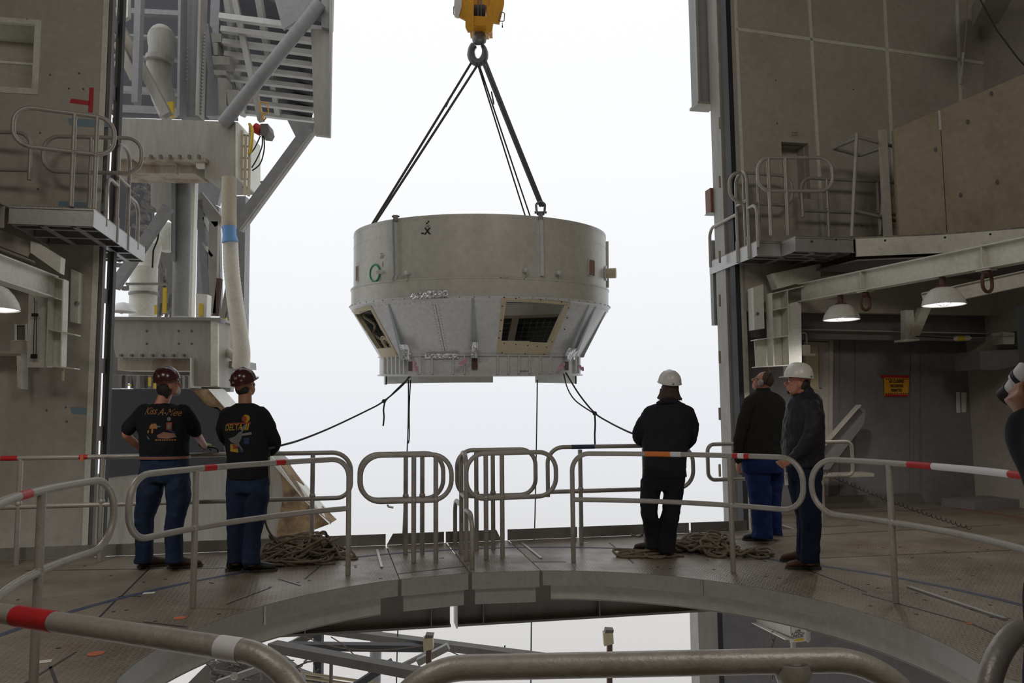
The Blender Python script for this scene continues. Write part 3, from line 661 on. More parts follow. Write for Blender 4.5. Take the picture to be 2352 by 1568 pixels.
obj('soffit_plate', MB().slab([p - NZ * .30 for p in pts] + [B(9.58, VG - .02, ZD - .3), B(ru + .6, VG - .02, ZD - .3)], NZ * -.02), 'wall_grey', t)
for (px, py) in ((2030, 553), (2167, 546), (2271, 539)):
    c = G(px, py, ZD - .1); obj('bolt_hole', MB().lathe([(.001, 0), (.014, 0), (.014, -.01)], Matrix.Translation(c - NV * .03) @ Matrix.Rotation(R(90), 4, 'X'), 10), 'black', t)
for (px, py) in ((1865, 554), (1921, 550)):
    c = V(px, py, rv - .014); tag(obj('bolt_head', MB().lathe([(.001, .004), (.012, .004), (.014, 0)], Matrix.Translation(c) @ Matrix.Rotation(R(90), 4, 'X'), 10), 'black'), 'dark bolt on the upper right platform front channel, %s of two' % ('left' if px < 1900 else 'right'), 'bolt', 'bolts on the upper right platform')
# brackets under both platforms
def bracket(pts, v, th, lab, m_='white_paint'):
    P3 = [V(px, py, v) for px, py in pts]; tag(obj('support_bracket', MB().slab(P3, NV * th), m_), lab, 'bracket')
bracket([(1773, 628), (1885, 605), (1885, 637), (1786, 663)], 10.0, .16, 'white wedge bracket under the upper right folding platform')
bracket([(70, 553), (70, 580), (137, 627), (140, 590), (92, 560)], 9.5, .14, 'white wedge bracket under the upper left folding platform')
t = thing('ledge_beam', 'grey beam under the curved upper right deck edge', 'steel beam', V(2000, 645, 10.15)); obj('web', MB().bar(V(1884, 622, 10.1), V(2120, 600, 10.1), .02, .16), 'wall_paint', t); obj('flange', MB().bar(V(1884, 636, 10.1), V(2120, 612, 10.1), .1, .012), 'wall_paint', t)
t = thing('ledge_beam', 'pale beam below the upper left platform at the frame edge', 'steel beam', V(20, 560, 9.3)); obj('web', MB().bar(V(-120, 500, 9.35), V(72, 575, 9.6), .02, .17), 'wall_paint', t); obj('flange', MB().bar(V(-120, 525, 9.35), V(80, 603, 9.6), .12, .012), 'wall_paint', t)
# rails upstairs
def zrail(lab, a, b, loops, posts, opens=(), ptop=None, name='handrail'):   # a,b = pixel points on the top tube
    p, q = G(*a, ZD + 1.055), G(*b, ZD + 1.055); mm = linmap(Vector((p.x, p.y, 0)), Vector((q.x, q.y, 0)))
    def s_(px):
        lo, hi = -8.0, 8.0
        for _ in range(50):
            md = (lo + hi) / 2; k = CM.inverted() @ (mm(md) + NZ * (ZD + .8))
            if k.x / -k.z * FPX + 1176 < px: lo = md
            else: hi = md
        return (lo + hi) / 2
    return rail(lab, mm, loops=[(s_(x0), s_(x1), zt, zm, rc) for x0, x1, zt, zm, rc in loops], posts=[s_(x) for x in posts], opens=[([(s_(x), z) for x, z in pts], rc) for pts, rc in opens], z0=ZD, ptop=ptop)
zrail('large tilted handrail loop on the upper left platform', (70, 247), (225, 268), [(30, 262, 1.055, .62, .18)], [170, 222])
zrail('handrail loop behind the large one on the upper left platform', (130, 313), (290, 317), [(99, 325, 1.055, .62, .18)], [209])
zrail('short handrail end at far left on the upper deck', (-80, 302), (55, 304), [], [], opens=[([(-120, 1.055), (70, 1.055), (70, .48)], [0, .17, 0]), ([(-120, .60), (68, .60)], [0, 0])])
g1, g2 = uv(G(268, 519, ZD)), uv(G(291, 538, ZD))
gate((g1[0] + g2[0]) / 2, ZD, g1[1] - .4, g1[1], g2[1], g2[1] + .45, 'narrow double hoop gate on the upper left platform, seen end-on', drop=.2)
zrail('handrail loop at the front of the upper right platform', (1770, 362), (1880, 362), [(1741, 1912, 1.055, .60, .18)], [1766, 1805])
zrail('handrail loop at the back of the upper right platform', (1700, 396), (1795, 403), [(1676, 1820, 1.055, .62, .18)], [1709, 1741])
mv = mo(9.98); hgt = V(1862, 409, 9.98).z - ZD; hm = V(1862, 484, 9.98).z - ZD
def satz(mp, px, z):
    lo, hi = -12.0, 14.0
    for _ in range(60):
        md = (lo + hi) / 2; q = CM.inverted() @ Vector((mp(md).x, mp(md).y, z))
        if q.x / max(-q.z, .05) * FPX + 1176 < px: lo = md
        else: hi = md
    return lo
sz = lambda px: satz(mv, px, ZD + .6)
rail('long handrail on the upper right deck before the brown panel', mv, opens=[([(sz(1843), hm - .1), (sz(1841), hgt), (sz(2101), hgt), (sz(2101), hm), (sz(1841), hm)], [0, .17, .2, .2, 0])], posts=[sz(1901), sz(2018)], z0=ZD, ptop=[hgt, hgt])
g1, g2 = uv(G(1726, 560, ZD)), uv(G(1690, 571, ZD)); print('GATES', uv(G(268, 519, ZD)), uv(G(291, 538, ZD)), g1, g2, ru, lu1)
gate((g1[0] + g2[0]) / 2, ZD, g1[1] - .25, g1[1], g2[1], g2[1] + .9, 'narrow double hoop gate on the upper right platform, seen end-on', drop=.2)
t = thing('pipe_frame', 'tall welded pipe frame standing on upper right deck by the brown panel', 'pipe frame', G(1956, 545, ZD))
vF = uv(G(1956, 545, ZD))[1]
P_ = lambda px, py, dv=0: V(px, py, vF + dv)
for nm, pp in (('post', [P_(1956, 543), P_(1968, 306)]), ('post', [P_(2022, 540, .2), P_(2036, 336, .2)]), ('top_bar', [P_(1968, 314), P_(2036, 332, .1), P_(2133, 357, .2)]), ('side_bar', [P_(1966, 318), P_(1914, 341, .5)]),
  ('side_bar', [P_(1914, 341, .5), P_(1976, 357, .6), P_(2036, 336, .2)]), ('low_bar', [P_(1962, 484), P_(2118, 521, .35)])):
    obj(nm, MB().tube(dens(fillet(pp, .02, 4), .2), TR, 12), 'tube_grey', t, 60)
# brown folded deck panel
dp = a1 + NV * .12; dq = a2 + NV * .12; p0, p1 = V(2063, 540, uv(dp)[1] - .0), None
bp0, bp1 = V(2066, 541, uv(G(2066, 541, ZD))[1] + .1), V(2352, 521, uv(G(2352, 521, ZD))[1] + .1)
def colz(P, px, py): # height where sight line through (px,py) passes over ground point P
    d = ray(px, py); tt = P.y / d.y; return HC + d.z * tt
zt0, zt1 = colz(bp0, 2065, 297), colz(bp1, 2352, 180)
dd = bp1 - bp0; bp2 = bp1 + dd * .5; zt2 = zt1 + (zt1 - zt0) * .5
t = thing('folded_deck_panel', 'large brown weathered deck panel folded up at right with slanted top edge', 'panel', bp0)
obj('panel', MB().slab([Vector((bp0.x, bp0.y, ZD + .001)), Vector((bp2.x, bp2.y, ZD + .001)), Vector((bp2.x, bp2.y, zt2)), Vector((bp0.x, bp0.y, zt0))], NV * .05), 'concrete_brown', t)
pj = bp0.lerp(bp1, .39); zj = zt0 + (zt1 - zt0) * .39
obj('joint', MB().bar(Vector((pj.x, pj.y, ZD)) - NV * .003, Vector((pj.x, pj.y, zj - .25)) - NV * .003, .006, .004), 'black', t)
obj('tape_strip', MB().bar(Vector((pj.x, pj.y, zj - .28)) - NV * .003, Vector((pj.x, pj.y, zj - .01)) - NV * .003, .05, .004, up=NV), 'white_tape', t)
p = bp0 - NU * .1; obj('edge_post', MB().bar(Vector((p.x, p.y, ZD)) + NV * .1, Vector((p.x, p.y, zt0 + .02)) + NV * .1, .10, .06, up=NV), 'wall_paint', t)
for px, py in ((2163, 343), (2300, 418), (2215, 448), (2300, 215), (2242, 280)):
    f = (px - 2065) / 287; q = bp0.lerp(bp1, f); z = colz(q, px, py); obj('scuff_hole', MB().ball(Vector((q.x, q.y, z)), (.03, .008, .035), seg=10, rg=6), 'steel_dark', t)
# ------------------------------------------------------------------ spacecraft stage section hanging in the doorway
D0 = 11.9
cx0 = W(1104, 862, D0); SCL = D0 / FPX
def zoff(py): return W(1104, py, D0).z
CZ = zoff(862); TILT = R(-3.0)
CB = Matrix.Translation(Vector((cx0.x, D0, CZ))) @ Matrix.Rotation(R(.4), 4, 'Y') @ Matrix.Rotation(TILT * -1, 4, 'X')
CBi = CB.inverted()
hz = lambda py: zoff(py) - CZ
PROF = [(1.525, 0.0), (1.525, .28), (1.95, .985), (1.965, 1.0), (1.965, 1.03), (1.945, 1.04), (1.945, 1.25), (1.955, 1.255), (1.955, 1.275), (1.912, 1.285), (1.912, 2.10)]
def prof_r(z):
    if z < 0 or z > 2.1: return -1
    for (r0, z0), (r1, z1) in zip(PROF, PROF[1:]):
        if z0 <= z <= z1: return r0 + (r1 - r0) * ((z - z0) / max(z1 - z0, 1e-9))
    return -1
def hit(px, py, extra=0.0):
    for k in range(14):
        r_ = hit0(px + (1104 - px) * .012 * k, py + (700 - py) * .012 * k, extra)
        if r_ is not None: return r_
    return None
def hit0(px, py, extra=0.0):   # first meeting of a sight line with the hull, in the craft's own frame
    d = (CBi.to_3x3() @ ray(px, py)).normalized(); o = CBi @ EYE; t_ = 9.0; st = .02
    while t_ < 15:
        p = o + d * t_; rr = math.hypot(p.x, p.y); pr = prof_r(p.z)
        if pr > 0 and rr <= pr + extra: 
            lo, hi = t_ - st, t_
            for _ in range(14):
                m_ = (lo + hi) / 2; p = o + d * m_; pr = prof_r(p.z)
                if pr > 0 and math.hypot(p.x, p.y) <= pr + extra: hi = m_
                else: lo = m_
            return o + d * hi
        t_ += st
    return None
def cyl(p): return math.atan2(p.x, -p.y), p.z     # azimuth from the side facing us
def on(az, z, off=0.0): r = prof_r(z) + off; return Vector((r * math.sin(az), -r * math.cos(az), z))
craft = thing('rocket_interstage', 'large white and grey cone-bottomed rocket section hanging from the crane hook', 'rocket section', CB.translation)
def cobj(name, mb, m_, parent=craft, smooth=True):
    q = MB(); q.v = [CB @ v for v in mb.v]; q.f = mb.f; q.m = mb.m; return obj(name, q, m_, parent, smooth)
NA = 180
def shell(zlist, off_in, holes=(), rin=None):
    mb = MB(); rows = []
    for z in zlist: rows.append([on(2 * math.pi * k / NA, z) for k in range(NA)])
    for z in reversed(zlist):
        rr = prof_r(z) - off_in; rows.append([Vector((rr * math.sin(2 * math.pi * k / NA), -rr * math.cos(2 * math.pi * k / NA), z)) for k in range(NA)])
    n = len(zlist); vs = [p for r in rows for p in r]; fs = []
    def inhole(az, z):
        az = (az + math.pi) % (2 * math.pi) - math.pi
        for poly in holes:
            c = False
            for (x0, y0), (x1, y1) in zip(poly, poly[1:] + poly[:1]):
                if (y0 > z) != (y1 > z) and az < (x1 - x0) * (z - y0) / (y1 - y0) + x0: c = not c
            if c: return True
        return False
    for i in range(2 * n):
        j = (i + 1) % (2 * n)
        for k in range(NA):
            l = (k + 1) % NA
            zc = (rows[i][k].z + rows[j][k].z) / 2
            if i != n - 1 and j != 0 and inhole(2 * math.pi * (k + .5) / NA, zc): continue
            fs.append((i * NA + k, j * NA + k, j * NA + l, i * NA + l))
    return mb.add(vs, fs)
zt_ = 2.10
def hp(pts): return [cyl(hit(px, py)) for px, py in pts]
w1o = hp([(1152, 684), (1310, 695), (1260, 815), (1141, 811)]); w1i = hp([(1163, 690), (1301, 700), (1262, 787), (1150, 783)])
w2o = hp([(812, 716), (853, 702), (915, 820), (880, 826)]); w2i = hp([(817, 722), (851, 709), (901, 799), (868, 801)])
lowring = shell([0, .14, .28], .02); cobj('lower_ring', lowring, 'craft_cone')
cobj('cone_skirt', shell([.28 + .705 * i / 30 for i in range(31)], .02, [w1i, w2i]), 'craft_cone')
cobj('joint_flange', shell([.985, 1.0, 1.03, 1.04], .03), 'craft_cone')
cobj('upper_band', shell([1.04, 1.12, 1.2, 1.25], .02), 'craft_white'); cobj('bead', shell([1.25, 1.255, 1.275, 1.285], .03), 'craft_white')
cobj('cylinder_shell', shell([1.285, 1.4, 1.6, 1.8, 2.0, 2.07, 2.10], .015), 'craft_white')
# interior
mb = MB().lathe([(1.45, .33), (1.42, .34), (1.40, .36)], seg=64); cobj('inner_frame_ring', mb, 'cream')
cobj('bottom_light_baffle', MB().lathe([(.02, .30), (1.5, .30)], seg=48), 'tank_tile')  # unseen dark disc added to keep light out of the hull from below
cobj('top_light_baffle', MB().lathe([(1.15, 1.80), (1.88, 1.80)], seg=64), 'steel_dark')  # added ring, not a hull part: cuts skylight entering the open top
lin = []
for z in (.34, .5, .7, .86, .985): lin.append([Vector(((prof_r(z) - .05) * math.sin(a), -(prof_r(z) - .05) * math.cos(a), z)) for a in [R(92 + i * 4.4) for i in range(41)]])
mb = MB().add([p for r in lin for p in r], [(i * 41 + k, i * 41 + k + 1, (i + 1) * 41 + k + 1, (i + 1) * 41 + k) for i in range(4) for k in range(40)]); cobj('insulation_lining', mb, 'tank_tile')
k = MB()
for z in (.42, .50, .58, .66, .74, .82, .90, .97): k.tube([Vector(((prof_r(z) - .056) * math.sin(a), -(prof_r(z) - .056) * math.cos(a), z)) for a in [R(92 + i * 4.4) for i in range(41)]], .006, 5)
for i in range(44): a = R(94 + i * 4); k.tube([Vector(((prof_r(z) - .056) * math.sin(a), -(prof_r(z) - .056) * math.cos(a), z)) for z in (.36, .66, .97)], .006, 5)
cobj('lining_grid', k, 'grid_line')
cobj('inner_ledge', MB().lathe([(1.80, .99), (1.86, .99), (1.86, 1.04), (1.80, 1.04), (1.80, .99)], seg=64, a0=R(20), a1=R(160)), 'concrete_brown')
inner = MB(); a = -.02
cobj('inner_strut', MB().bar(Vector((.42, 1.1, .36)), Vector((.55, 1.55, 1.0)), .12, .03), 'concrete_brown')
rnd = random.Random(5)
for i in range(7):   # cable bundles behind the left opening
    a0 = -1.05 + rnd.uniform(-.15, .3); pts = []
    for j in range(14): z = .40 + j * .04; aa = a0 + .05 * math.sin(j * .9 + i) ; pts.append(on(aa, z, -.12 - .03 * math.sin(j + i)))
    cobj('cable_bundle', MB().tube(pts, .018 + .008 * (i % 3), 8), ['black', 'steel_grey', 'rust', 'cream'][i % 4])
for rr in (.07, .1): cobj('coiled_hose', MB().tube([on(-1.0 + rr * .8 * math.cos(t_ * .5), .46 + rr * math.sin(t_ * .5), -.08) for t_ in range(13)], .012, 8, closed=False), 'cream')
# frames of the two openings
def frame(o, i, name, m_):
    n = 14; A = []; C = []
    def walk(poly, k):
        out = []
        for s_ in range(4):
            (a0, z0), (a1, z1) = poly[s_], poly[(s_ + 1) % 4]
            for j in range(k): f = j / k; out.append((a0 + (a1 - a0) * f, z0 + (z1 - z0) * f))
        return out
    A, C = walk(o, n), walk(i, n); N = len(A); mb = MB(); vs = []
    for (a, z), (b, y) in zip(A, C): vs += [on(a, z, .012), on(b, y, .012), on(b, y, -.06), on(a, z, -.002)]
    fs = []
    for k in range(N):
        l = (k + 1) % N
        for j in range(4): jj = (j + 1) % 4; fs.append((k * 4 + j, l * 4 + j, l * 4 + jj, k * 4 + jj))
    return cobj(name, mb.add(vs, fs), m_, smooth=False)
def grow(p, ds): return [(p[0][0] - ds, p[0][1] + ds), (p[1][0] + ds, p[1][1] + ds), (p[2][0] + ds, p[2][1] - ds), (p[3][0] - ds, p[3][1] - ds)]
fr1 = frame(w1o, w1i, 'window_frame', 'cream'); fr2 = frame(w2o, w2i, 'window_frame', 'cream')
k = MB()
for px, py in ((1158, 683), (1185, 685), (1242, 688), (1290, 693), (1306, 707), (1303, 730), (1297, 756), (1268, 785), (1154, 703), (1151, 735), (1149, 760), (1146, 776), (1158, 788), (1185, 791), (1212, 793), (1234, 795), (1255, 797), (1153, 810), (1206, 812), (1250, 813)):
    p = hit(px, py, .012)
    if p: k.ball(p, .009, seg=8, rg=5)
cobj('frame_screw', k, 'black', fr1)
# stringers, fins, ribs
def strip_on(px0, py0, px1, py1, w0, w1, h0, h1, name, m_, n=10, parent=craft):
    a0, z0 = cyl(hit(px0, py0)); a1, z1 = cyl(hit(px1, py1)); vs = []
    for i in range(n + 1):
        f = i / n; a = a0 + (a1 - a0) * f; z = z0 + (z1 - z0) * f; hw = (w0 + (w1 - w0) * f) / 2 / prof_r(z); h = h0 + (h1 - h0) * f
        vs += [on(a - hw, z, -.002), on(a + hw, z, -.002), on(a + hw, z, h), on(a - hw, z, h)]
    fs = []
    for i in range(n):
        k = i * 4
        for j in range(4): l = (j + 1) % 4; fs.append((k + j, k + l, k + 4 + l, k + 4 + j))
    fs += [(3, 2, 1, 0), tuple(n * 4 + j for j in range(4))]
    return cobj(name, MB().add(vs, fs), m_, parent, False)
st = strip_on(908, 506, 906, 643, .05, .05, .035, .035, 'stringer', 'craft_cone'); strip_on(908, 506, 906, 643, .02, .02, .06, .06, 'stringer_web', 'fin_blue', parent=st)
st = strip_on(1241, 499, 1243, 634, .05, .05, .035, .035, 'stringer', 'craft_cone')
az, z = cyl(hit(1390, 600)); k = MB()
k.bar(on(1.47, 1.32, .012), on(1.47, 2.02, .012), .05, .04)
cobj('stringer', k, 'craft_cone')
for a in ((893, 698, 934, 826), (1086, 684, 1090, 812), (1352, 701, 1297, 822), (1368, 704, 1308, 826)):
    strip_on(*a, .025, .075, .005, .10, 'fin', 'fin_blue')
k = MB()
for side in (1.72, -1.9): pass
strip_on(1391, 716, 1336, 822, .03, .07, .01, .05, 'fin', 'fin_blue')
k = MB()
for px in list(range(886, 935, 9)) + [968, 995, 1042, 1068] + list(range(1142, 1285, 24)) + [1318, 1326]:
    q = hit(px, 842)
    if q is None: continue
    a, z = cyl(q); cobj('ring_rib', MB().slab([on(a - .006, .03, 0), on(a + .006, .03, 0), on(a + .006, .27, 0), on(a - .006, .27, 0)], Vector((math.sin(a), -math.cos(a), 0)) * .035), 'craft_cone', smooth=False)
mb = MB().lathe([(1.555, -.005), (1.555, .015), (1.5, .015), (1.5, -.005), (1.555, -.005)], seg=96); cobj('bottom_flange', mb, 'craft_cone')
mb = MB().lathe([(1.555, .27), (1.54, .285)], seg=96); cobj('upper_flange', mb, 'craft_cone')
for s0, s1 in ((R(84), R(200)), (R(-5), R(53))):
    cobj('skirt_plate', MB().lathe([(1.44, -.13), (1.44, 0), (1.46, 0), (1.46, -.13), (1.44, -.13)], seg=32, a0=s0, a1=s1), 'craft_white')
k = MB()
for i in range(64): a = 2 * math.pi * i / 64; k.ball(on(a, 1.015, .004), .008, seg=6, rg=4)
for i in range(150): a = 2 * math.pi * i / 150; k.ball(on(a, 1.88, .0), .0045, seg=6, rg=4)
for i in range(150): a = 2 * math.pi * i / 150; k.ball(on(a, .955, .0), .005, seg=6, rg=4)
for i in range(170): a = 2 * math.pi * i / 170; k.ball(on(a, 2.055, .0), .0045, seg=6, rg=4)
for x in (-1, 1):
    for j in range(18): z = .33 + j * .035; k.ball(on(-.27 + .0 * j + x * .022 + .0, z, 0), .006, seg=6, rg=4)
for i in range(3):
    for j in range(26): k.ball(on(-.31 + j * .016, .20 + i * .025, 0), .0045, seg=6, rg=4)
o = cobj('rivet_rows', k, 'steel_grey'); o['kind'] = 'stuff'
k = MB(); k.tube([on(-.27, .33 + j * .06, .001) for j in range(11)], .003, 6); cobj('panel_seam', k, 'steel_dark')
# foil patches
def patch(px0, py0, px1, py1, name, m_, off=.012, n=12, parent=craft, jitter=.0):
    a0, z1 = cyl(hit(px0, (py0))); a1, _ = cyl(hit(px1, py0)); _, z0 = cyl(hit((px0 + px1) / 2, py1)); zt = cyl(hit((px0 + px1) / 2, py0))[1]; vs = []; rr = random.Random(int(px0))
    for j in range(4):
        for i in range(n + 1): a = a0 + (a1 - a0) * i / n; z = z0 + (zt - z0) * j / 3; vs.append(on(a, z, off + rr.uniform(0, jitter)))
    fs = [(j * (n + 1) + i, j * (n + 1) + i + 1, (j + 1) * (n + 1) + i + 1, (j + 1) * (n + 1) + i) for j in range(3) for i in range(n)]
    return cobj(name, MB().add(vs, fs), m_, parent, False)
patch(946, 672, 1008, 686, 'foil_patch', 'foil', .02, jitter=.02); patch(985, 668, 1032, 682, 'foil_patch', 'foil', .03, jitter=.02); patch(978, 812, 1054, 823, 'foil_patch', 'foil', .02, 16, jitter=.03)
for a in ((930, 792, 948, 826), (1083, 786, 1098, 822), (1290, 800, 1312, 826)):
    patch(*a, 'foil_wrap', 'foil', .10, 6, jitter=.04)
for a in ((941, 830, 950, 852), (1084, 815, 1097, 848), (1293, 830, 1302, 850)): patch(*a, 'slot', 'dirty_brown', .03, 4)
def streamer(px, py, dx, dy):
    p = hit(px, py, .12)
    if p is None: return
    q = p + Vector((dx, -.03, dy)); cobj('pink_streamer', MB().tube([p.lerp(q, i / 5) + Vector((rnd.uniform(-.01, .01), 0, rnd.uniform(-.01, .01))) for i in range(6)], [.015, .03, .02, .035, .025, .01], 8), 'pink')
streamer(951, 830, .04, -.14); streamer(1075, 826, -.12, -.06); streamer(1295, 832, -.08, -.1); streamer(1330, 838, .06, -.08)
# ports and marks
def ringat(px, py, r, tube_, m_, name, disc_m=None):
    p = hit(px, py); a, z = cyl(p); n = Vector((math.sin(a), -math.cos(a), 0)); X = Vector((math.cos(a), math.sin(a), 0)); c = on(a, z, .006)
    o_ = cobj(name, MB().tube([c + X * r * math.cos(t_) + NZ * r * math.sin(t_) for t_ in [2 * math.pi * i / 24 for i in range(24)]], tube_, 8, closed=True), m_)
    if disc_m: cobj('port_cover', MB().lathe([(.001, 0), (r, 0), (r, -.01)], Matrix.Translation(c) @ Matrix(((X.x, 0, n.x, 0), (X.y, 0, n.y, 0), (0, 1, 0, 0), (0, 0, 0, 1))), 20), disc_m, o_)
    return o_
ringat(862, 627, .115, .014, 'green', 'green_ring', 'craft_white')
for px, py in ((877, 625), (941, 627), (1203, 621), (1276, 627)):
    p = hit(px, py); a, z = cyl(p); n = Vector((math.sin(a), -math.cos(a), 0)); vt = cobj('vent_fitting', MB().tube([on(a, z, 0), on(a, z, .07)], .028, 14), 'craft_cone'); cobj('vent_cap', MB().ball(on(a, z, .07), .03, seg=12, rg=8), 'craft_cone', vt)
    cobj('lanyard', MB().tube([on(a, z - .02, .05), on(a + .015, z - .08, .03), on(a - .01, z - .12, .01)], .004, 6), 'steel_grey', vt)
p = hit(1388, 626); a, z = cyl(p); a = 1.33; n = Vector((math.sin(a), -math.cos(a), 0))
vt = cobj('pipe_port', MB().tube([on(a, z, -.02), on(a, z, .16)], .075, 20), 'cream'); cobj('port_flange', MB().tube([on(a, z, .0), on(a, z, .02)], .11, 20), 'craft_cone', vt)
def winpatch(px0, py0, px1, py1):
    o_ = patch(px0, py0, px1, py1, 'service_window', 'brown', .006, 4); a0, _ = cyl(hit(px0, py0)); a1, _ = cyl(hit(px1, py0)); z0 = cyl(hit((px0 + px1) / 2, py1))[1]; z1 = cyl(hit((px0 + px1) / 2, py0))[1]
    cobj('window_rim', MB().tube(fillet([on(a0, z0, .006), on(a1, z0, .006), on(a1, z1, .006), on(a0, z1, .006)], .03, 4, closed=True), .009, 6, closed=True), 'craft_white', o_)
winpatch(1351, 596, 1365, 634); winpatch(819, 610, 824, 646)
def ctext(body, size, px, py, m_='ink', bold=0, name='lettering', sx=1.0):
    p = hit(px, py); a, z = cyl(p); X = Vector((math.cos(a), math.sin(a), 0))
    t_ = text_mb(body, size, Vector((0, 0, 0)), (1, 0, 0), (0, 1, 0), bold=bold, sx=sx); q = MB(); r_ = prof_r(z)
    # wrap round the hull
    q.add([on(a + v.x / r_, z + v.y, .004) for v in t_.v], t_.f); cobj(name, q, m_, smooth=False)
ctext('-', .13, 971, 534, bold=.004); ctext('X', .115, 982, 531.5, bold=.005); ctext('270°', .036, 983, 520); ctext('QUAD 4', .035, 1203, 852)
k = MB()
for px, py, w_ in ((877, 583, 5), (879, 588, 8), (877, 592, 7), (879, 607, 1.6), (1150, 637, 6), (1158, 637, 4), (1165, 637, 7)):
    a0, z = cyl(hit(px - w_ / 2, py)); a1, _ = cyl(hit(px + w_ / 2, py)); hh = .008 if py != 607 else .035
    k = MB().slab([on(a0, z - hh, .004), on(a1, z - hh, .004), on(a1, z + hh, .004), on(a0, z + hh, .004)], Vector((0, -.001, 0)))
    cobj('faded_marking', k, 'steel_grey', smooth=False)
p = hit(982.5, 511); a, z = cyl(p); 
for s_ in (1, -1): cobj('target_mark', MB().slab([on(a, z, .004), on(a + s_ * .012, z, .004), on(a + s_ * .012, z + s_ * .02, .004), on(a, z + s_ * .02, .004)], Vector((0, -.001, 0))), 'ink', smooth=False)
# lifting lugs on the rim
def lug(px, py):
    q = hit(px, py); a, _ = cyl(q); p = on(a, 2.08, .02); t_ = cobj('lifting_lug', MB().box(p + Vector((0, 0, .02)), (.06, .05, .08)), 'hook_steel'); 
    cobj('lug_pin', MB().tube([p + Vector((-.05, 0, .045)), p + Vector((.05, 0, .045))], .013, 10), 'hook_steel', t_); return CB @ (p + Vector((0, 0, .1)))
lug(911, 512); LG = lug(1240, 500)
# ------------------------------------------------------------------ hook block
HD = D0 - .1
hb = thing('crane_hook_block', 'yellow crane block with white cheek plate, its steel hook below', 'crane block', W(1100, 150, HD))
def hp3(px, py, d=0): return W(px, py, HD + d)
def plate(pts, d0, d1, m_, name, parent=hb): return obj(name, MB().slab([hp3(px, py, d0) for px, py in pts], Vector((0, d1 - d0, 0))), m_, parent)
plate([(1072, -60), (1088, -60), (1088, 66), (1082, 72), (1074, 72), (1069, 62), (1069, 46), (1053, 38), (1046, 0), (1046, -60)], -.24, -.20, 'yellow', 'cheek_plate')
plate([(1046, -30), (1062, -30), (1060, 15), (1053, 40), (1044, 37), (1043, 12)], -.28, -.24, 'white_clean', 'white_panel')
plate([(1124, -60), (1158, -60), (1158, 8), (1147, 54), (1133, 52), (1130, 72), (1122, 77), (1116, 72), (1118, 46), (1126, 10)], -.24, -.20, 'yellow', 'cheek_plate')
plate([(1060, -60), (1150, -60), (1150, 6), (1128, 14), (1062, 8)], -.10, .28, 'yellow', 'upper_housing')
plate([(1086, 36), (1126, 38), (1126, 60), (1086, 58)], -.22, .1, 'yellow', 'crosshead'); plate([(1084, 56), (1120, 58), (1122, 70), (1082, 68)], -.1, .2, 'yellow', 'crosshead_lower')
plate([(1080, 12), (1088, 10), (1088, 60), (1078, 60)], -.2, .2, 'yellow', 'side_web'); plate([(1118, 14), (1130, 12), (1130, 60), (1122, 60)], -.2, .2, 'yellow', 'side_web')
obj('sheave', MB().tube([hp3(1090, 32), hp3(1114, 32)], .14, 24), 'black', hb, 40)
for x in (1098, 1105): obj('wire_rope', MB().tube([hp3(x, -80, -.15), hp3(x, 44, -.15)], .010, 8), 'hook_steel', hb, 40)
def wireloop(pts, name='cable_guard'): obj(name, MB().tube(dens(fillet([hp3(*p, -.26) for p in pts], .02, 4, closed=True), .2, True), .007, 8, closed=True), 'steel_dark', hb, 40)
wireloop([(1042, 14), (1060, 15), (1054, 37), (1042, 34)]); wireloop([(1150, 27), (1159, 30), (1158, 49), (1145, 48)])
obj('shank', MB().tube([hp3(1101, 60), hp3(1100, 78)], .06, 20), 'steel_dark', hb, 40)
hk = obj('hook', MB().rings([[hp3(1101 + a * math.cos(t_ := 2 * math.pi * i / 16), y, b * math.sin(t_)) for i in range(16)] for y, a, b in ((72, 9, .05), (78, 13, .08), (88, 17, .09), (98, 15, .08), (104, 8, .05))]), 'hook_steel', hb, 40)
pts = []; rad = []
for i in range(25):
    th = R(118 - i * 336 / 24 * 1.0 + 360 - 0) if False else R(125 + i * 290 / 24); pts.append(hp3(1098 + 16 * math.cos(th), 122 - 22 * math.sin(th))); rad.append(.064 if 4 < i < 18 else (.058 if i <= 4 else max(.028, .064 - (i - 17) * .005)))
obj('hook_bowl', MB().tube(pts, rad, 14), 'hook_steel', hk, 50)
obj('hook_latch', MB().bar(hp3(1101, 80, -.06), hp3(1110, 104, -.06), .02, .02), 'steel_dark', hk)
obj('position_tag', MB().tube([hp3(1154, 52), hp3(1154, 58)], .006, 6), 'steel_dark', hb); obj('padlock', MB().box(hp3(1154, 61), (.02, .01, .035)), 'steel_dark', hb)
# ------------------------------------------------------------------ slings and ropes
def sling(lab, pairs, r=.016, tagp=None):
    t = thing('lifting_sling', lab, 'sling', pairs[0][0])
    for a, b in pairs: obj('sling_leg', MB().tube([a.lerp(b, i / 8) + NZ * (-.01 * math.sin(math.pi * i / 8)) for i in range(9)], r, 8), 'strap', t, 60)
    if tagp: obj('label_sleeve', MB().bar(*tagp, .07, .02), 'strap', t)
    return t
LA = CB @ Vector((-1.80, -.25, 1.99)); RA = LG + NZ * .06; RB = CB @ Vector((.95, 1.55, 2.0))
sling('black double sling from the hook down to the left inside rim', [(W(1082, 145, HD), LA), (W(1095, 152, HD), LA + Vector((.03, -.03, 0)))], .019, (W(1031, 228, HD), W(1024, 244, HD)))
sling('thick black sling from the hook to the shackle on the right front rim', [(W(1106, 135, HD), RA), (W(1112, 132, HD), RA + Vector((.03, 0, 0)))], .022, (W(1129, 212, HD - .05), W(1134, 238, HD - .05)))
sling('thin black sling pair from the hook to the far right rim', [(W(1098, 150, HD), RB), (W(1101, 150, HD), RB + Vector((.1, 0, 0)))], .013)
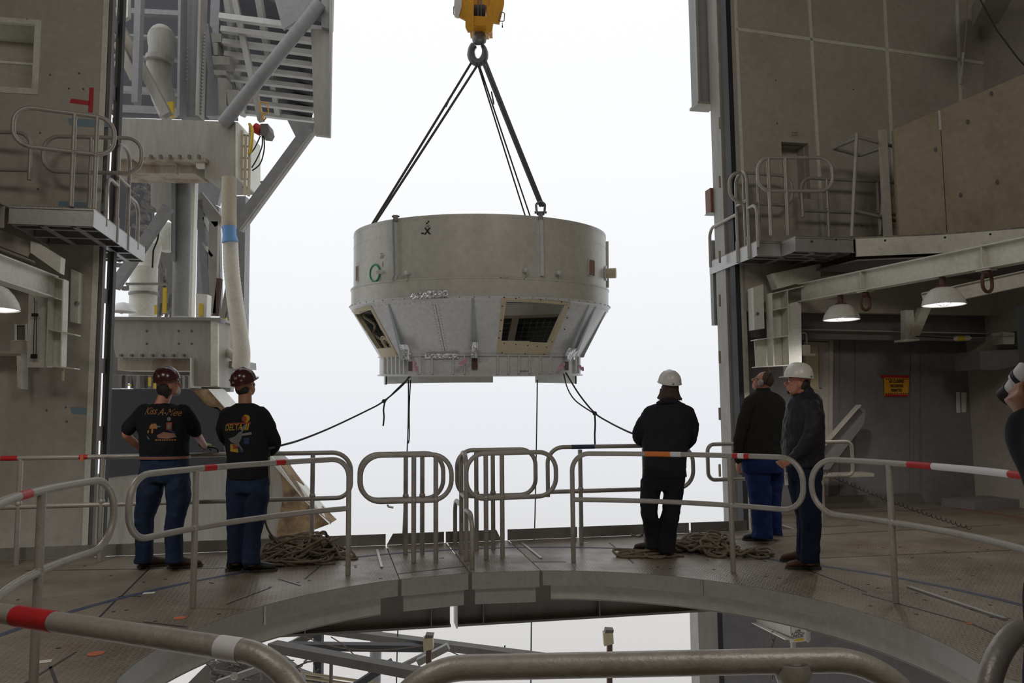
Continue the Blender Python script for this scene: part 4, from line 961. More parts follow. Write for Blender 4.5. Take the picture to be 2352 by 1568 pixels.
t = thing('shackle', 'dark steel shackle joining the thick sling to the front rim lug', 'shackle', LG)
obj('bow', MB().tube(dens(fillet([LG + Vector((-.05, 0, -.04)), LG + Vector((-.06, 0, .08)), LG + Vector((.0, 0, .12)), LG + Vector((.06, 0, .08)), LG + Vector((.05, 0, -.04))], .04, 5), .03), .016, 10), 'hook_steel', t, 60); obj('pin', MB().tube([LG + Vector((-.08, 0, -.03)), LG + Vector((.08, 0, -.03))], .016, 10), 'hook_steel', t, 60)
def catmull(P, n=10):
    out = []; P = [Vector(p) for p in P]
    for i in range(len(P) - 1):
        p0, p1, p2, p3 = P[max(i - 1, 0)], P[i], P[i + 1], P[min(i + 2, len(P) - 1)]
        for k in range(n): t_ = k / n; out.append(.5 * ((2 * p1) + (p2 - p0) * t_ + (2 * p0 - 5 * p1 + 4 * p2 - p3) * t_ * t_ + (3 * p1 - p0 - 3 * p2 + p3) * t_ ** 3))
    return out + [P[-1]]
def rope(lab, pts, r=.011, m_='rope_dark', name='tag_line'): return tag(obj(name, MB().tube(catmull([W(*p) for p in pts], 8), r, 8), m_, smooth=60), lab, 'rope')
rope('black tag line from hull bottom left to the hand of the dark shirted man', [(944, 858, 10.9), (925, 884, 10.7), (880, 922, 10.3), (840, 944, 9.9), (760, 982, 9.0), (690, 1010, 8.2), (640, 1024, 7.62), (619, 1029, 7.42)])
rope('second strand of the left tag line joining at its knot', [(948, 860, 10.9), (915, 890, 10.6), (885, 921, 10.32)], .008)
rope('short rope end hanging from the knot of the left tag line', [(884, 922, 10.3), (881, 940, 10.3), (882, 958, 10.3), (880, 978, 10.3)])
rope('long thin rope hanging from the hull behind the left loops to below deck', [(938, 872, 11.4), (938, 934, 11.4), (936, 1016, 11.4), (930, 1120, 11.4), (924, 1260, 11.4), (913, 1470, 11.4), (910, 1640, 11.4)], .009)
rope('shorter rope strand hanging beside the long thin rope', [(943, 872, 11.4), (940, 936, 11.4), (940, 1000, 11.4), (938, 1018, 11.4)], .009)
rope('long thin rope hanging from the hull right of centre to below deck', [(1234, 872, 11.6), (1233, 960, 11.6), (1231, 1080, 11.6), (1228, 1210, 11.6), (1221, 1400, 11.6), (1219, 1640, 11.6)], .009)
rope('black tag line from hull bottom right down to the navy jacket man', [(1300, 856, 10.9), (1330, 905, 10.5), (1366, 948, 10.0), (1400, 970, 9.4), (1440, 990, 8.6), (1468, 1001, 8.24), (1490, 1016, 8.34)])
rope('slack second strand of the right tag line, looping to its knot', [(1295, 858, 10.9), (1303, 890, 10.7), (1322, 920, 10.4), (1364, 949, 10.02)], .009)
rope('short rope end hanging from the knot of the right tag line', [(1366, 949, 10), (1367, 975, 10), (1366, 1000, 10), (1367, 1027, 10)])
t = tag(obj('rope_knot', MB().ball(W(882, 921, 10.3), (.03, .03, .028), seg=10, rg=8), 'rope_dark', smooth=60), 'dark knot in the left tag line', 'knot'); t = tag(obj('rope_knot', MB().ball(W(1366, 949, 10), (.03, .03, .028), seg=10, rg=8), 'rope_dark', smooth=60), 'dark knot in the right tag line', 'knot')
# rope piles on the deck
def pile(lab, cx, cy, rx, ry, hgt, n, seed, r=.014, extra=(), rmin=.10, rmax=.26):
    rnd = random.Random(seed); c = G(cx, cy); pts = []
    for i in range(n):
        a = rnd.uniform(0, 6.28); rr = math.sqrt(rnd.random()); ox, oy = c.x + rx * rr * math.cos(a), c.y + ry * rr * math.sin(a); lr = rnd.uniform(rmin, rmax) ; ph = rnd.uniform(0, 6.28); sgn = rnd.choice((-1, 1))
        zz = r + max(0, 1 - rr * rr) * hgt * (i / n)
        tl = rnd.uniform(-.5, .9)
        for k in range(5): th = ph + sgn * k * 1.2; pts.append(Vector((ox + lr * math.cos(th), oy + lr * math.sin(th), max(r, zz + lr * tl * math.sin(th + ph) * (1 if hgt > .05 else .15)))))
    for e_ in extra: pts.append(G(*e_) + NZ * r)
    return tag(obj('rope_pile', MB().tube(catmull(pts, 5), r, 8), 'rope', smooth=60), lab, 'rope', None)
pile('pile of thick grey brown rope on deck right of the dark shirted man', 690, 1283, .34, .30, .17, 74, 4, .012, [(760, 1282), (815, 1280), (812, 1286), (760, 1280)])
pile('spread pile of knotted grey rope on deck behind the navy jacket man', 1610, 1262, .36, .30, .12, 66, 9, .0135, rmin=.05, rmax=.15)
pile('loose end of knotted rope trailing right of the rope pile', 1700, 1277, .28, .10, .06, 10, 12, .0135, rmin=.06, rmax=.13)
pile('loose knotted rope lying in front of the navy jacket man', 1505, 1278, .30, .09, .06, 9, 21, .0135, rmin=.06, rmax=.13)
rope('rope rising from the left rope pile to the hand of the dark shirted man', [(640, 1252, 8.0), (610, 1200, 7.7), (616, 1120, 7.5), (618, 1050, 7.42)], .010, 'rope')
rope('rope hanging down from the hands of the navy jacket man', [(1486, 1036, 8.36), (1480, 1070, 8.36), (1477, 1100, 8.38), (1477, 1170, 8.45), (1479, 1215, 8.7), (1470, 1232, 8.7), (1448, 1226, 8.9)], .011, 'rope')
# ------------------------------------------------------------------ outside service tower at left
def wslab(pts, Y, th, yaw=None):   # outline at depth Y with real thickness th going back
    return MB().slab([W(px, py, Y) for px, py in pts], Vector((0, th, 0)))
def wbar(a, b, Y, wpx, dep, Y2=None):
    p, q = W(*a, Y), W(*b, Y2 or Y); w_ = wpx * (Y + (Y2 or Y)) / 2 / FPX
    Yd = (q - p).normalized(); Xv = Vector((0, 1, 0)); Xv = (Xv - Yd * Xv.dot(Yd)).normalized(); Zv = Yd.cross(Xv)
    return MB().box((p + q) / 2, (w_, (q - p).length, dep), Zv, Yd, Xv)
def wtube(pts, rpx, Y=None, seg=20):
    P = [W(p[0], p[1], p[2] if len(p) > 2 else Y) for p in pts]; Ym = sum(q.y for q in P) / len(P)
    return MB().tube(P, rpx * Ym / FPX if not isinstance(rpx, list) else [r_ * Ym / FPX for r_ in rpx], seg)
TY = 14.0
tw = thing('service_tower', 'grey steel service tower outside at left with columns, braces and box beams', 'tower', W(400, 1250, TY))
def tp(name, mb, m_='tower_grey', par=tw, smooth=False): return obj(name, mb, m_, par, smooth)
# main column with bolted flanges
c = tp('main_column', wtube([(448, -60), (441, 276)], 21, TY), 'tower_grey', smooth=40)
tp('splice_flange', wbar((421, -60), (417, 272), TY - .35, 6, .3), 'tower_grey', c); tp('splice_flange', wbar((468, -60), (459, 272), TY - .35, 6, .3), 'weathered', c)
k = MB()
for i in range(24):
    for x0, x1 in ((470, 461), (414, 412)):
        f = i / 24; k.ball(W(x0 + (x1 - x0) * f, 78 + 190 * f, TY - .4), .026, seg=8, rg=5)
for i in range(9):
    for dx in (-14, 14): k.ball(W(445 - i * .4 + dx, 112 + i * 9, TY - .31), .018, seg=8, rg=5)
o = tp('bolt_row', k, 'tower_grey', c); o['kind'] = 'stuff'
c = tp('main_column', wtube([(424, 396), (418, 728)], 22, TY + .2), 'tower_grey', smooth=40)
tp('edge_strip', wbar((449, 396), (440, 728), TY - .1, 7, .15), 'white_paint', c); tp('splice_flange', wbar((402, 396), (400, 600), TY, 4, .2), 'tower_grey', c)
# top platform seen from below
P0 = [(508, -60, TY - .5), (760, -60, TY - .5)]
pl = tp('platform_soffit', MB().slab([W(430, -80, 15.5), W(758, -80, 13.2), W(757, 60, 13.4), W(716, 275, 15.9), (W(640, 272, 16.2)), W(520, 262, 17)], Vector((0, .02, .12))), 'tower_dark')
for i in range(9):
    y0 = 38 + i * 30 - i * i * .35; tp('soffit_beam', wbar((505 + i * 4, y0), (757 - i * 3, y0 + 33 - i * 1.3), 13.55 + i * .29, 13 - i * .45, .12), 'beam_light', pl)
for (a, b) in (((590, -30), (640, 268)), ((520, -20), (560, 265))): tp('soffit_stringer', wbar(a, b, 13.3, 14, .1, 15.9), 'beam_light', pl)
tp('end_fascia', wslab([(714, 66), (758, 68), (756, 312), (722, 308)], 13.1, .12), 'weathered', pl); tp('fascia_upper', wslab([(738, -60), (765, -60), (762, 66), (738, 62)], 13.0, .12), 'tower_grey', pl)
tp('fascia_edge', wslab([(757, -40), (764, -40), (758, 312), (755, 312)], 12.9, .08), 'weathered', pl)
tp('gusset_plate', wslab([(620, -40), (700, -40), (738, 10), (650, 68)], 13.0, .06), 'tower_grey'); tp('gusset_plate', wslab([(660, 276), (722, 283), (720, 300), (683, 322)], 13.2, .06), 'tower_grey')
tp('diagonal_brace', wtube([(735, 8), (512, 285)], 16, 12.9), 'tower_grey', smooth=40)
b = tp('diagonal_brace', wbar((712, 298), (545, 525), 13.2, 24, .22), 'tower_grey'); tp('brace_edge', wbar((722, 305), (556, 530), 13.0, 4, .1), 'weathered', b)
tp('brace_tab', wslab([(597, 416), (612, 414), (618, 421), (598, 420)], 13.1, .1), 'tower_grey', b)
tp('thin_brace', wbar((533, -30), (600, 278), 13.9, 13, .12), 'weathered')
tp('vertical_post', wbar((323, -60), (313, 238), 13.4, 15, .15), 'tower_grey'); tp('diagonal_strut', wbar((276, 62), (385, 265), 13.7, 20, .15), 'weathered'); tp('diagonal_strut', wbar((272, 100), (312, 185), 13.6, 20, .15), 'weathered')
tp('gusset_plate', wslab([(268, -40), (295, -40), (294, 38), (280, 46), (268, 46)], 13.5, .1), 'white_paint')
for y in (26, 82, 130, 205, 248): tp('cross_beam', wbar((262, y), (420, y + 8), 15.2, 12 if y > 200 or y < 30 else 5, .15), 'tower_grey')
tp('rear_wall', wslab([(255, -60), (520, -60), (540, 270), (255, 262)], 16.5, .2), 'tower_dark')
tp('vertical_post', wbar((500, -20), (488, 270), 15.0, 22, .2), 'tower_grey'); tp('vertical_post', wbar((476, 60), (500, 270), 14.6, 14, .2), 'tower_grey'); tp('vertical_post', wbar((530, 100), (538, 260), 15.2, 14, .15), 'tower_grey')
for a in ((484, 75, 508, 96), (488, 96, 500, 126), (487, 128, 527, 148), (490, 160, 518, 172), (500, 178, 520, 270), (520, 205, 548, 240)): tp('equipment_box', wslab([(a[0], a[1]), (a[2], a[1] + 2), (a[2], a[3]), (a[0] + 3, a[3])], 14.2, .3), 'weathered')
# big duct elbow
tp('exhaust_duct', wtube([(369, 75), (372, 120), (366, 150), (366, 190), (376, 225), (392, 262)], [26, 30, 29, 28, 27, 26], 14.6, 24), 'weathered', smooth=50)
tp('duct_collar', wtube([(367, 132), (366, 142)], 31, 14.5, 24), 'weathered', smooth=40); tp('duct_hood', MB().ball(W(372, 95, 14.7), (.26, .3, .33), seg=20, rg=12), 'weathered', smooth=True)
tp('yellow_guard', wslab([(388, 233), (397, 233), (397, 268), (388, 268)], 14.0, .06), 'yellow_safety'); tp('yellow_guard', wslab([(370, 232), (386, 234), (386, 238), (370, 236)], 14.0, .06), 'yellow_safety')
# upper box beam
bx = tp('box_beam', wslab([(258, 270), (545, 280), (545, 406), (470, 408), (470, 366), (258, 364)], 13.0, 1.1), 'weathered')
tp('beam_lip', wslab([(308, 360), (472, 362), (472, 370), (308, 368)], 12.85, .3), 'rust', bx); tp('rusty_beam', wslab([(258, 368), (456, 370), (448, 398), (258, 396)], 13.1, .6), 'rust', bx)
k = MB()
for x in range(325, 470, 22): k.box(W(x, 360, 12.8), (.04, .06, .06))
tp('clip_row', k, 'steel_dark', bx); tp('end_plate', wslab([(541, 280), (546, 280), (546, 408), (541, 408)], 12.9, 1.2), 'white_paint', bx)
for (a) in ((402, 370, 406, 398), (450, 366, 471, 384)): tp('stiffener', wslab([(a[0], a[1]), (a[2], a[1]), (a[2] - 2, a[3]), (a[0], a[3])], 12.95, .1), 'rust' if a[0] < 410 else 'white_paint', bx)
# middle storey
tp('panel_column', wslab([(346, 400), (400, 402), (398, 514), (346, 470)], 14.4, .3), 'weathered'); tp('diagonal_strut', wbar((388, 475), (262, 660), 13.7, 22, .15), 'tower_grey')
v = tp('pressure_vessel', wtube([(331, 615), (328, 728)], 30, 14.6, 28), 'white_paint', smooth=40); tp('vessel_ring', wtube([(329, 672), (329, 677)], 31.5, 14.55, 28), 'steel_grey', v, 40); tp('vessel_rail', wbar((290, 652), (385, 652), 14.0, 5, .06), 'steel_grey', v)
tp('vessel_neck', wtube([(350, 560), (338, 615)], 22, 14.7, 24), 'white_paint', v, 40); tp('round_tank', MB().ball(W(384, 545, 15.0), (.28, .28, .3), seg=24, rg=14), 'white_paint', smooth=True)
tp('black_cable', wtube([(366, 525), (362, 550), (352, 575), (350, 615)], 2, 13.9, 8), 'black', smooth=True)
for a, b, wd, m_ in (((459, 460), (480, 720), 17, 'tower_grey'), ((455, 450), (507, 515), 26, 'weathered'), ((493, 510), (488, 720), 20, 'weathered'), ((505, 640), (495, 725), 9, 'dirty_brown'), ((530, 640), (500, 800), 12, 'weathered'), ((470, 500), (488, 540), 6, 'white_paint'), ((468, 560), (490, 590), 6, 'white_paint'), ((540, 700), (505, 792), 14, 'tower_grey')):
    tp('rear_brace', wbar(a, b, 14.9, wd, .12), m_)
tp('rear_column', wbar((558, 455), (552, 855), 15.5, 24, .3), 'tower_grey'); tp('rear_column', wbar((523, 780), (523, 900), 15.6, 20, .2), 'tower_grey')
s_ = tp('control_cabinet', wslab([(450, 674), (476, 676), (474, 730), (450, 729)], 13.6, .2), 'white_clean'); tp('yellow_sign', wslab([(457, 697), (465, 697), (465, 726), (457, 726)], 13.57, .02), 'yellow_safety', s_)
tp('yellow_guard', wslab([(374, 660), (381, 660), (380, 718), (373, 718)], 13.9, .05), 'yellow_safety'); tp('yellow_guard', wslab([(354, 700), (358, 700), (358, 722), (354, 722)], 13.9, .05), 'yellow_safety'); tp('yellow_rail', wbar((519, 730), (517, 798), 14.4, 4, .05), 'yellow_safety'); tp('yellow_rail', wbar((509, 780), (518, 784), 14.4, 3, .05), 'yellow_safety')
rnd = random.Random(11)
k = MB()
for i in range(26):
    x, y = rnd.uniform(262, 300), rnd.uniform(560, 720); 
    if rnd.random() < .6: k = merge(k, wbar((x, y), (x + rnd.uniform(-6, 30), y + rnd.uniform(-4, 4)), rnd.uniform(15, 16), rnd.uniform(3, 9), .1))
for i in range(22): x = rnd.uniform(352, 398); y = rnd.uniform(600, 716); k = merge(k, wbar((x, y), (x + rnd.uniform(-3, 3), y + rnd.uniform(8, 34)), rnd.uniform(14.8, 16), rnd.uniform(2, 7), .08))
for i in range(30): x = rnd.uniform(295, 345); y = rnd.uniform(410, 530); k = merge(k, wbar((x, y), (x + rnd.uniform(-20, 30), y + rnd.uniform(-5, 12)), rnd.uniform(15, 16), rnd.uniform(3, 10), .1))
o = tp('pipe_clutter', k, 'steel_dark'); o['kind'] = 'stuff'
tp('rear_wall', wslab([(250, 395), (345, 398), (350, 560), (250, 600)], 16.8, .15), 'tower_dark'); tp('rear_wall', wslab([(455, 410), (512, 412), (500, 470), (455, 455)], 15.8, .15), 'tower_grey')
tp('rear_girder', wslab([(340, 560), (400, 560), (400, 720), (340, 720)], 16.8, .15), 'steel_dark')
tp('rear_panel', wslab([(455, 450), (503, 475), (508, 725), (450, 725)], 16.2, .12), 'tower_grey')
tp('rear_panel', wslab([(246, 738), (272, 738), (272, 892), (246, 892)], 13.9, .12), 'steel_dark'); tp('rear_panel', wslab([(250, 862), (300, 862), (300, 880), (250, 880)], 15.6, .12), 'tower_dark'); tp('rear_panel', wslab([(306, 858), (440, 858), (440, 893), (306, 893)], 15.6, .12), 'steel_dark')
# lower box beam and leg
bx = tp('box_beam', wslab([(256, 733), (503, 735), (500, 888), (437, 886), (436, 822), (266, 820), (262, 800)], 12.8, 1.0), 'weathered')
tp('beam_lip', wslab([(252, 727), (505, 729), (505, 736), (252, 734)], 12.7, 1.2), 'steel_grey', bx); tp('rusty_beam', wslab([(270, 822), (434, 823), (434, 851), (270, 850)], 13.0, .5), 'rust', bx)
tp('side_plate', wslab([(484, 736), (500, 736), (500, 886), (484, 886)], 12.75, .06), 'white_paint', bx); tp('edge_plate', wslab([(436, 822), (440, 822), (440, 890), (436, 890)], 12.7, .4), 'white_paint', bx)
k = MB()
for x in range(278, 430, 24): k.box(W(x, 816, 12.77), (.03, .05, .04))
for x, y in ((337, 760), (410, 760), (440, 760), (337, 789), (410, 789), (440, 789)): k.ball(W(x, y, 12.8), .02, seg=8, rg=5)
tp('bolt_head', k, 'steel_dark', bx); tp('end_lug', wslab([(497, 730), (508, 731), (506, 741), (497, 740)], 12.6, .2), 'tower_grey', bx)
tp('shelf_bracket', wslab([(500, 828), (566, 830), (567, 846), (500, 845)], 13.3, .5), 'steel_grey'); tp('shelf_box', wslab([(500, 805), (514, 806), (514, 828), (500, 828)], 13.4, .3), 'steel_dark')
tp('lower_frame', wslab([(252, 850), (436, 852), (436, 862), (252, 860)], 13.5, .2), 'steel_dark')
k = MB()
for i in range(14): x = 262 + i * 13; k = merge(k, wbar((x, 858), (x + rnd.uniform(-3, 3), 892), 14 + rnd.uniform(0, .8), rnd.uniform(3, 9), .1))
o = tp('post_row', k, 'steel_dark'); o['kind'] = 'stuff'; tp('yellow_rail', wbar((258, 884), (300, 884), 14.6, 3, .05), 'yellow_safety'); tp('yellow_guard', wslab([(340, 866), (344, 866), (344, 886), (340, 886)], 14.1, .05), 'yellow_safety'); tp('yellow_guard', wslab([(352, 872), (356, 872), (356, 892), (352, 892)], 14.1, .05), 'yellow_safety')
tp('connector_block', wslab([(437, 886), (505, 888), (505, 896), (437, 895)], 13.2, .5), 'steel_dark')
# dark panel and wedge-shaped base
BY = 12.2
wb = thing('tower_base_wall', 'whitewashed concrete tower base with dark panel and sloped right edge showing brown rot', 'concrete base', W(450, 1260, BY))
tp('dark_panel', wslab([(238, 893), (436, 893), (470, 930), (500, 940), (520, 1064), (238, 1098)], BY, .3), 'dark_panel', wb)
tp('rotten_face', wslab([(380, 896), (482, 893), (560, 985), (500, 935), (398, 934)], BY + .05, .3), 'rot', wb)
tp('base_face', wslab([(205, 1090), (420, 1078), (520, 1052), (592, 1052), (606, 1030), (640, 1062), (655, 1125), (648, 1260), (205, 1270)], BY + .02, .6), 'weathered', wb)
tp('sloped_cap', MB().slab([W(478, 893, BY - .05), W(512, 893, BY + .5), W(757, 1178, BY + .5), W(757, 1204, BY - .05), W(700, 1150, BY - .05), W(640, 1065, BY - .05), W(606, 1030, BY - .05)], Vector((0, .1, -.02))), 'white_clean', wb)
tp('rotten_patch', wslab([(640, 1064), (700, 1148), (757, 1203), (708, 1222), (690, 1234), (668, 1238), (645, 1258), (633, 1238), (652, 1130)], BY - .02, .5), 'rot', wb)
# hose, hoist, ladder
h = thing('flexible_hose', 'white corrugated hose with beige upper sleeve and blue tape collar', 'hose', W(528, 525, 12.7))
tp('upper_sleeve', wtube([(527, 408), (526, 450), (526, 490), (526, 524)], 17, 12.7, 22), 'hose_beige', h, 50); tp('tape_collar', wtube([(526, 520), (527, 540), (529, 556)], [16, 15.5, 18.5], 12.65, 22), 'hose_tape', h, 50)
cp = catmull([W(529, 556, 12.7), W(532, 620, 12.7), (W(541, 700, 12.7)), W(551, 770, 12.7), W(555, 810, 12.7), W(553, 842, 12.8)], 18); cp2 = [p for p in cp]
rr = [(.118 + .02 * i / len(cp2)) * (1 + (.035 if i % 2 else 0)) for i in range(len(cp2))]; tp('corrugated_tube', MB().tube(cp2, rr, 26), 'hose_white', h, 80)
h2 = thing('flexible_hose', 'short white hose branching left behind the long corrugated hose', 'hose', W(520, 800, 13.2)); tp('tube', wtube([(496, 792, 13.4), (520, 806, 13.3), (548, 826, 13.0)], 10, None, 20), 'hose_white', h2, 50)
ho = thing('chain_hoist', 'red and dark electric hoist hanging from a yellow hook under tower platform', 'hoist', W(600, 296, 13.2))
tp('motor', wtube([(585, 293), (600, 301)], 12, 13.2, 18), 'red', ho, 40); tp('gearbox', wslab([(598, 284), (615, 284), (619, 300), (613, 311), (598, 309)], 13.1, .3), 'steel_dark', ho); tp('hook_frame', wtube([(598, 234), (614, 236), (617, 258), (606, 262), (598, 256), (598, 236)], 1.6, 13.2, 8), 'yellow', ho, 50)
tp('hook', wtube([(606, 260), (601, 268), (606, 277), (611, 270)], 2.2, 13.2, 8), 'yellow', ho, 50)
for a in ([(602, 308), (602, 335), (590, 365), (578, 385)], [(605, 308), (607, 340), (598, 375), (579, 392)], [(598, 312), (586, 338), (576, 352)]): tp('control_cable', MB().tube(catmull([W(x, y, 13.2) for x, y in a], 6), .012, 8), 'black', ho, 60)
ld = thing('ladder_rail', 'yellowish ladder cage beside the upper box beam of the tower', 'ladder', W(572, 448, 13.0))
for a, b in (((565, 312), (562, 448)), ((575, 286), (571, 450)), ((556, 300), (555, 412))): tp('rail', wbar(a, b, 13.1, 5, .05), 'cream', ld)
for y in (310, 335, 362, 388, 410, 430): tp('rung', wbar((556, y), (573, y + 2), 13.2, 3, .04), 'steel_grey', ld)
tp('hoop', MB().tube(catmull([W(573, 285, 13.1), W(580, 300, 12.9), W(576, 345, 12.9), W(572, 352, 13.1)], 6), .025, 8), 'yellow_safety', ld, 60)
pp = tag(obj('plastic_sheet', MB().rings([[W(272 + 8 * math.cos(t_) + rnd.uniform(-2, 2), y, 12.4 + .15 * math.sin(t_)) for t_ in [6.283 * i / 10 for i in range(10)]] for y in range(140, 236, 12)]), 'white_tape', smooth=60), 'crumpled translucent plastic sheet hanging behind the left door seal', 'plastic sheet')
tag(obj('dome_lamp', MB().lathe([(.03, .16), (.10, .14), (.20, .04), (.22, 0)], Matrix.Translation(W(282, 716, 13.0)), 24), 'reflector', smooth=60), 'pale dome lamp outside, left of the tower vessel', 'lamp')
# ------------------------------------------------------------------ lower structure seen through the opening
lt = thing('lower_truss', 'dark steel truss frame of the lower level seen below the deck', 'truss', W(900, 1560, 11.5))
def lp(name, mb, m_='steel_grey', smooth=False): return obj(name, mb, m_, lt, smooth)
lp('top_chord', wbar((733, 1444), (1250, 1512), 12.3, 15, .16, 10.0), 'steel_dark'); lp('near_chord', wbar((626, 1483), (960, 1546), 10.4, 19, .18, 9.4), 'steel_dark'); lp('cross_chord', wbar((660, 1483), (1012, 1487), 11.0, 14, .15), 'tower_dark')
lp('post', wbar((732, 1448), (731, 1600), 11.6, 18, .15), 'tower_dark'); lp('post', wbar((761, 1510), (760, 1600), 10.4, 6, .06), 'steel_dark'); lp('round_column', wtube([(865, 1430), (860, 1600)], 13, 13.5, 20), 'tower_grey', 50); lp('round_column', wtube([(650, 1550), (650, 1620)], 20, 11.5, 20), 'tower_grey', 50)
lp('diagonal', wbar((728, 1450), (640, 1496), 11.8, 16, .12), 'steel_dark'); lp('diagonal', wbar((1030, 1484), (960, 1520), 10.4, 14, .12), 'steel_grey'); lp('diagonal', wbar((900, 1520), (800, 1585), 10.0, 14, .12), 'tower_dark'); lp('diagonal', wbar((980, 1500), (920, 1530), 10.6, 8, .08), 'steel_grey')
lp('handrail_bar', wbar((500, 1568), (640, 1520), 9.8, 12, .1), 'steel_grey'); lp('handrail_bar', wbar((560, 1600), (700, 1555), 9.8, 12, .1), 'steel_grey')
for y in (1544, 1554, 1566): lp('pipe', wtube([(690, y), (870, y + 26)], 3.4, 10.6, 10), 'cream', 50)
lp('yellow_label', wslab([(695, 1496), (716, 1498), (716, 1505), (695, 1503)], 10.15, .01), 'yellow_safety')
rnd = random.Random(2); k = MB()
for i in range(34):
    x, y = rnd.uniform(500, 720), rnd.uniform(1500, 1566); P = [W(x + rnd.uniform(-40, 40), y + rnd.uniform(-14, 18), 11.4 + rnd.uniform(-.4, .4)) for _ in range(4)]; k.tube(catmull(P, 5), rnd.choice((.008, .012, .02)), 6)
o = lp('cable_tangle', k, 'steel_dark', 60); o['kind'] = 'stuff'
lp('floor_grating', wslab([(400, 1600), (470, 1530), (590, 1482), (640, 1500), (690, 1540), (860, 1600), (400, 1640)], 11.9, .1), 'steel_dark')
k = MB()
for a in ([(676, 1448), (720, 1470), (790, 1488), (880, 1492), (975, 1482)], [(760, 1462), (800, 1490), (850, 1546)], [(1000, 1482), (1040, 1498), (1060, 1508)]): k.tube(catmull([W(x, y, 10.8) for x, y in a], 6), .008, 6)
lp('loose_wire', k, 'rope', 60)
lp('gauge', wtube([(538, 1551, 9.7), (538, 1552, 9.72)], 8, None, 16), 'white_clean')
def lampbox(px, y0, y1, yb, Y, lab, flip=0):
    t = thing('post_light', lab, 'light', W(px, yb, Y)); s = Y / FPX
    obj('housing', wslab([(px - 12, y0), (px + 10, y0 - 3), (px + 12, y0 + 24), (px - 10, y0 + 30)], Y - .05, .12), 'cream', t); obj('cap', wslab([(px - 6, y0 - 8), (px + 12, y0 - 7), (px + 11, y0 - 1), (px - 8, y0)], Y - .06, .14), 'steel_dark', t); obj('post', wbar((px + 2, y0), (px + 2, yb), Y + .05, 11, .1), 'dirty_brown', t)
lampbox(983, 1466, 1500, 1600, 10.0, 'small boxy light on a post at the truss end, left of centre'); lampbox(1398, 1454, 1484, 1600, 10.2, 'small boxy light on a post standing alone in the bright gap below')
tag(obj('truss_clamp', merge(wbar((1160, 1482), (1156, 1500), 10.6, 3, .03), wbar((1152, 1500), (1164, 1498), 10.6, 6, .06)), 'black'), 'small black clamp sticking up from the lower truss chord', 'clamp')
# ------------------------------------------------------------------ crane beams, brackets, lamps of the room
def rail_beam(lab, pa, pb, v_end, za, hgt, capw, ext=1.35):
    # pa: pixel of the far end on the top flange at plane v_end; pb: other pixel on the same level top flange
    A = V(*pa, v_end); Bq = G(*pb, A.z); d = (Bq - A).normalized(); E_ = A + d * ((Bq - A).length * ext); m_ = NZ * (hgt / 2)
    t = thing('crane_beam', lab, 'steel beam', A - NZ * hgt); obj('beam', MB().ibeam(A - m_, E_ - m_, capw, hgt, .014), 'white_paint', t)
    return t, A, E_, d
t, A, E_, d = rail_beam('long white I beam running over the right deck, two lamps below it', (1840, 652), (2352, 546), 10.0, 0, .26, .15)
HB = .26; side = d.cross(NZ)
for px in (1984, 2262):
    lo, hi = 0, 9
    for _ in range(40):
        m_ = (lo + hi) / 2; q = CM.inverted() @ (A + d * m_)
        if q.x / -q.z * FPX + 1176 < px: lo = m_
        else: hi = m_
    c = A + d * lo - NZ * HB
    obj('stiffener_plate', MB().box(c + NZ * HB / 2, (.012, .13, HB - .02), d, side), 'white_paint', t)
    g = thing('lifting_ring', 'dark red swivel lifting ring under the white beam, %s' % ('between the two dome lamps' if px < 2000 else 'right of the larger dome lamp'), 'lifting ring', c)
    obj('mount_plate', MB().box(c - NZ * .01, (.16, .12, .018), d, side), 'white_paint', g); obj('swivel', MB().lathe([(.001, -.02), (.045, -.02), (.05, -.05), (.03, -.08), (.001, -.085)], Matrix.Translation(c), 16), 'dirty_brown', g, True)
    X = side; obj('ring', MB().tube(dens(fillet([c + X * -.075 - NZ * .04, c + X * -.08 - NZ * .25, c + X * .08 - NZ * .25, c + X * .075 - NZ * .04], .075, 8, closed=True), .03, True), .019, 12, closed=True), 'dirty_brown', g, 60)
def dome(px, py, lab, R0=.235, off=0, lit=True):
    lo, hi = 0, 9
    for _ in range(40):
        m_ = (lo + hi) / 2; q = CM.inverted() @ (A + d * m_)
        if q.x / -q.z * FPX + 1176 < px: lo = m_
        else: hi = m_
    c = A + d * lo; z = colz(c, px, py); c = Vector((c.x, c.y, z)); return lampat(c, lab, R0, A.z - HB)
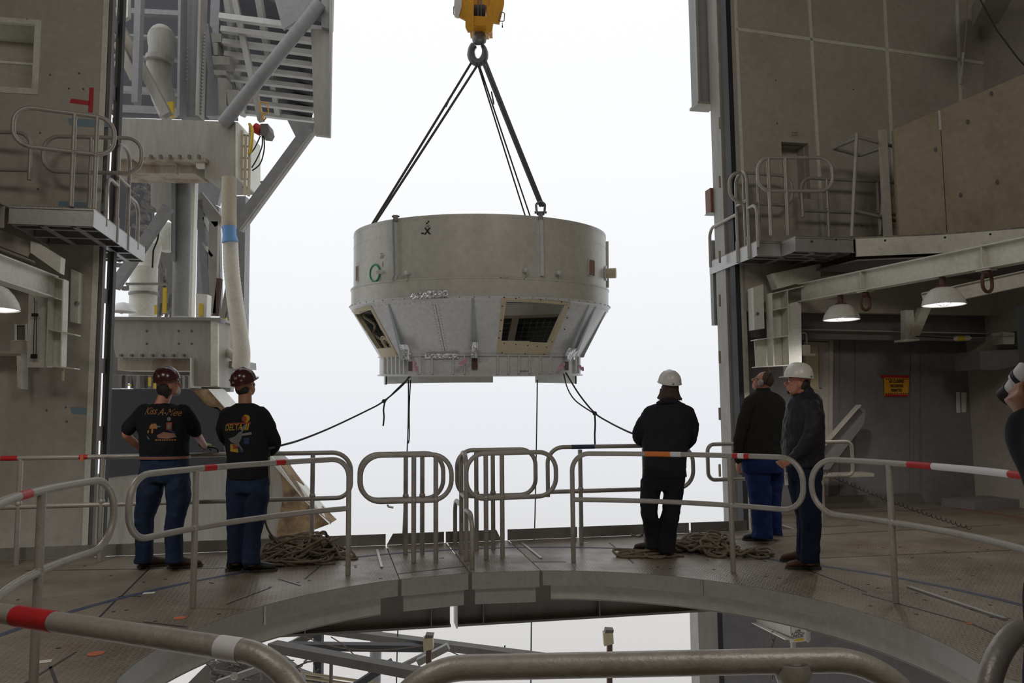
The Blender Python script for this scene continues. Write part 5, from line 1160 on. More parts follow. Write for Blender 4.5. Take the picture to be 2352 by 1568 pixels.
def lampat(c, lab, R0=.235, ztop=None):
    g = thing('dome_lamp', lab, 'lamp', c); M = Matrix.Translation(c); h = R0 * .84
    prof = [(R0, 0), (R0 * .93, h * .30), (R0 * .78, h * .62), (R0 * .58, h * .9), (R0 * .42, h)]
    inn = [(r - .006, z - .003) for r, z in prof[::-1]]
    obj('lamp_shade', MB().lathe(prof + [(.02, h), (.02, h - .006)] + inn, M, 40), 'white_clean', g, 60)
    lo = obj('reflector', MB().lathe([(R0 - .012, .004), (R0 * .90, h * .30), (R0 * .74, h * .60), (R0 * .5, h * .84), (.01, h * .86)], M, 40), 'reflector', g, 60)
    obj('bulb', MB().ball(c + NZ * h * .35, (.05, .05, .065), seg=14, rg=10), 'bulb', g, True)
    obj('wire_guard', merge(*[MB().tube([c + Vector((.09 * math.cos(a), .09 * math.sin(a), h * .5)), c + Vector((.08 * math.cos(a), .08 * math.sin(a), .01)), c + Vector((.0, 0, -.015))], .004, 6) for a in [i * 1.047 for i in range(6)]]), 'galv', g, 60)
    obj('neck', MB().lathe([(.07, h - .01), (.07, h + .02), (.035, h + .03), (.035, (ztop - c.z) if ztop and ztop > c.z + h + .07 else h + .12)], M, 20), 'dirty_brown', g, 50)
    l = bpy.data.lights.new('lamp_light', 'SPOT'); l.energy = 50; l.color = (1, .96, .9); l.spot_size = R(150); l.spot_blend = .6; l.shadow_soft_size = .06
    o = bpy.data.objects.new('lamp_light', l); COL.objects.link(o); o.parent = g; o.location = (0, 0, -.01)
    return g
dome(1928, 734, 'white dome lamp above the men at right, smaller of the two'); dome(2161, 700, 'white dome lamp at far right under the white beam, larger of the two')
lampat(W(-28, 710, 6.4), 'white dome lamp cut off by the left picture edge', .235)
# bracket column at the beam end
def col_bracket(lab, pts, v, m_='white_paint'):
    return None
bc = thing('beam_bracket', 'white stiffened steel bracket carrying the right beam end, above the man in white hat', 'bracket', V(1820, 850, 10.0))
Vp = lambda px, py, dv=0: V(px, py, 10.0 + dv)
def bl(a, b, w_, h_, name='shelf_plate', m_='white_paint', up=NV): obj(name, MB().bar(Vp(*a), Vp(*b), w_, h_, up), m_, bc)
obj('web_plate', MB().slab([Vp(1803, 700), Vp(1840, 690), Vp(1842, 862), Vp(1806, 862)], NV * .02), 'white_clean', bc)
obj('back_plate', MB().slab([Vp(1768, 674, .1), Vp(1803, 668, .1), Vp(1806, 842, .1), Vp(1772, 843, .1)], NV * .015), 'white_paint', bc)
for a, b in (((1766, 674), (1771, 843)), ((1802, 666), (1807, 862))): bl(a, b, .012, .16, 'stiffener')
for a, b in (((1766, 676), (1842, 658)), ((1768, 714), (1804, 707)), ((1731, 781), (1806, 772)), ((1734, 843), (1808, 839))): bl(a, b, .012, .18)
obj('side_plate', MB().slab([Vp(1733, 783, .1), Vp(1770, 778, .1), Vp(1772, 842, .1), Vp(1736, 844, .1)], NV * .015), 'white_paint', bc)
obj('hanger_bolt', MB().tube([Vp(1767, 843), Vp(1768, 858)], .015, 8), 'brown', bc)
mb = MB().slab([V(1730, 660, 10.05), V(1753, 652, 10.05), V(1756, 754, 10.05), V(1733, 757, 10.05)], NV * .16)
g = thing('wall_cabinet', 'tall narrow white box on the wall beneath the right platform', 'wall box', V(1743, 757, 10.05)); obj('box', mb, 'white_clean', g); obj('knob', MB().ball(V(1740, 720, 10.03), .022, seg=12, rg=8), 'steel_dark', g, True)
# left side twins
la = V(119, 634, 9.7); 
t = thing('crane_beam', 'white I beam at far left coming toward the viewer above a lamp', 'steel beam', la); dz = G(0, 589, la.z); dl_ = (dz - la).normalized(); obj('beam', MB().ibeam(la - NZ * .13, la + dl_ * 5.2 - NZ * .13, .15, .26, .014), 'white_paint', t)
bc = thing('beam_bracket', 'white stiffened steel bracket at the end of the left beam', 'bracket', V(95, 845, 9.7))
Vp = lambda px, py, dv=0: V(px, py, 9.7 + dv)
obj('web_plate', MB().slab([Vp(66, 665), Vp(115, 682), Vp(112, 844), Vp(62, 843)], NV * .02), 'white_clean', bc); obj('back_plate', MB().slab([Vp(118, 634, .1), Vp(151, 646, .1), Vp(146, 842, .1), Vp(115, 840, .1)], NV * .015), 'white_paint', bc)
for a, b in (((119, 632), (113, 843)), ((151, 643), (145, 843))): bl(a, b, .012, .16, 'stiffener')
for a, b in (((117, 633), (151, 645)), ((115, 681), (149, 691)), ((115, 757), (179, 770)), ((113, 840), (177, 847))): bl(a, b, .012, .18)
obj('hanger_bolt', MB().tube([Vp(145, 846), Vp(144, 874)], .015, 8), 'cream', bc)
k = merge(MB().tube(catmull([Vp(78, 683, -.05), Vp(80, 700, -.05), Vp(78, 760, -.05), Vp(77, 818, -.05)], 5), .004, 8), MB().tube([Vp(84, 725, -.05), Vp(83, 818, -.05)], .004, 8)); obj('pull_cord', k, 'black', bc, 60)
obj('cord_clamp', MB().box(Vp(80, 723, -.06), (.06, .03, .035)), 'black', bc); obj('cord_clamp', MB().box(Vp(78, 818, -.06), (.06, .03, .05)), 'black', bc)
g = thing('wall_cabinet', 'tall narrow white box with round knob on the left wall, rusty at bottom', 'wall box', V(172, 740, VW - .1)); obj('box', MB().slab([V(163, 617, VW - .14), V(182, 625, VW - .14), V(179, 742, VW - .14), V(161, 738, VW - .14)], NV * .139), 'white_paint', g); obj('knob', MB().ball(V(177, 697, VW - .15), .03, seg=12, rg=8), 'steel_grey', g, True)
g = thing('shelf_equipment', 'dark framed device on small wall shelf at far left', 'equipment', V(35, 808, 9.9))
obj('shelf', MB().slab([V(-60, 806, 9.9), V(62, 806, 9.9), V(62, 811, 9.9), V(-60, 811, 9.9)], NV * .35), 'wall_paint', g); obj('shelf_bracket', MB().slab([V(38, 812, 9.95), V(48, 812, 9.95), V(48, 893, 9.95), V(40, 888, 9.95)], NV * .2), 'white_paint', g)
obj('device_body', MB().slab([V(24, 780, 9.95), V(60, 780, 9.95), V(60, 806, 9.95), V(24, 806, 9.95)], NV * .2), 'wall_paint', g); obj('device_frame', MB().tube(dens([V(36, 745, 9.95), V(60, 745, 9.95), V(60, 782, 9.95), V(36, 782, 9.95)], 1, True), .016, 6, closed=True), 'white_paint', g); obj('screen', MB().slab([V(38, 747, 9.98), V(58, 747, 9.98), V(58, 781, 9.98), V(38, 781, 9.98)], NV * .1), 'steel_dark', g)
# tape marks on the left wall
def wmark(pts, m_, name, lab, cat='tape', off=.003): tag(obj(name, MB().slab([V(px, py, VW - off) for px, py in pts], NV * (off - .0005)), m_), lab, cat)
wmark([(205, 201), (215.5, 201), (213, 259), (202, 258)], 'red', 'red_tape', 'upright red tape bar of the sideways T on the left wall'); wmark([(164, 226), (206, 232), (205, 242), (159, 236)], 'red', 'red_tape', 'lying red tape bar of the sideways T on the left wall')
wmark([(156, 271), (235, 275), (262, 284), (262, 292), (200, 292), (160, 287)], 'blue_smear', 'blue_tape', 'long blue tape smear on left wall behind the large handrail loop'); wmark([(136, 462), (242, 466), (242, 486), (134, 472)], 'blue_smear', 'blue_tape', 'blue tape strip on left wall just above the platform')
wmark([(161, 934), (200, 937), (209, 945), (200, 953), (164, 949)], 'blue_smear', 'blue_tape', 'blue tape strip low on the left wall above the handrail')
for px, py in ((33, 520),): pass
k = MB()
for px, py in ((92, 305), (87, 434), (158, 203), (191, 204), (115, 172), (182, 168), (63, 45), (153, 968), (151, 935), (107, 942), (1782, 185), (1960, 205), (1785, 283), (1980, 517), (1887, 510)): k.ball(V(px, py, VW - .004), .012, seg=8, rg=5)
tag(obj('wall_screw', k, 'steel_dark'), 'dark screw heads and pits scattered over the wall panels', 'screw', kind='stuff')
for i, xs in enumerate(((1818, 1823, 1827, 1833), (1819, 1824, 1829, 1834), (1821, 1826, 1830, 1833))):
    k = MB()
    for j in range(3): k = merge(k, MB().slab([V(xs[j] + .4, 303 + i * 5.5, VW - .004), V(xs[j + 1] - .6, 303.2 + i * 5.5, VW - .004), V(xs[j + 1] - .6, 306.2 + i * 5.5, VW - .004), V(xs[j] + .4, 306 + i * 5.5, VW - .004)], NV * .003))
    tag(obj('faded_stencil', k, 'steel_grey'), 'faded dark stencil line above the right wall recess, %s of three' % ('top', 'middle', 'bottom')[i], 'lettering')
# items on the grey wall under the right platform
def gp(px, py, dv=0): return V(px, py, VG - .01 + dv)
d2 = thing('door_2', 'x', 'door', gp(1880, 1000)); del d2['label']; d2['kind'] = 'structure'; d2['category'] = 'door'
obj('door_frame', merge(MB().slab([gp(1905, 776, -.05), gp(1914, 776, -.05), gp(1912, 1040, -.05), gp(1903, 1040, -.05)], NV * .05), MB().slab([gp(1840, 770, -.05), gp(1914, 776, -.05), gp(1914, 784, -.05), gp(1840, 780, -.05)], NV * .05)), 'wall_paint', d2)
obj('door_leaf', MB().slab([gp(1846, 784, -.03), gp(1905, 786, -.03), gp(1903, 1150, -.03), gp(1848, 1150, -.03)], NV * .03), 'wall_paint', d2); obj('window_panel', MB().slab([gp(1850, 795, -.04), gp(1884, 797, -.04), gp(1883, 895, -.04), gp(1852, 893, -.04)], NV * .01), 'cream', d2)
obj('push_bar', MB().slab([gp(1882, 798, -.07), gp(1888, 799, -.07), gp(1888, 890, -.07), gp(1883, 890, -.07)], NV * .03), 'galv', d2)
tag(obj('switch_box', merge(MB().slab([V(1843, 792, VG - .5), V(1861, 792, VG - .5), V(1861, 812, VG - .5), V(1843, 812, VG - .5)], NV * .08), MB().slab([V(1843, 812, VG - .5), V(1873, 812, VG - .5), V(1873, 816, VG - .5), V(1843, 816, VG - .5)], NV * .1)), 'white_paint'), 'small white switch box on the bracket behind the white hard hat', 'switch box')
tag(obj('conduit', MB().tube(fillet([V(1842, 764, VG - .45), V(1852, 764, VG - .45), V(1853, 792, VG - .45)], .06, 6), .014, 10), 'wall_paint', smooth=60), 'thin conduit bending down to the white switch box', 'conduit')
sg = thing('warning_sign', 'yellow sign with red border lettered NO CLASSIFIED DISCUSSIONS PERMITTED on grey wall', 'sign', gp(2059, 908))
obj('board', MB().slab([gp(2031, 866, -.02), gp(2088, 867, -.02), gp(2086, 909, -.02), gp(2032, 909, -.02)], NV * .015), 'yellow', sg)
obj('red_header', MB().slab([gp(2025, 861, -.025), gp(2091, 862, -.025), gp(2090, 868, -.025), gp(2026, 867, -.025)], NV * .02), 'dirty_red' if False else 'red', sg); obj('red_footer', MB().slab([gp(2033, 905, -.024), gp(2086, 906, -.024), gp(2085, 910, -.024), gp(2034, 910, -.024)], NV * .015), 'red', sg)
k = MB()
for i in range(11): k = merge(k, MB().slab([gp(2034 + i * 5, 869, -.024), gp(2036 + i * 5, 869, -.024), gp(2038 + i * 5, 872, -.024), gp(2036 + i * 5, 872, -.024)], NV * .003), MB().slab([gp(2034 + i * 5, 902, -.024), gp(2036 + i * 5, 902, -.024), gp(2037 + i * 5, 905, -.024), gp(2035 + i * 5, 905, -.024)], NV * .003))
obj('hazard_stripe', k, 'ink', sg)
for i, l_ in enumerate(('NO CLASSIFIED', 'DISCUSSIONS', 'PERMITTED')): obj('lettering', text_mb(l_, .062, gp(2059.5, 876 + i * 10.2, -.026), NU, NZ, bold=.002, sx=.62), 'ink', sg)
tag(obj('paper_notice', MB().slab([gp(2196, 900, -.004), gp(2205, 900, -.004), gp(2206, 948, -.004), gp(2197, 948, -.004)], NV * .003), 'paper'), 'narrow pale paper taped to grey wall, left of two', 'paper'); tag(obj('paper_notice', MB().slab([gp(2208, 901, -.004), gp(2220, 901, -.004), gp(2219, 947, -.004), gp(2209, 947, -.004)], NV * .003), 'paper'), 'narrow pale paper taped to grey wall, right of two', 'paper')
k = MB()
for px in (1930, 1965, 2095, 2115, 2270, 2300): k = merge(k, MB().bar(gp(px, 775, -.002), gp(px - 1, 1165, -.002), .05 if px in (2095, 2270) else .01, .006, up=NV))
struct('trim_9', k, 'wall_grey', 'joint strips of the grey wall')
# header beams and hanger bracket below the upper deck
t = thing('header_beam', 'dark horizontal beam above the grey wall with narrow pale flange', 'steel beam', V(2100, 770, 10.5)); obj('web', MB().bar(V(1842, 740, 10.6), V(2500, 752, 10.6), .02, .5), 'wall_grey', t); obj('bottom_flange', MB().bar(V(1842, 757, 10.55), V(2500, 772, 10.55), .12, .015), 'wall_paint', t); obj('top_flange', MB().bar(V(1842, 703, 10.5), V(2500, 730, 10.5), .14, .015), 'wall_paint', t)  # flanges use a paler paint than the web
t = thing('cross_beam', 'pale I beam crossing behind the far dome lamp under the deck', 'steel beam', V(2230, 665, 8.5)); obj('beam', MB().ibeam(V(2120, 690, 9.2), V(2420, 625, 8.4), .12, .2, .012), 'white_paint', t)
hg = thing('hanger_bracket', 'white V shaped hanger bracket below the far dome lamp', 'bracket', V(2100, 782, 10.0))
obj('vertical_plate', MB().slab([V(2079, 712, 10.0), V(2098, 712, 10.0), V(2106, 780, 10.0), V(2080, 780, 10.0)], NV * .1), 'white_paint', hg); obj('diagonal_plate', MB().slab([V(2118, 706, 9.98), V(2142, 700, 9.98), V(2110, 776, 9.98), V(2090, 776, 9.98)], NV * .1), 'white_paint', hg); obj('foot_plate', MB().slab([V(2075, 779, 9.95), V(2112, 777, 9.95), V(2112, 782, 9.95), V(2075, 784, 9.95)], NV * .2), 'white_paint', hg)
t = thing('shock_absorber', 'white cylinder with yellow band strung on a cable below the beam', 'cylinder', V(2212, 784, 9.9)); obj('body', MB().tube([V(2190, 777, 9.9), V(2194, 777, 9.9), V(2224, 776, 9.9), V(2229, 776, 9.9)], [.02, .038, .038, .02], 16), 'white_clean', t, 50); obj('yellow_band', MB().tube([V(2196, 777, 9.9), V(2213, 776.5, 9.9)], .0395, 16), 'yellow_safety', t, 50); obj('cable', MB().tube([V(2104, 772, 9.95), V(2190, 777, 9.9)], .008, 6), 'black', t); obj('cable', MB().tube([V(2229, 776, 9.9), V(2305, 773, 9.9), V(2420, 766, 9.9)], .006, 6), 'galv', t)
t = thing('winch', 'pale winch box with plates on a wall shelf at the right edge', 'winch', V(2315, 800, 9.9)); obj('body', MB().slab([V(2303, 762, 9.9), V(2331, 764, 9.9), V(2330, 790, 9.9), V(2305, 790, 9.9)], NV * .2), 'white_paint', t); obj('drum', MB().tube([V(2335, 778, 9.9), V(2380, 776, 9.9)], .12, 16), 'steel_dark', t)
tag(obj('wall_shelf', MB().slab([V(2250, 806, 9.9), V(2400, 800, 9.9), V(2400, 828, 9.9), V(2285, 850, 9.9), V(2252, 848, 9.9)], NV * .5), 'wall_grey'), 'grey box shaped shelf below the winch at right edge', 'shelf')
t = thing('diagonal_brace', 'pale diagonal steel brace leaning on the grey wall beside the black jacket man', 'brace', V(1900, 1080, 10.7)); obj('web', MB().slab([V(1885, 1035, 10.6), V(1970, 934, 10.6), V(1988, 940, 10.6), (V(1984, 975, 10.6)), V(1905, 1078, 10.6), V(1885, 1078, 10.6)], NV * .03), 'wall_grey', t); obj('flange', MB().bar(V(1884, 1030, 10.55), V(1972, 930, 10.55), .12, .015), 'wall_paint', t)
tag(obj('ledge_plate', MB().slab([V(1870, 1090, 10.4), V(2008, 1086, 10.4), V(2008, 1094, 10.4), V(1870, 1098, 10.4)], NV * .3), 'wall_paint'), 'flat pale ledge on the grey wall behind the right handrail', 'ledge')
tag(obj('low_platform', MB().bar(G(2200, 1166) + NZ * .06, G(2480, 1150) + NZ * .06, .6, .118), 'wall_grey'), 'low grey step on the right deck against the wall', 'step')
tag(obj('red_edge_strip', MB().bar(G(2200, 1168) + NZ * .006, G(2420, 1200) + NZ * .006, .06, .01), 'brown'), 'thin dark red strip on the right deck floor near the picture edge', 'strip')
# coiled cord
a, b = Vector(V(1880, 1078, 10.2)), G(2228, 1216) + NZ * .02; n = 34 * 10; pts = []
for i in range(n + 1):
    f = i / n; c = a.lerp(b, f) - NZ * (.18 * math.sin(math.pi * f)) * .25; th = f * 34 * 6.283; pts.append(c + NZ * .022 * math.sin(th) + Vector((.018 * math.cos(th), .01 * math.cos(th), 0)))
tag(obj('coiled_cord', MB().tube(pts, .0045, 6), 'black', smooth=60), 'black coiled cord sagging from the handrail down to the right deck', 'cord')
# wires hanging at top right
t = thing('hanging_rope', 'thin cord with taped knotted end hanging before the upper right wall', 'cord', V(2208, 190, 8.0)); obj('cord', MB().tube([V(2222, -60, 8.0), V(2220, 60, 8.0), V(2214, 125, 8.0)], .007, 6), 'rope', t); obj('wrapped_end', MB().tube([V(2213, 122, 8), V(2212, 134, 8), V(2211, 150, 8), V(2210, 160, 8), V(2208, 178, 8), V(2207, 193, 8)], [.02, .014, .010, .02, .012, .018], 8), 'steel_grey', t, 60)
tag(obj('slanted_cable', MB().tube([V(2230, -40, 8.0), V(2290, 70, 7.9), V(2338, 134, 7.8), V(2400, 200, 7.7)], .009, 8), 'black', smooth=60), 'dark cable slanting down across the top right corner', 'cable')
t = thing('corner_beam', 'dark sloping beam at the top right corner', 'steel beam', V(2290, 0, 9.4)); obj('beam', MB().bar(V(2320, -80, 8.0), V(2262, 36, 9.9), .35, .3), 'wall_paint', t)
# lower storey: sign, bracket, chain
t = thing('life_line_sign', 'small white sign reading LIFE ATTACH 1 PERSON with yellow bar, below the deck', 'sign', V(1833, 1474, 9.6))
sp = lambda px, py, dv=0: V(px, py, 9.6 + dv)
obj('board', MB().slab([sp(1815, 1432), sp(1852, 1432), sp(1852, 1472), sp(1815, 1476)], NV * .01), 'white_clean', t)
for i, (l_, px) in enumerate((('LIFE', 1833), ('ATTACH', 1833), ('1 PERSON', 1831))): obj('lettering', text_mb(l_, .048, sp(px, 1449 + i * 6.3, -.003), NU, NZ, bold=.0005, sx=.95 if i < 2 else .85), 'ink', t)
obj('yellow_bar', MB().slab([sp(1824, 1467, -.003), sp(1847, 1465.5, -.003), sp(1847, 1471, -.003), sp(1824, 1472.5, -.003)], NV * .003), 'yellow_safety', t)
t = thing('ledge_bracket', 'pale steel ledge below the right deck carrying the chain', 'bracket', V(1790, 1450, 9.8)); obj('flange', MB().bar(V(1738, 1430, 10.6), V(1816, 1468, 9.2), .14, .014), 'white_paint', t); obj('web', MB().bar(V(1738, 1412, 10.6), V(1816, 1440, 9.2), .014, .22), 'wall_paint', t)
t = thing('hanging_chain', 'dark steel chain hanging below the right deck beside the sign', 'chain', V(1776, 1500, 9.75)); vq = lambda px, py: V(px, py, 9.75)
for i in range(6):
    c = vq(1775, 1462 + i * 18); s = .062; ax = (NU if i % 2 == 0 else NV); obj('link', MB().tube([c + ax * (s * .42) * math.cos(th) + NZ * s * math.sin(th) for th in [6.283 * j / 16 for j in range(16)]], .012, 8, closed=True), 'steel_dark', t, 60)
tag(obj('wall_bracket', MB().slab([V(1857, 1450, 10.0), V(1862, 1450, 10.0), V(1862, 1470, 10.0), V(1857, 1476, 10.0)], NV * .05), 'wall_paint'), 'thin pale bent plate right of the white life line sign', 'bracket')
tag(obj('sign_post', MB().slab([V(1820, 1476, 10.0), V(1828, 1476, 10.0), V(1828, 1500, 10.0), V(1820, 1500, 10.0)], NV * .05), 'wall_paint'), 'short pale post below the white life line sign', 'post')
tag(obj('orange_tag', MB().box(V(188, 1051, 8.6), (.03, .01, .07)), 'orange_paint'), 'small orange tag hanging from the outer left handrail', 'tag')
# ------------------------------------------------------------------ people
TEX = bpy.data.textures.new('folds', 'CLOUDS'); TEX.noise_scale = .10; TEX.noise_depth = 2
TEX2 = bpy.data.textures.new('folds_fine', 'CLOUDS'); TEX2.noise_scale = .045; TEX2.noise_depth = 1
def organic(name, mb, m_, par, vox, disp=0, tex=None, sm=4):
    o = obj(name, mb, m_, par, True); k = o.modifiers.new('r', 'REMESH'); k.mode = 'VOXEL'; k.voxel_size = vox; k.use_smooth_shade = True
    s_ = o.modifiers.new('s', 'SMOOTH'); s_.iterations = sm; s_.factor = .6
    if disp:
        d = o.modifiers.new('d', 'DISPLACE'); d.texture = tex or TEX; d.strength = disp; d.mid_level = .5; d.texture_coords = 'LOCAL'
    return o
def ell(c, a, b, yaw=0, n=20, p=2.3):
    out = []
    for i in range(n):
        t_ = 2 * math.pi * i / n; x = a * math.copysign(abs(math.cos(t_)) ** (2 / p), math.cos(t_)); y = b * math.copysign(abs(math.sin(t_)) ** (2 / p), math.sin(t_))
        out.append(c + Vector((x * math.cos(yaw) - y * math.sin(yaw), x * math.sin(yaw) + y * math.cos(yaw), 0)))
    return out
def subd(rows, k=3):   # spline-interpolated control rows
    out = []
    for i in range(len(rows) - 1):
        r0, r1, r2, r3 = rows[max(i - 1, 0)], rows[i], rows[i + 1], rows[min(i + 2, len(rows) - 1)]
        for j in range(k):
            t_ = j / k; out.append(tuple(.5 * (2 * b + (c - a) * t_ + (2 * a - 5 * b + 4 * c - d) * t_ * t_ + (3 * b - a - 3 * c + d) * t_ ** 3) for a, b, c, d in zip(r0, r1, r2, r3)))
    return out + [tuple(rows[-1])]
def ringsloft(mb, rows, Z, grow=0.0, sc_=1.0, yaw=0, k=3):   # rows: (px, py, half width px, half depth m, dz)
    rg = []
    for (px, py, hw, hd, dz) in subd(rows, k):
        c = W(px, py, Z + dz); rg.append(ell(c, (hw * (Z + dz) / FPX) * sc_ + grow, hd * sc_ + grow, yaw))
    mb.rings(rg); return mb
def armpts(rows, Z, k=5): return [(W(px, py, Z + dz), r) for px, py, dz, r in subd(rows, k)]
def limb(mb, rows, Z, sc_=1.0, grow=0.0, a=0.0, b=1.0, k=5):
    q = armpts(rows, Z, k); n = len(q); q = q[int(a * (n - 1)):int(b * (n - 1)) + 1]
    mb.tube([p for p, r in q], [max(.012, r * sc_ + grow) for p, r in q], 14)
    for p, r in (q[0], q[-1]): mb.ball(p, max(.012, r * sc_ + grow) * .98, seg=12, rg=8)
    return mb
def hand(mb, p, dirv, palm_n, side, curl=.6, s=1.0):   # p wrist, dirv towards fingers, palm_n palm normal, side vector to thumb
    D = Vector(dirv).normalized(); N = Vector(palm_n); N = (N - D * N.dot(D)).normalized(); S = D.cross(N).normalized()
    if S.dot(Vector(side)) < 0: S = -S
    p = Vector(p); L = .095 * s
    rows = []
    for f, w_, t_ in ((-.12, .026, .020), (.15, .033, .017), (.55, .041, .015), (1.0, .040, .012)):
        c = p + D * L * f; rows.append([c + S * w_ * s * math.cos(a) + N * t_ * s * math.sin(a) for a in [6.283 * i / 14 for i in range(14)]])
    mb.rings(rows)
    for i, (off, ln) in enumerate(((.031, .072), (.011, .080), (-.010, .075), (-.030, .058))):
        q = p + D * L * .95 + S * off * s; pts = [q - D * .02]; d = D.copy(); c_ = curl * (.85 + .1 * i)
        for seg_, fr_ in enumerate((.45, .32, .25)):
            ang = c_ * (.8, 1.1, .8)[seg_]; d = (Matrix.Rotation(ang, 3, D.cross(N)) @ d) if True else d; q = q + d * ln * fr_ * s; pts.append(q)
        mb.tube(dens(pts, .012), [.0095 * s] * 0 or .0088 * s, 8); mb.ball(pts[-1], .0088 * s, seg=8, rg=6)
    q = p + D * L * .25 + S * .028 * s; t1 = q + (S * .8 + D * .7 + N * .25).normalized() * .045 * s; t2 = t1 + (D + N * .5 + S * .1).normalized() * .032 * s
    mb.tube([q - S * .012 * s, q, t1, t2], [.014 * s, .013 * s, .0105 * s, .009 * s], 8); mb.ball(t2, .009 * s, seg=8, rg=6)
    return mb
def headM(px, py, Z, yaw, pitch, roll=0): return Matrix.Translation(W(px, py, Z)) @ Matrix.Rotation(R(yaw), 4, 'Z') @ Matrix.Rotation(R(pitch), 4, 'X') @ Matrix.Rotation(R(roll), 4, 'Y')
def head(mb, M, s=1.0, chin=1.0):
    P = lambda x, y, z: M @ Vector((x * s, y * s, z * s))
    mb.ball(P(0, -.01, .02), (.076 * s, .096 * s, .105 * s), M, 20, 14); mb.ball(P(0, .035, -.045), (.058 * s, .060 * s, .070 * s), M, 16, 10)
    mb.ball(P(0, .066, -.088 * chin), (.026 * s, .022 * s, .020 * s), M, 10, 8)
    mb.tube([P(0, .082, .025), P(0, .100, .0), P(0, .114, -.020), P(0, .100, -.030)], [.008 * s, .011 * s, .015 * s, .012 * s], 8)
    mb.ball(P(0, .090, -.052), (.024 * s, .012 * s, .007 * s), M, 10, 6); mb.ball(P(0, .088, -.064), (.020 * s, .012 * s, .007 * s), M, 10, 6)
    for sx_ in (-1, 1):
        mb.ball(P(sx_ * .078, -.005, -.010), (.010 * s, .019 * s, .033 * s), M, 8, 8); mb.ball(P(sx_ * .030, .078, .030), (.022 * s, .012 * s, .008 * s), M, 8, 6); mb.ball(P(sx_ * .042, .062, -.015), (.022 * s, .022 * s, .02 * s), M, 8, 6)
    return mb
def face(M, par, s=1.0, lip='brown'):
    P = lambda x, y, z: M @ Vector((x * s, y * s, z * s))
    for sx_ in (-1, 1):
        e_ = obj('eye', MB().ball(P(sx_ * .030, .081, .010), .0115 * s, seg=10, rg=8), 'white_clean', par, True); obj('iris', MB().ball(P(sx_ * .030, .0895, .010), .0052 * s, seg=8, rg=6), 'black', e_, True)
    obj('lips', MB().ball(P(0, .097, -.057), (.020 * s, .006 * s, .005 * s), M, 10, 6), lip, par, True)
def hardhat(M, m_, par, brim=True, flip=False, rot=0, s=1.0, tilt=0, stickers=()):
    H = M @ Matrix.Translation((0, -.005 * s, .048 * s)) @ Matrix.Rotation(R(rot), 4, 'Z') @ Matrix.Rotation(R(tilt), 4, 'X'); n = 36; mb = MB(); rg = []
    A, Bq, Hh = .118 * s, .128 * s, .130 * s
    def pt(t_, f, off=0):
        a = math.cos(f * math.pi / 2) ** .75; z = Hh * math.sin(f * math.pi / 2) ** .95
        x, y = (A + off) * a * math.cos(t_), (Bq + off) * a * math.sin(t_); rdg = .009 * s * math.exp(-(x / (.020 * s)) ** 2) * min(1, math.sin(f * math.pi / 2) * 1.4) + .005 * s * (math.exp(-((abs(x) - .05 * s) / (.009 * s)) ** 2)) * math.sin(f * math.pi / 2)
        return H @ Vector((x, y, z + rdg))
    rows = [[pt(2 * math.pi * i / n, f) for i in range(n)] for f in [0, .1, .2, .35, .5, .65, .8, .92, .985]]
    inner = [[H @ Vector((H.inverted() @ p) * .965) for p in r] for r in rows[::-1]]
    vs = rows + inner; allv = [p for r in vs for p in r]; fs = []
    for i in range(len(vs) - 1):
        for k in range(n): l = (k + 1) % n; fs.append((i * n + k, i * n + l, (i + 1) * n + l, (i + 1) * n + k))
    for k in range(n): l = (k + 1) % n; fs.append(((len(vs) - 1) * n + k, (len(vs) - 1) * n + l, l, k))
    mb.add(allv, fs); h = obj('hard_hat', mb, m_, par, 50)
    bm_ = MB(); vs = []; fs = []
    for i in range(n):
        t_ = 2 * math.pi * i / n; fr_ = max(0, math.sin(t_)) ** 3; o_ = (.008 + .036 * fr_) * s; dz = -.010 * fr_ * s
        for (r_, z) in ((0, .004), (o_, .001 + dz), (o_, -.004 + dz), (0, -.003)): vs.append(H @ Vector(((A + r_ - .002) * math.cos(t_), (Bq + r_ - .002) * math.sin(t_), z * (1 if abs(z) > .004 else s))))
    for i in range(n):
        j = (i + 1) % n
        for k in range(4): l = (k + 1) % 4; fs.append((i * 4 + k, i * 4 + l, j * 4 + l, j * 4 + k))
    obj('brim', bm_.add(vs, fs), m_, h, 50)
    for (t_, f, w_, m2) in stickers:
        c = pt(R(t_), f, .003); d1 = (pt(R(t_ + 8), f, .003) - c).normalized(); d2 = (pt(R(t_), f + .1, .003) - c).normalized()
        obj('sticker', MB().box(c, (w_ * 1.3, w_, .004), d1, d2, d1.cross(d2).normalized()), m2, h)
    return h
def boot(p, yaw, m_, par, L=.30, s=1.0, h=.13):
    M = Matrix.Translation(p) @ Matrix.Rotation(R(yaw), 4, 'Z'); P = lambda x, y, z: M @ Vector((x, y, z)); mb = MB()
    rg = [[P(w_ * math.cos(a), y + 0 * a, z0 + hh * (math.sin(a) * .5 + .5)) for a in [6.283 * i / 14 for i in range(14)]] for y, w_, z0, hh in ((-.085, .030, .02, .06), (-.07, .038, .015, .10), (-.03, .043, .015, .11), (.04, .044, .015, .095), (.10, .050, .015, .075), (.16, .050, .015, .062), (.20, .040, .015, .050), (.215, .022, .02, .03))]
    mb.rings(rg); mb.tube([P(0, -.025, .05), P(0, -.02, h), P(0, -.02, h + .04)], [.052, .054, .054], 14)
    o = organic('boot', mb, m_, par, .009, 0, sm=2)
    so = [P(x, y, 0) for x, y in ((-.034, -.09), (-.046, -.03), (-.044, .04), (-.054, .11), (-.052, .17), (-.034, .215), (0, .228), (.034, .215), (.052, .17), (.054, .11), (.044, .04), (.046, -.03), (.034, -.09), (0, -.10))]
    obj('sole', MB().slab([q + NZ * .001 for q in so], NZ * .024), 'sole', o)
    return o
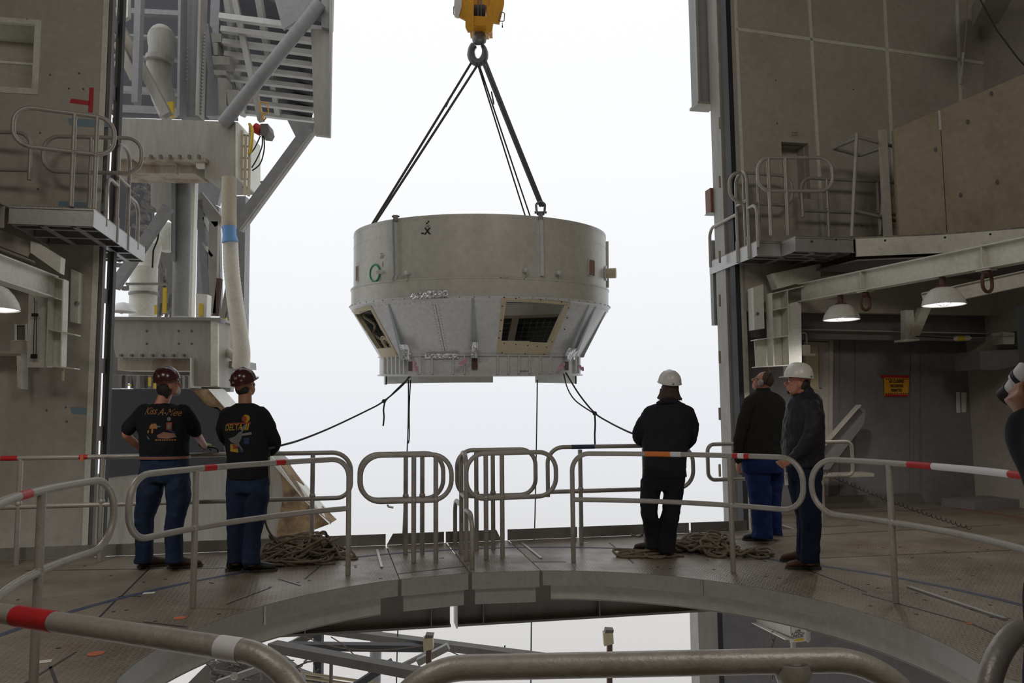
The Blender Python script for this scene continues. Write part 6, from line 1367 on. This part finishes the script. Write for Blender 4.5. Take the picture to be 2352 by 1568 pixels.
def project(mb_pts, o, dirv, m_, par, name='print', lift=.004):
    dg = bpy.context.evaluated_depsgraph_get(); dg.update(); ev = o.evaluated_get(dg); me = ev.to_mesh(); mw = Matrix.Translation(wloc(o))
    bv = BVHTree.FromPolygons([mw @ v.co for v in me.vertices], [tuple(p.vertices) for p in me.polygons]); ev.to_mesh_clear(); D = Vector(dirv).normalized(); q = MB(); ok = []; fs = mb_pts.f
    vs = []
    for v in mb_pts.v:
        h_ = bv.ray_cast(v - D * .6, D)
        if h_[0] is None: vs.append(None)
        else: vs.append(h_[0] - D * lift)
    fs = [f for f in fs if all(vs[i] is not None for i in f)]
    vs = [v or Vector((0, 0, 0)) for v in vs]; used = sorted({i for f in fs for i in f}); rm = {k: i for i, k in enumerate(used)}
    if not used: return None
    q.add([vs[i] for i in used], [tuple(rm[i] for i in f) for f in fs]); return obj(name, q, m_, par)
def gridpatch(poly, n=5):   # filled polygon as fan with subdivisions so that it follows cloth
    c = sum(poly, Vector((0, 0, 0))) / len(poly); vs = [c]; fs = []; m = len(poly)
    dp = dens(poly, .03, True); m = len(dp)
    for k in range(1, n + 1): vs += [c.lerp(p, k / n) for p in dp]
    for i in range(m):
        j = (i + 1) % m; fs.append((0, 1 + i, 1 + j))
        for k in range(1, n): a = 1 + (k - 1) * m; b = 1 + k * m; fs.append((a + i, b + i, b + j, a + j))
    return MB().add(vs, fs)
def person(lab, foot, Z, torso, legs, arms, Mh, clothes, hands, s_head=1.0, neck_r=.062, skin='skin', yaw=0):
    t = thing('person', lab, 'person', G(*foot)); t.location.z = 0
    body = MB(); ringsloft(body, torso, Z, -.012, .93, yaw); hc = Mh.translation
    tp_ = torso[0]; base = W(tp_[0], tp_[1], Z + tp_[4]); body.tube([base - NZ * .10, base, hc + Mh.to_3x3() @ Vector((0, -.02, -.05)) * s_head], [.085, neck_r, neck_r * .98], 16); head(body, Mh, s_head)
    for lg in legs: ringsloft(body, lg, Z, -.015, .85)
    for a_ in arms: limb(body, a_, Z, .86)
    for h_ in hands: hand(body, *h_)
    for lg in legs:
        px, py, hw, hd, dz = lg[-1]; c = W(px, py, Z + dz); body.tube([c + NZ * .03, Vector((c.x, c.y, .07))], .032, 12)
    organic('body', body, skin, t, .0055, sm=3)
    cl = {}
    top, tm, dsp, sl = clothes['top'], clothes['top_mat'], clothes.get('fold', .02), clothes.get('sleeve', 1.0)
    mb = MB(); ringsloft(mb, torso, Z, .004, 1.0, yaw)
    for a_ in arms: limb(mb, a_, Z, 1.0 if sl > .9 else 1.12, .006, 0, sl)
    if clothes.get('collar'): mb.tube([base - NZ * .06, base + NZ * .01, base + (hc - base) * .42], [.10, .078, .072], 16)
    cl['top'] = organic(top, mb, tm, t, .010, dsp, TEX, 5)
    mb = MB(); hips = clothes['hips']; ringsloft(mb, hips, Z, .004, 1.0, yaw)
    for lg in legs:
        ringsloft(mb, lg, Z, .004, 1.0); px, py, hw, hd, dz = lg[-1]; c = W(px, py, Z + dz); a_ = hw * (Z + dz) / FPX
        if c.z > .05: mb.rings([ell(c + NZ * .02, a_ + .004, hd), ell(Vector((c.x, c.y, max(.10, c.z - .04))), a_ + .004, hd), ell(Vector((c.x, c.y, .09)), a_ + .002, hd * .95)])
    cl['bottom'] = organic(clothes['bottom'], mb, clothes['bottom_mat'], t, .010, clothes.get('pfold', .022), TEX, 4)
    return t, cl
XR = Vector((1, 0, 0))
def shirtpoly(px_py, Z): return [W(px, py, Z) for px, py in px_py]
# 1: black T-shirt, maroon hard hat, hand on hip, other on the rail
Z = 7.62
T = [(372, 926, 20, .08, .0), (373, 938, 46, .11, .0), (374, 952, 57, .13, 0), (375, 975, 56, .145, 0), (376, 1000, 54, .15, 0), (377, 1025, 54, .155, 0), (378, 1048, 53, .15, 0)]
Lg = [[(352, 1062, 26, .11, 0), (349, 1100, 28, .12, 0), (341, 1150, 25, .105, 0), (331, 1190, 20, .085, .02), (332, 1230, 18, .08, .04), (331, 1275, 17, .085, .04), (329, 1292, 18, .095, .04)],
      [(400, 1062, 27, .11, 0), (407, 1100, 26, .12, 0), (410, 1150, 24, .105, 0), (403, 1190, 20, .085, .0), (399, 1230, 18, .08, .0), (401, 1275, 17, .085, 0), (401, 1290, 18, .095, 0)]]
Ar = [[(332, 945, 0, .068), (312, 965, .0, .062), (295, 985, -.02, .052), (291, 999, -.02, .046), (308, 1016, .06, .042), (326, 1030, .12, .034)],
      [(420, 946, 0, .068), (438, 968, .05, .062), (449, 990, .12, .050), (456, 1003, .22, .045), (466, 1018, .45, .038), (472, 1027, .66, .033)]]
Mh = headM(386, 884, Z + .02, -48, 12)
p1, c1_ = person('man in black printed T-shirt and maroon hard hat, gloved hand on the far rail', (372, 1300), Z, T, Lg, Ar, Mh,
  dict(top='t_shirt', top_mat='shirt_black', sleeve=.42, hips=[(377, 1040, 53, .15, 0), (378, 1058, 52, .15, 0), (378, 1085, 52, .15, 0), (377, 1108, 46, .13, 0)], bottom='jeans', bottom_mat='jeans', fold=.025),
  [(W(328, 1031, Z + .12), (1, .3, -.2), (0, 1, 0), (0, 0, 1), .5)])
face(Mh, p1); hardhat(Mh, 'hat_maroon', p1, tilt=0, stickers=[(265, .12, .012, 'white_tape')])
hb_ = MB(); hb_.ball(Mh @ Vector((0, .062, -.075)), (.055, .045, .045), Mh, 14, 10); organic('beard', hb_, 'hair_grey', p1, .006)
hb_ = MB(); hb_.ball(Mh @ Vector((0, -.04, -.03)), (.082, .072, .10), Mh, 16, 12); hb_.ball(Mh @ Vector((0, -.05, -.10)), (.062, .04, .05), Mh, 16, 12); organic('hair', hb_, 'hair_dark', p1, .008)
hb_ = MB(); hand(hb_, W(470, 1026, Z + .62), (.75, .55, -.1), (0, 0, -1), (0, 1, .2), .55, 1.12); hb_.tube([W(464, 1018, Z + .5), W(471, 1026, Z + .64)], .038, 14); gl = organic('glove', hb_, 'black', p1, .006)
obj('glove_back', MB().ball(W(476, 1022, Z + .70), (.042, .035, .02), seg=14, rg=8), 'glove_green', p1, True)
k = merge(MB().tube([Mh @ Vector((.08, .0, .02)), Mh @ Vector((.074, .07, .018))], .003, 6), MB().tube([Mh @ Vector((-.08, .0, .02)), Mh @ Vector((-.074, .07, .018))], .003, 6)); gs = obj('safety_glasses', k, 'steel_grey', p1); obj('lens', merge(MB().ball(Mh @ Vector((.034, .096, .012)), (.026, .006, .018), Mh, 10, 6), MB().ball(Mh @ Vector((-.034, .096, .012)), (.026, .006, .018), Mh, 10, 6)), 'glass', gs, True)
obj('belt', MB().rings([ell(W(378, y, Z), 54.5 * Z / FPX + .008, .165) for y in (1047, 1053)]), 'brown', p1, 50)
boot(G(332, 1303) + Vector((.02, .03, 0)), -62, 'boot_brown', p1); boot(G(404, 1304) + Vector((.02, .0, 0)), -68, 'boot_brown', p1)
FW = (0, 1, 0); tops = c1_['top']; Zs = Z - .2
def ptext(body, size, px, py, Zq, m_, o, par, rot=0, shear=0, bold=.001, sx=1.0, name='print'):
    X = Vector((math.cos(R(rot)), 0, math.sin(R(rot)))); Y = Vector((-math.sin(R(rot)), 0, math.cos(R(rot))))
    return project(text_mb(body, size, W(px, py, Zq), X, Y, shear=shear, bold=bold, sx=sx), o, FW, m_, par, name)
def pshape(pts, Zq, m_, o, par, name='print'): return project(gridpatch(shirtpoly(pts, Zq)), o, FW, m_, par, name)
ptext('Kiss', .10, 337, 944, Zs, 'p_gold', tops, p1, 0, .35, .0, .72); ptext('A-Mee', .095, 380, 947, Zs, 'p_gold', tops, p1, -3, .35, .0, .78)
pshape([(341, 974), (352, 972), (357, 980), (355, 985), (347, 984), (346, 995), (342, 995), (342, 984), (337, 985), (338, 979)], Zs, 'p_gold', tops, p1); pshape([(356, 977), (366, 979), (358, 982)], Zs, 'p_teal', tops, p1)
pshape([(381 + 4 * math.cos(t_), 962 + 5 * math.sin(t_)) for t_ in [i * .628 for i in range(10)]], Zs, 'p_grey', tops, p1); pshape([(376, 970), (388, 970), (388, 988), (376, 987)], Zs, 'p_red', tops, p1)
project(gridpatch(shirtpoly([(379, 974), (386, 974), (386, 985), (379, 985)], Zs)), tops, FW, 'p_grey', p1, 'print', .008); pshape([(376, 987), (388, 989), (395, 996), (386, 992)], Zs, 'p_blue', tops, p1); pshape([(355, 1000), (370, 992), (393, 996), (396, 1004), (380, 1008), (357, 1006)], Zs, 'brown', tops, p1)
pshape([(331, 1000), (334, 1003), (339, 1009), (335, 1009)], Zs, 'p_grey', tops, p1); pshape([(334, 988), (337, 988), (336, 995), (333, 995)], Zs, 'p_gold', tops, p1); pshape([(393, 999), (397, 1004), (394, 1005)], Zs, 'p_teal', tops, p1)
k = None
for i, x in enumerate(range(352, 394, 5)): pshape([(x, 1009 + (i % 2)), (x + 3.6, 1009), (x + 3.4, 1012), (x, 1012.5)], Zs, 'p_gold', tops, p1)
# 2: long sleeved black shirt with DELTA II
Z = 7.48
T = [(563, 926, 18, .08, 0), (563, 936, 36, .10, 0), (562, 948, 50, .12, 0), (563, 975, 52, .135, 0), (566, 1000, 50, .14, 0), (570, 1030, 48, .14, 0), (571, 1065, 46, .145, 0), (571, 1100, 46, .15, 0)]
Lg = [[(549, 1100, 26, .11, 0), (548, 1140, 25, .115, 0), (545, 1180, 22, .10, 0), (543, 1220, 19, .085, .01), (542, 1260, 17, .08, .02), (541, 1290, 17, .085, .02)],
      [(592, 1100, 24, .11, 0), (590, 1140, 25, .115, 0), (587, 1180, 23, .10, 0), (580, 1220, 20, .085, 0), (577, 1260, 18, .08, -.02), (577, 1290, 19, .09, -.04)]]
Ar = [[(523, 950, 0, .062), (512, 975, .03, .058), (514, 1000, .10, .050), (530, 1020, .25, .045), (560, 1035, .30, .038), (590, 1040, .30, .034)],
      [(600, 950, 0, .066), (616, 975, .02, .060), (627, 1000, .05, .052), (633, 1018, .08, .048), (628, 1032, .16, .042), (617, 1040, .24, .034)]]
Mh = headM(563, 886, Z + .02, -25, 22)
p2, c2_ = person('man in black long sleeved shirt with colourful print, stickered maroon hard hat', (562, 1308), Z, T, Lg, Ar, Mh,
  dict(top='long_sleeve_shirt', top_mat='sweat_black', sleeve=.93, hips=[(571, 1085, 45, .14, 0), (570, 1105, 48, .14, 0), (570, 1130, 45, .13, 0)], bottom='jeans', bottom_mat='jeans', fold=.025),
  [(W(614, 1041, Z + .24), (-.6, .2, -.5), (0, 1, 0), (0, 0, 1), .9), (W(592, 1040, Z + .3), (.8, .1, -.2), (0, 1, 0), (0, 0, 1), .9)], skin='skin_tan')
face(Mh, p2); hardhat(Mh, 'hat_maroon', p2, tilt=0, stickers=[(240, .25, .02, 'sticker_grey'), (285, .35, .022, 'sticker_grey'), (215, .2, .018, 'sticker_grey'), (270, .15, .018, 'sticker_grey'), (250, .6, .015, 'sticker_grey'), (310, .2, .015, 'sticker_grey')])
hb_ = MB(); hb_.ball(Mh @ Vector((0, -.045, -.015)), (.075, .058, .07), Mh, 16, 12); organic('hair', hb_, 'hair_dark', p2, .008)
obj('chin_strap', MB().tube(catmull([Mh @ Vector((-.085, .02, .03)), Mh @ Vector((-.085, .02, -.06)), Mh @ Vector((-.05, .05, -.11))], 5), .004, 6), 'steel_grey', p2)
boot(G(541, 1309), -40, 'boot_black', p2); boot(G(578, 1314) + Vector((.0, .02, 0)), -78, 'boot_black', p2, L=.3)
tops = c2_['top']; Zs = Z - .2
ptext('DELTA', .08, 530, 982, Zs, 'p_yel', tops, p2, 3, .25, .001, .70); ptext('II', .08, 561, 981, Zs, 'p_yel', tops, p2, 3, .25, .003, .9)
pshape([(559 + 9 * math.cos(t_), 961 + 9 * math.sin(t_)) for t_ in [i * .5236 for i in range(12)]], Zs, 'p_yel', tops, p2)
project(gridpatch(shirtpoly([(555 + 5.5 * math.cos(t_), 962 + 7 * math.sin(t_)) for t_ in [i * .5236 for i in range(12)]], Zs)), tops, FW, 'p_red', p2, 'print', .008)
pshape([(515, 972), (570, 969), (569, 973), (515, 976)], Zs, 'p_red', tops, p2); pshape([(546, 985), (554, 978), (561, 972), (560, 982), (553, 992)], Zs, 'p_grey', tops, p2)
pshape([(518, 1008), (535, 1002), (545, 992), (553, 990), (550, 1008), (544, 1018), (552, 1030), (555, 1038), (548, 1036), (540, 1022), (525, 1016)], Zs, 'p_grey', tops, p2)
pshape([(548, 997), (572, 992), (572, 998), (552, 1001)], Zs, 'sticker_grey', tops, p2); pshape([(523, 1019), (540, 1022), (543, 1040), (522, 1037)], Zs, 'p_yel', tops, p2); project(gridpatch(shirtpoly([(529, 1021), (540, 1024), (541, 1030), (530, 1031)], Zs)), tops, FW, 'p_red', p2, 'print', .008)
pshape([(521, 1020), (527, 1018), (524, 1028), (521, 1033)], Zs, 'p_blue', tops, p2); pshape([(545, 1022), (553, 1034), (552, 1040), (544, 1039)], Zs, 'p_blue', tops, p2); pshape([(555, 1006), (568, 1005), (567, 1020), (556, 1020)], Zs, 'p_blue', tops, p2)
# 3: navy jacket, white hard hat, long hair
Z = 8.12
T = [(1537, 922, 20, .09, 0), (1537, 932, 42, .11, 0), (1536, 948, 54, .13, 0), (1531, 975, 56, .15, 0), (1530, 1005, 55, .155, 0), (1528, 1035, 50, .155, 0), (1527, 1060, 48, .15, 0), (1527, 1096, 49, .155, 0)]
Lg = [[(1498, 1100, 25, .11, 0), (1493, 1140, 21, .11, 0), (1491, 1175, 18, .095, 0), (1497, 1210, 17, .085, 0), (1502, 1240, 18, .08, 0), (1501, 1258, 19, .085, 0)],
      [(1546, 1100, 24, .11, -.02), (1546, 1140, 21, .11, -.04), (1541, 1175, 19, .095, -.04), (1533, 1210, 21, .085, -.06), (1531, 1240, 20, .08, -.08), (1531, 1268, 19, .085, -.08)]]
Ar = [[(1494, 948, 0, .066), (1478, 970, .03, .064), (1467, 992, .06, .058), (1468, 1008, .12, .052), (1482, 1020, .2, .044), (1498, 1030, .25, .036)],
      [(1580, 948, 0, .068), (1589, 970, .03, .064), (1590, 995, .06, .058), (1584, 1015, .12, .052), (1570, 1026, .2, .044), (1540, 1034, .25, .036)]]
Mh = headM(1537, 889, Z, 12, 14)
p3, c3_ = person('person in navy jacket and white hard hat with wavy hair, holding the right tag line', (1515, 1268), Z, T, Lg, Ar, Mh,
  dict(top='jacket', top_mat='jacket_navy', sleeve=.97, collar=True, hips=[(1527, 1080, 47, .14, 0), (1524, 1105, 48, .15, 0), (1522, 1125, 46, .13, 0)], bottom='trousers', bottom_mat='pants_dark', fold=.03),
  [(W(1494, 1030, Z + .25), (.6, .1, .2), (0, 1, 0), (0, 0, 1), 1.0), (W(1540, 1034, Z + .25), (-.8, .1, .1), (0, 1, 0), (0, 0, 1), 1.0)])
face(Mh, p3); hardhat(Mh, 'hat_white', p3, stickers=[(262, .06, .014, 'green')])
hb_ = MB(); hb_.ball(Mh @ Vector((0, -.035, -.005)), (.088, .078, .11), Mh, 16, 12); rr_ = random.Random(8)
for i in range(26):
    a = R(150 + i * 9.5); q = Mh @ Vector((.083 * math.cos(a), .08 * math.sin(a) - .01, -.02)); hb_.tube([q, q + Vector((.012 * math.cos(a), 0, -.05)), q + Vector((.035 * math.cos(a), .0, -.085 - rr_.uniform(0, .02))), q + Vector((.05 * math.cos(a), 0, -.08 - rr_.uniform(0, .03)))], [.015, .014, .011, .005], 6)
organic('hair', hb_, 'hair_brown', p3, .006, sm=1)
obj('hood', MB().tube([W(1509, 927, Z - .06), W(1522, 921, Z - .09), W(1537, 920, Z - .10), W(1552, 922, Z - .09), W(1566, 929, Z - .06)], [.018, .03, .034, .03, .018], 12), 'jacket_navy', p3, 60)
boot(G(1502, 1266), 62, 'boot_brown', p3); boot(G(1530, 1274) + Vector((0, .02, 0)), 6, 'boot_black', p3)
# 4: bare headed man with ear muffs, olive fleece, blue trousers
Z = 8.85
T = [(1752, 900, 19, .10, 0), (1754, 908, 36, .12, 0), (1755, 922, 47, .15, 0), (1753, 950, 50, .18, 0), (1750, 985, 49, .19, 0), (1748, 1020, 50, .19, 0), (1747, 1052, 51, .19, 0)]
Lg = [[(1735, 1062, 28, .13, 0), (1742, 1100, 27, .13, 0), (1746, 1140, 24, .11, 0), (1748, 1180, 21, .10, 0), (1752, 1215, 21, .10, 0), (1752, 1236, 22, .11, 0)],
      [(1772, 1062, 24, .13, .1), (1775, 1100, 22, .13, .15), (1774, 1140, 18, .11, .18), (1776, 1180, 16, .10, .2), (1777, 1210, 15, .10, .22), (1778, 1226, 15, .10, .25)]]
Ar = [[(1722, 925, -.12, .066), (1710, 960, -.14, .066), (1702, 995, -.14, .060), (1697, 1020, -.12, .054), (1696, 1045, -.10, .046), (1697, 1058, -.10, .036)],
      [(1786, 925, .10, .066), (1796, 955, .12, .064), (1799, 985, .10, .058), (1796, 1010, .0, .052), (1790, 1035, -.05, .045), (1786, 1050, -.05, .036)]]
Mh = headM(1752, 877, Z, 62, 24)
p4, c4_ = person('bare headed man with ear muffs in dark fleece and blue trousers, looking up', (1755, 1240), Z, T, Lg, Ar, Mh,
  dict(top='fleece_jacket', top_mat='fleece', sleeve=.96, collar=True, hips=[(1750, 1045, 47, .17, 0), (1750, 1065, 47, .18, 0), (1752, 1085, 44, .16, 0)], bottom='trousers', bottom_mat='pants_blue', fold=.03, pfold=.035),
  [(W(1697, 1060, Z - .1), (-.1, .1, -1), (.8, .3, 0), (-.5, .5, 0), .55)], yaw=R(10))
face(Mh, p4)
hb_ = MB(); hb_.ball(Mh @ Vector((0, -.022, .032)), (.0785, .090, .098), Mh, 18, 12); organic('cropped_hair', hb_, 'hair_grey' if False else 'hair_brown', p4, .008)
em = obj('ear_muff', merge(*[MB().ball(Mh @ Vector((x, .0, -.012)), (.022, .034, .044), Mh, 14, 10) for x in (-.09, .09)]), 'steel_grey', p4, True); obj('headband', MB().tube([Mh @ Vector((.094 * math.cos(a), -.045 - .0 * a, -.01 + .135 * math.sin(a))) for a in [math.pi * i / 14 for i in range(15)]], .010, 8), 'black', em, 60)
gl = obj('glasses', merge(*[MB().tube([Mh @ Vector((x, -.0, .012)), Mh @ Vector((x * .9, .088, .012)), Mh @ Vector((0, .104, .012))], .004, 6) for x in (-.082, .082)]), 'black', p4)
boot(G(1752, 1241), 80, 'boot_black', p4); boot(G(1778, 1229), 70, 'boot_black', p4)
# 5: tall man, white hard hat, black puffer jacket
Z = 7.28
T = [(1850, 902, 18, .09, 0), (1848, 912, 32, .12, 0), (1848, 928, 37, .16, 0), (1847, 960, 41, .19, 0), (1847, 1000, 42, .20, 0), (1846, 1035, 42, .19, 0), (1848, 1072, 38, .17, 0)]
Lg = [[(1836, 1080, 26, .12, .05), (1838, 1120, 25, .12, .06), (1846, 1160, 22, .10, .1), (1852, 1200, 19, .09, .12), (1850, 1240, 18, .08, .13), (1847, 1268, 16, .08, .14)],
      [(1855, 1080, 26, .12, -.08), (1858, 1120, 26, .12, -.08), (1860, 1160, 24, .10, -.06), (1863, 1200, 21, .09, -.04), (1862, 1240, 20, .08, -.03), (1860, 1283, 19, .08, -.02)]]
Ar = [[(1862, 932, -.16, .072), (1868, 962, -.22, .068), (1862, 995, -.24, .062), (1850, 1020, -.24, .056), (1832, 1042, -.22, .046), (1818, 1052, -.2, .036)],
      [(1826, 935, .16, .066), (1816, 965, .2, .062), (1812, 995, .2, .056), (1808, 1020, .16, .050), (1806, 1040, .12, .044), (1806, 1050, .1, .036)]]
Mh = headM(1833, 879, Z, 78, 6)
p5, c5_ = person('tall man in white hard hat and black puffer jacket with brown work boots', (1850, 1296), Z, T, Lg, Ar, Mh,
  dict(top='puffer_jacket', top_mat='puffer', sleeve=.96, collar=True, hips=[(1847, 1058, 37, .15, 0), (1848, 1085, 37, .15, 0), (1849, 1105, 34, .13, 0)], bottom='dark_jeans', bottom_mat='jeans_dark', fold=.03),
  [(W(1817, 1053, Z - .2), (-.8, .05, -.45), (.2, 1, 0), (0, .2, 1), .9)], s_head=1.03, skin='skin', yaw=R(5))
face(Mh, p5, 1.03); hardhat(Mh, 'hat_white', p5, s=1.03, stickers=[(225, .06, .014, 'green')])
hb_ = MB(); hb_.ball(Mh @ Vector((0, -.045, -.005)), (.08, .062, .085), Mh, 16, 12); organic('hair', hb_, 'hair_dark', p5, .008)
hb_ = MB(); hb_.ball(Mh @ Vector((0, .072, -.09)), (.026, .022, .022), Mh, 12, 8); obj('goatee', hb_, 'hair_dark', p5, True)
obj('chin_strap', MB().tube(catmull([Mh @ Vector((.086, .035, .045)), Mh @ Vector((.076, .055, -.02)), Mh @ Vector((.05, .07, -.09)), Mh @ Vector((-.05, .07, -.09))], 5), .005, 6), 'cream', p5)
rd = obj('badge_tag', MB().slab([W(1803, 1091, Z), W(1809, 1091, Z), (W(1811, 1114, Z)), W(1804, 1114, Z)], Vector((0, .01, 0))), 'white_clean', p5); obj('tag_clip', MB().box(W(1806, 1087, Z), (.02, .015, .02)), 'white_clean', rd)
boot(G(1846, 1289), 84, 'boot_tan', p5); boot(G(1862, 1306), 84, 'boot_tan', p5)
# 6: partly out of frame at the right, raising a long lens
Z = 1.32
T = [(2640, 850, 60, .08, 0), (2645, 875, 170, .11, 0), (2650, 960, 260, .12, 0), (2655, 1100, 262, .12, 0), (2655, 1250, 252, .12, 0), (2650, 1400, 258, .12, 0), (2650, 1480, 258, .12, 0)]
Lg = [[(2525, 1560, 130, .10, 0), (2525, 1750, 125, .10, 0), (2500, 2050, 100, .08, 0), (2505, 2400, 82, .07, 0), (2505, 2740, 62, .06, 0)], [(2745, 1560, 130, .10, .0), (2745, 1750, 125, .10, .0), (2740, 2050, 100, .08, .0), (2740, 2400, 82, .07, .0), (2740, 2740, 62, .06, .0)]]
Ar = [[(2450, 935, 0, .055), (2455, 1040, -.02, .052), (2455, 1130, .0, .047), (2420, 1085, .04, .044), (2375, 1020, .08, .038), (2358, 978, .10, .034)],
      [(2850, 935, 0, .055), (2890, 1040, 0, .05), (2860, 1140, .05, .046), (2740, 1060, .15, .04), (2620, 960, .2, .034), (2560, 900, .2, .03)]]
Mh = headM(2625, 735, Z + .02, 30, 10)
p6, c6_ = person('person at right picture edge in dark jacket raising a pale long camera lens', (2620, 2830), Z, T, Lg, Ar, Mh,
  dict(top='jacket', top_mat='jacket_navy', sleeve=.97, hips=[(2650, 1470, 252, .12, 0), (2650, 1560, 256, .12, .0), (2650, 1640, 240, .11, .0)], bottom='jeans', bottom_mat='jeans_dark', fold=.015, pfold=.015),
  [(W(2385, 972, Z + .10), (-.5, .15, .65), (.7, .1, .7), (0, -1, 0), 1.3, .68)], skin='skin_tan')
face(Mh, p6); hardhat(Mh, 'hat_white', p6)
hb_ = MB(); hb_.ball(Mh @ Vector((0, -.042, -.01)), (.079, .062, .08), Mh, 16, 12); organic('hair', hb_, 'hair_dark', p6, .008)
boot(G(2505, 2870), -5, 'boot_black', p6); boot(G(2740, 2870), -5, 'boot_black', p6)
cm = thing('camera_lens', 'pale telephoto lens with dark rings held up at the right picture edge', 'camera lens', W(2370, 870, Z + .12)); la_, lb_ = W(2316, 915, Z + .16), W(2425, 790, Z + .06); dx = (lb_ - la_)
obj('barrel', MB().tube([la_.lerp(lb_, f) for f in (.12, .28, .30, .6, .62, 1.0)], [.019, .021, .025, .025, .029, .029], 24), 'white_tape', cm, 40)
for f0, f1, rr_ in ((.34, .40, .0262), (.64, .70, .0302)): obj('focus_ring', MB().tube([la_.lerp(lb_, f0), la_.lerp(lb_, f1)], rr_, 24), 'black', cm, 40)
obj('lens_hood', MB().tube([la_, la_.lerp(lb_, .14)], [.023, .021], 24), 'black', cm, 40); obj('camera_body', MB().box(lb_ + dx * .2, (.12, .08, .10)), 'black', cm)
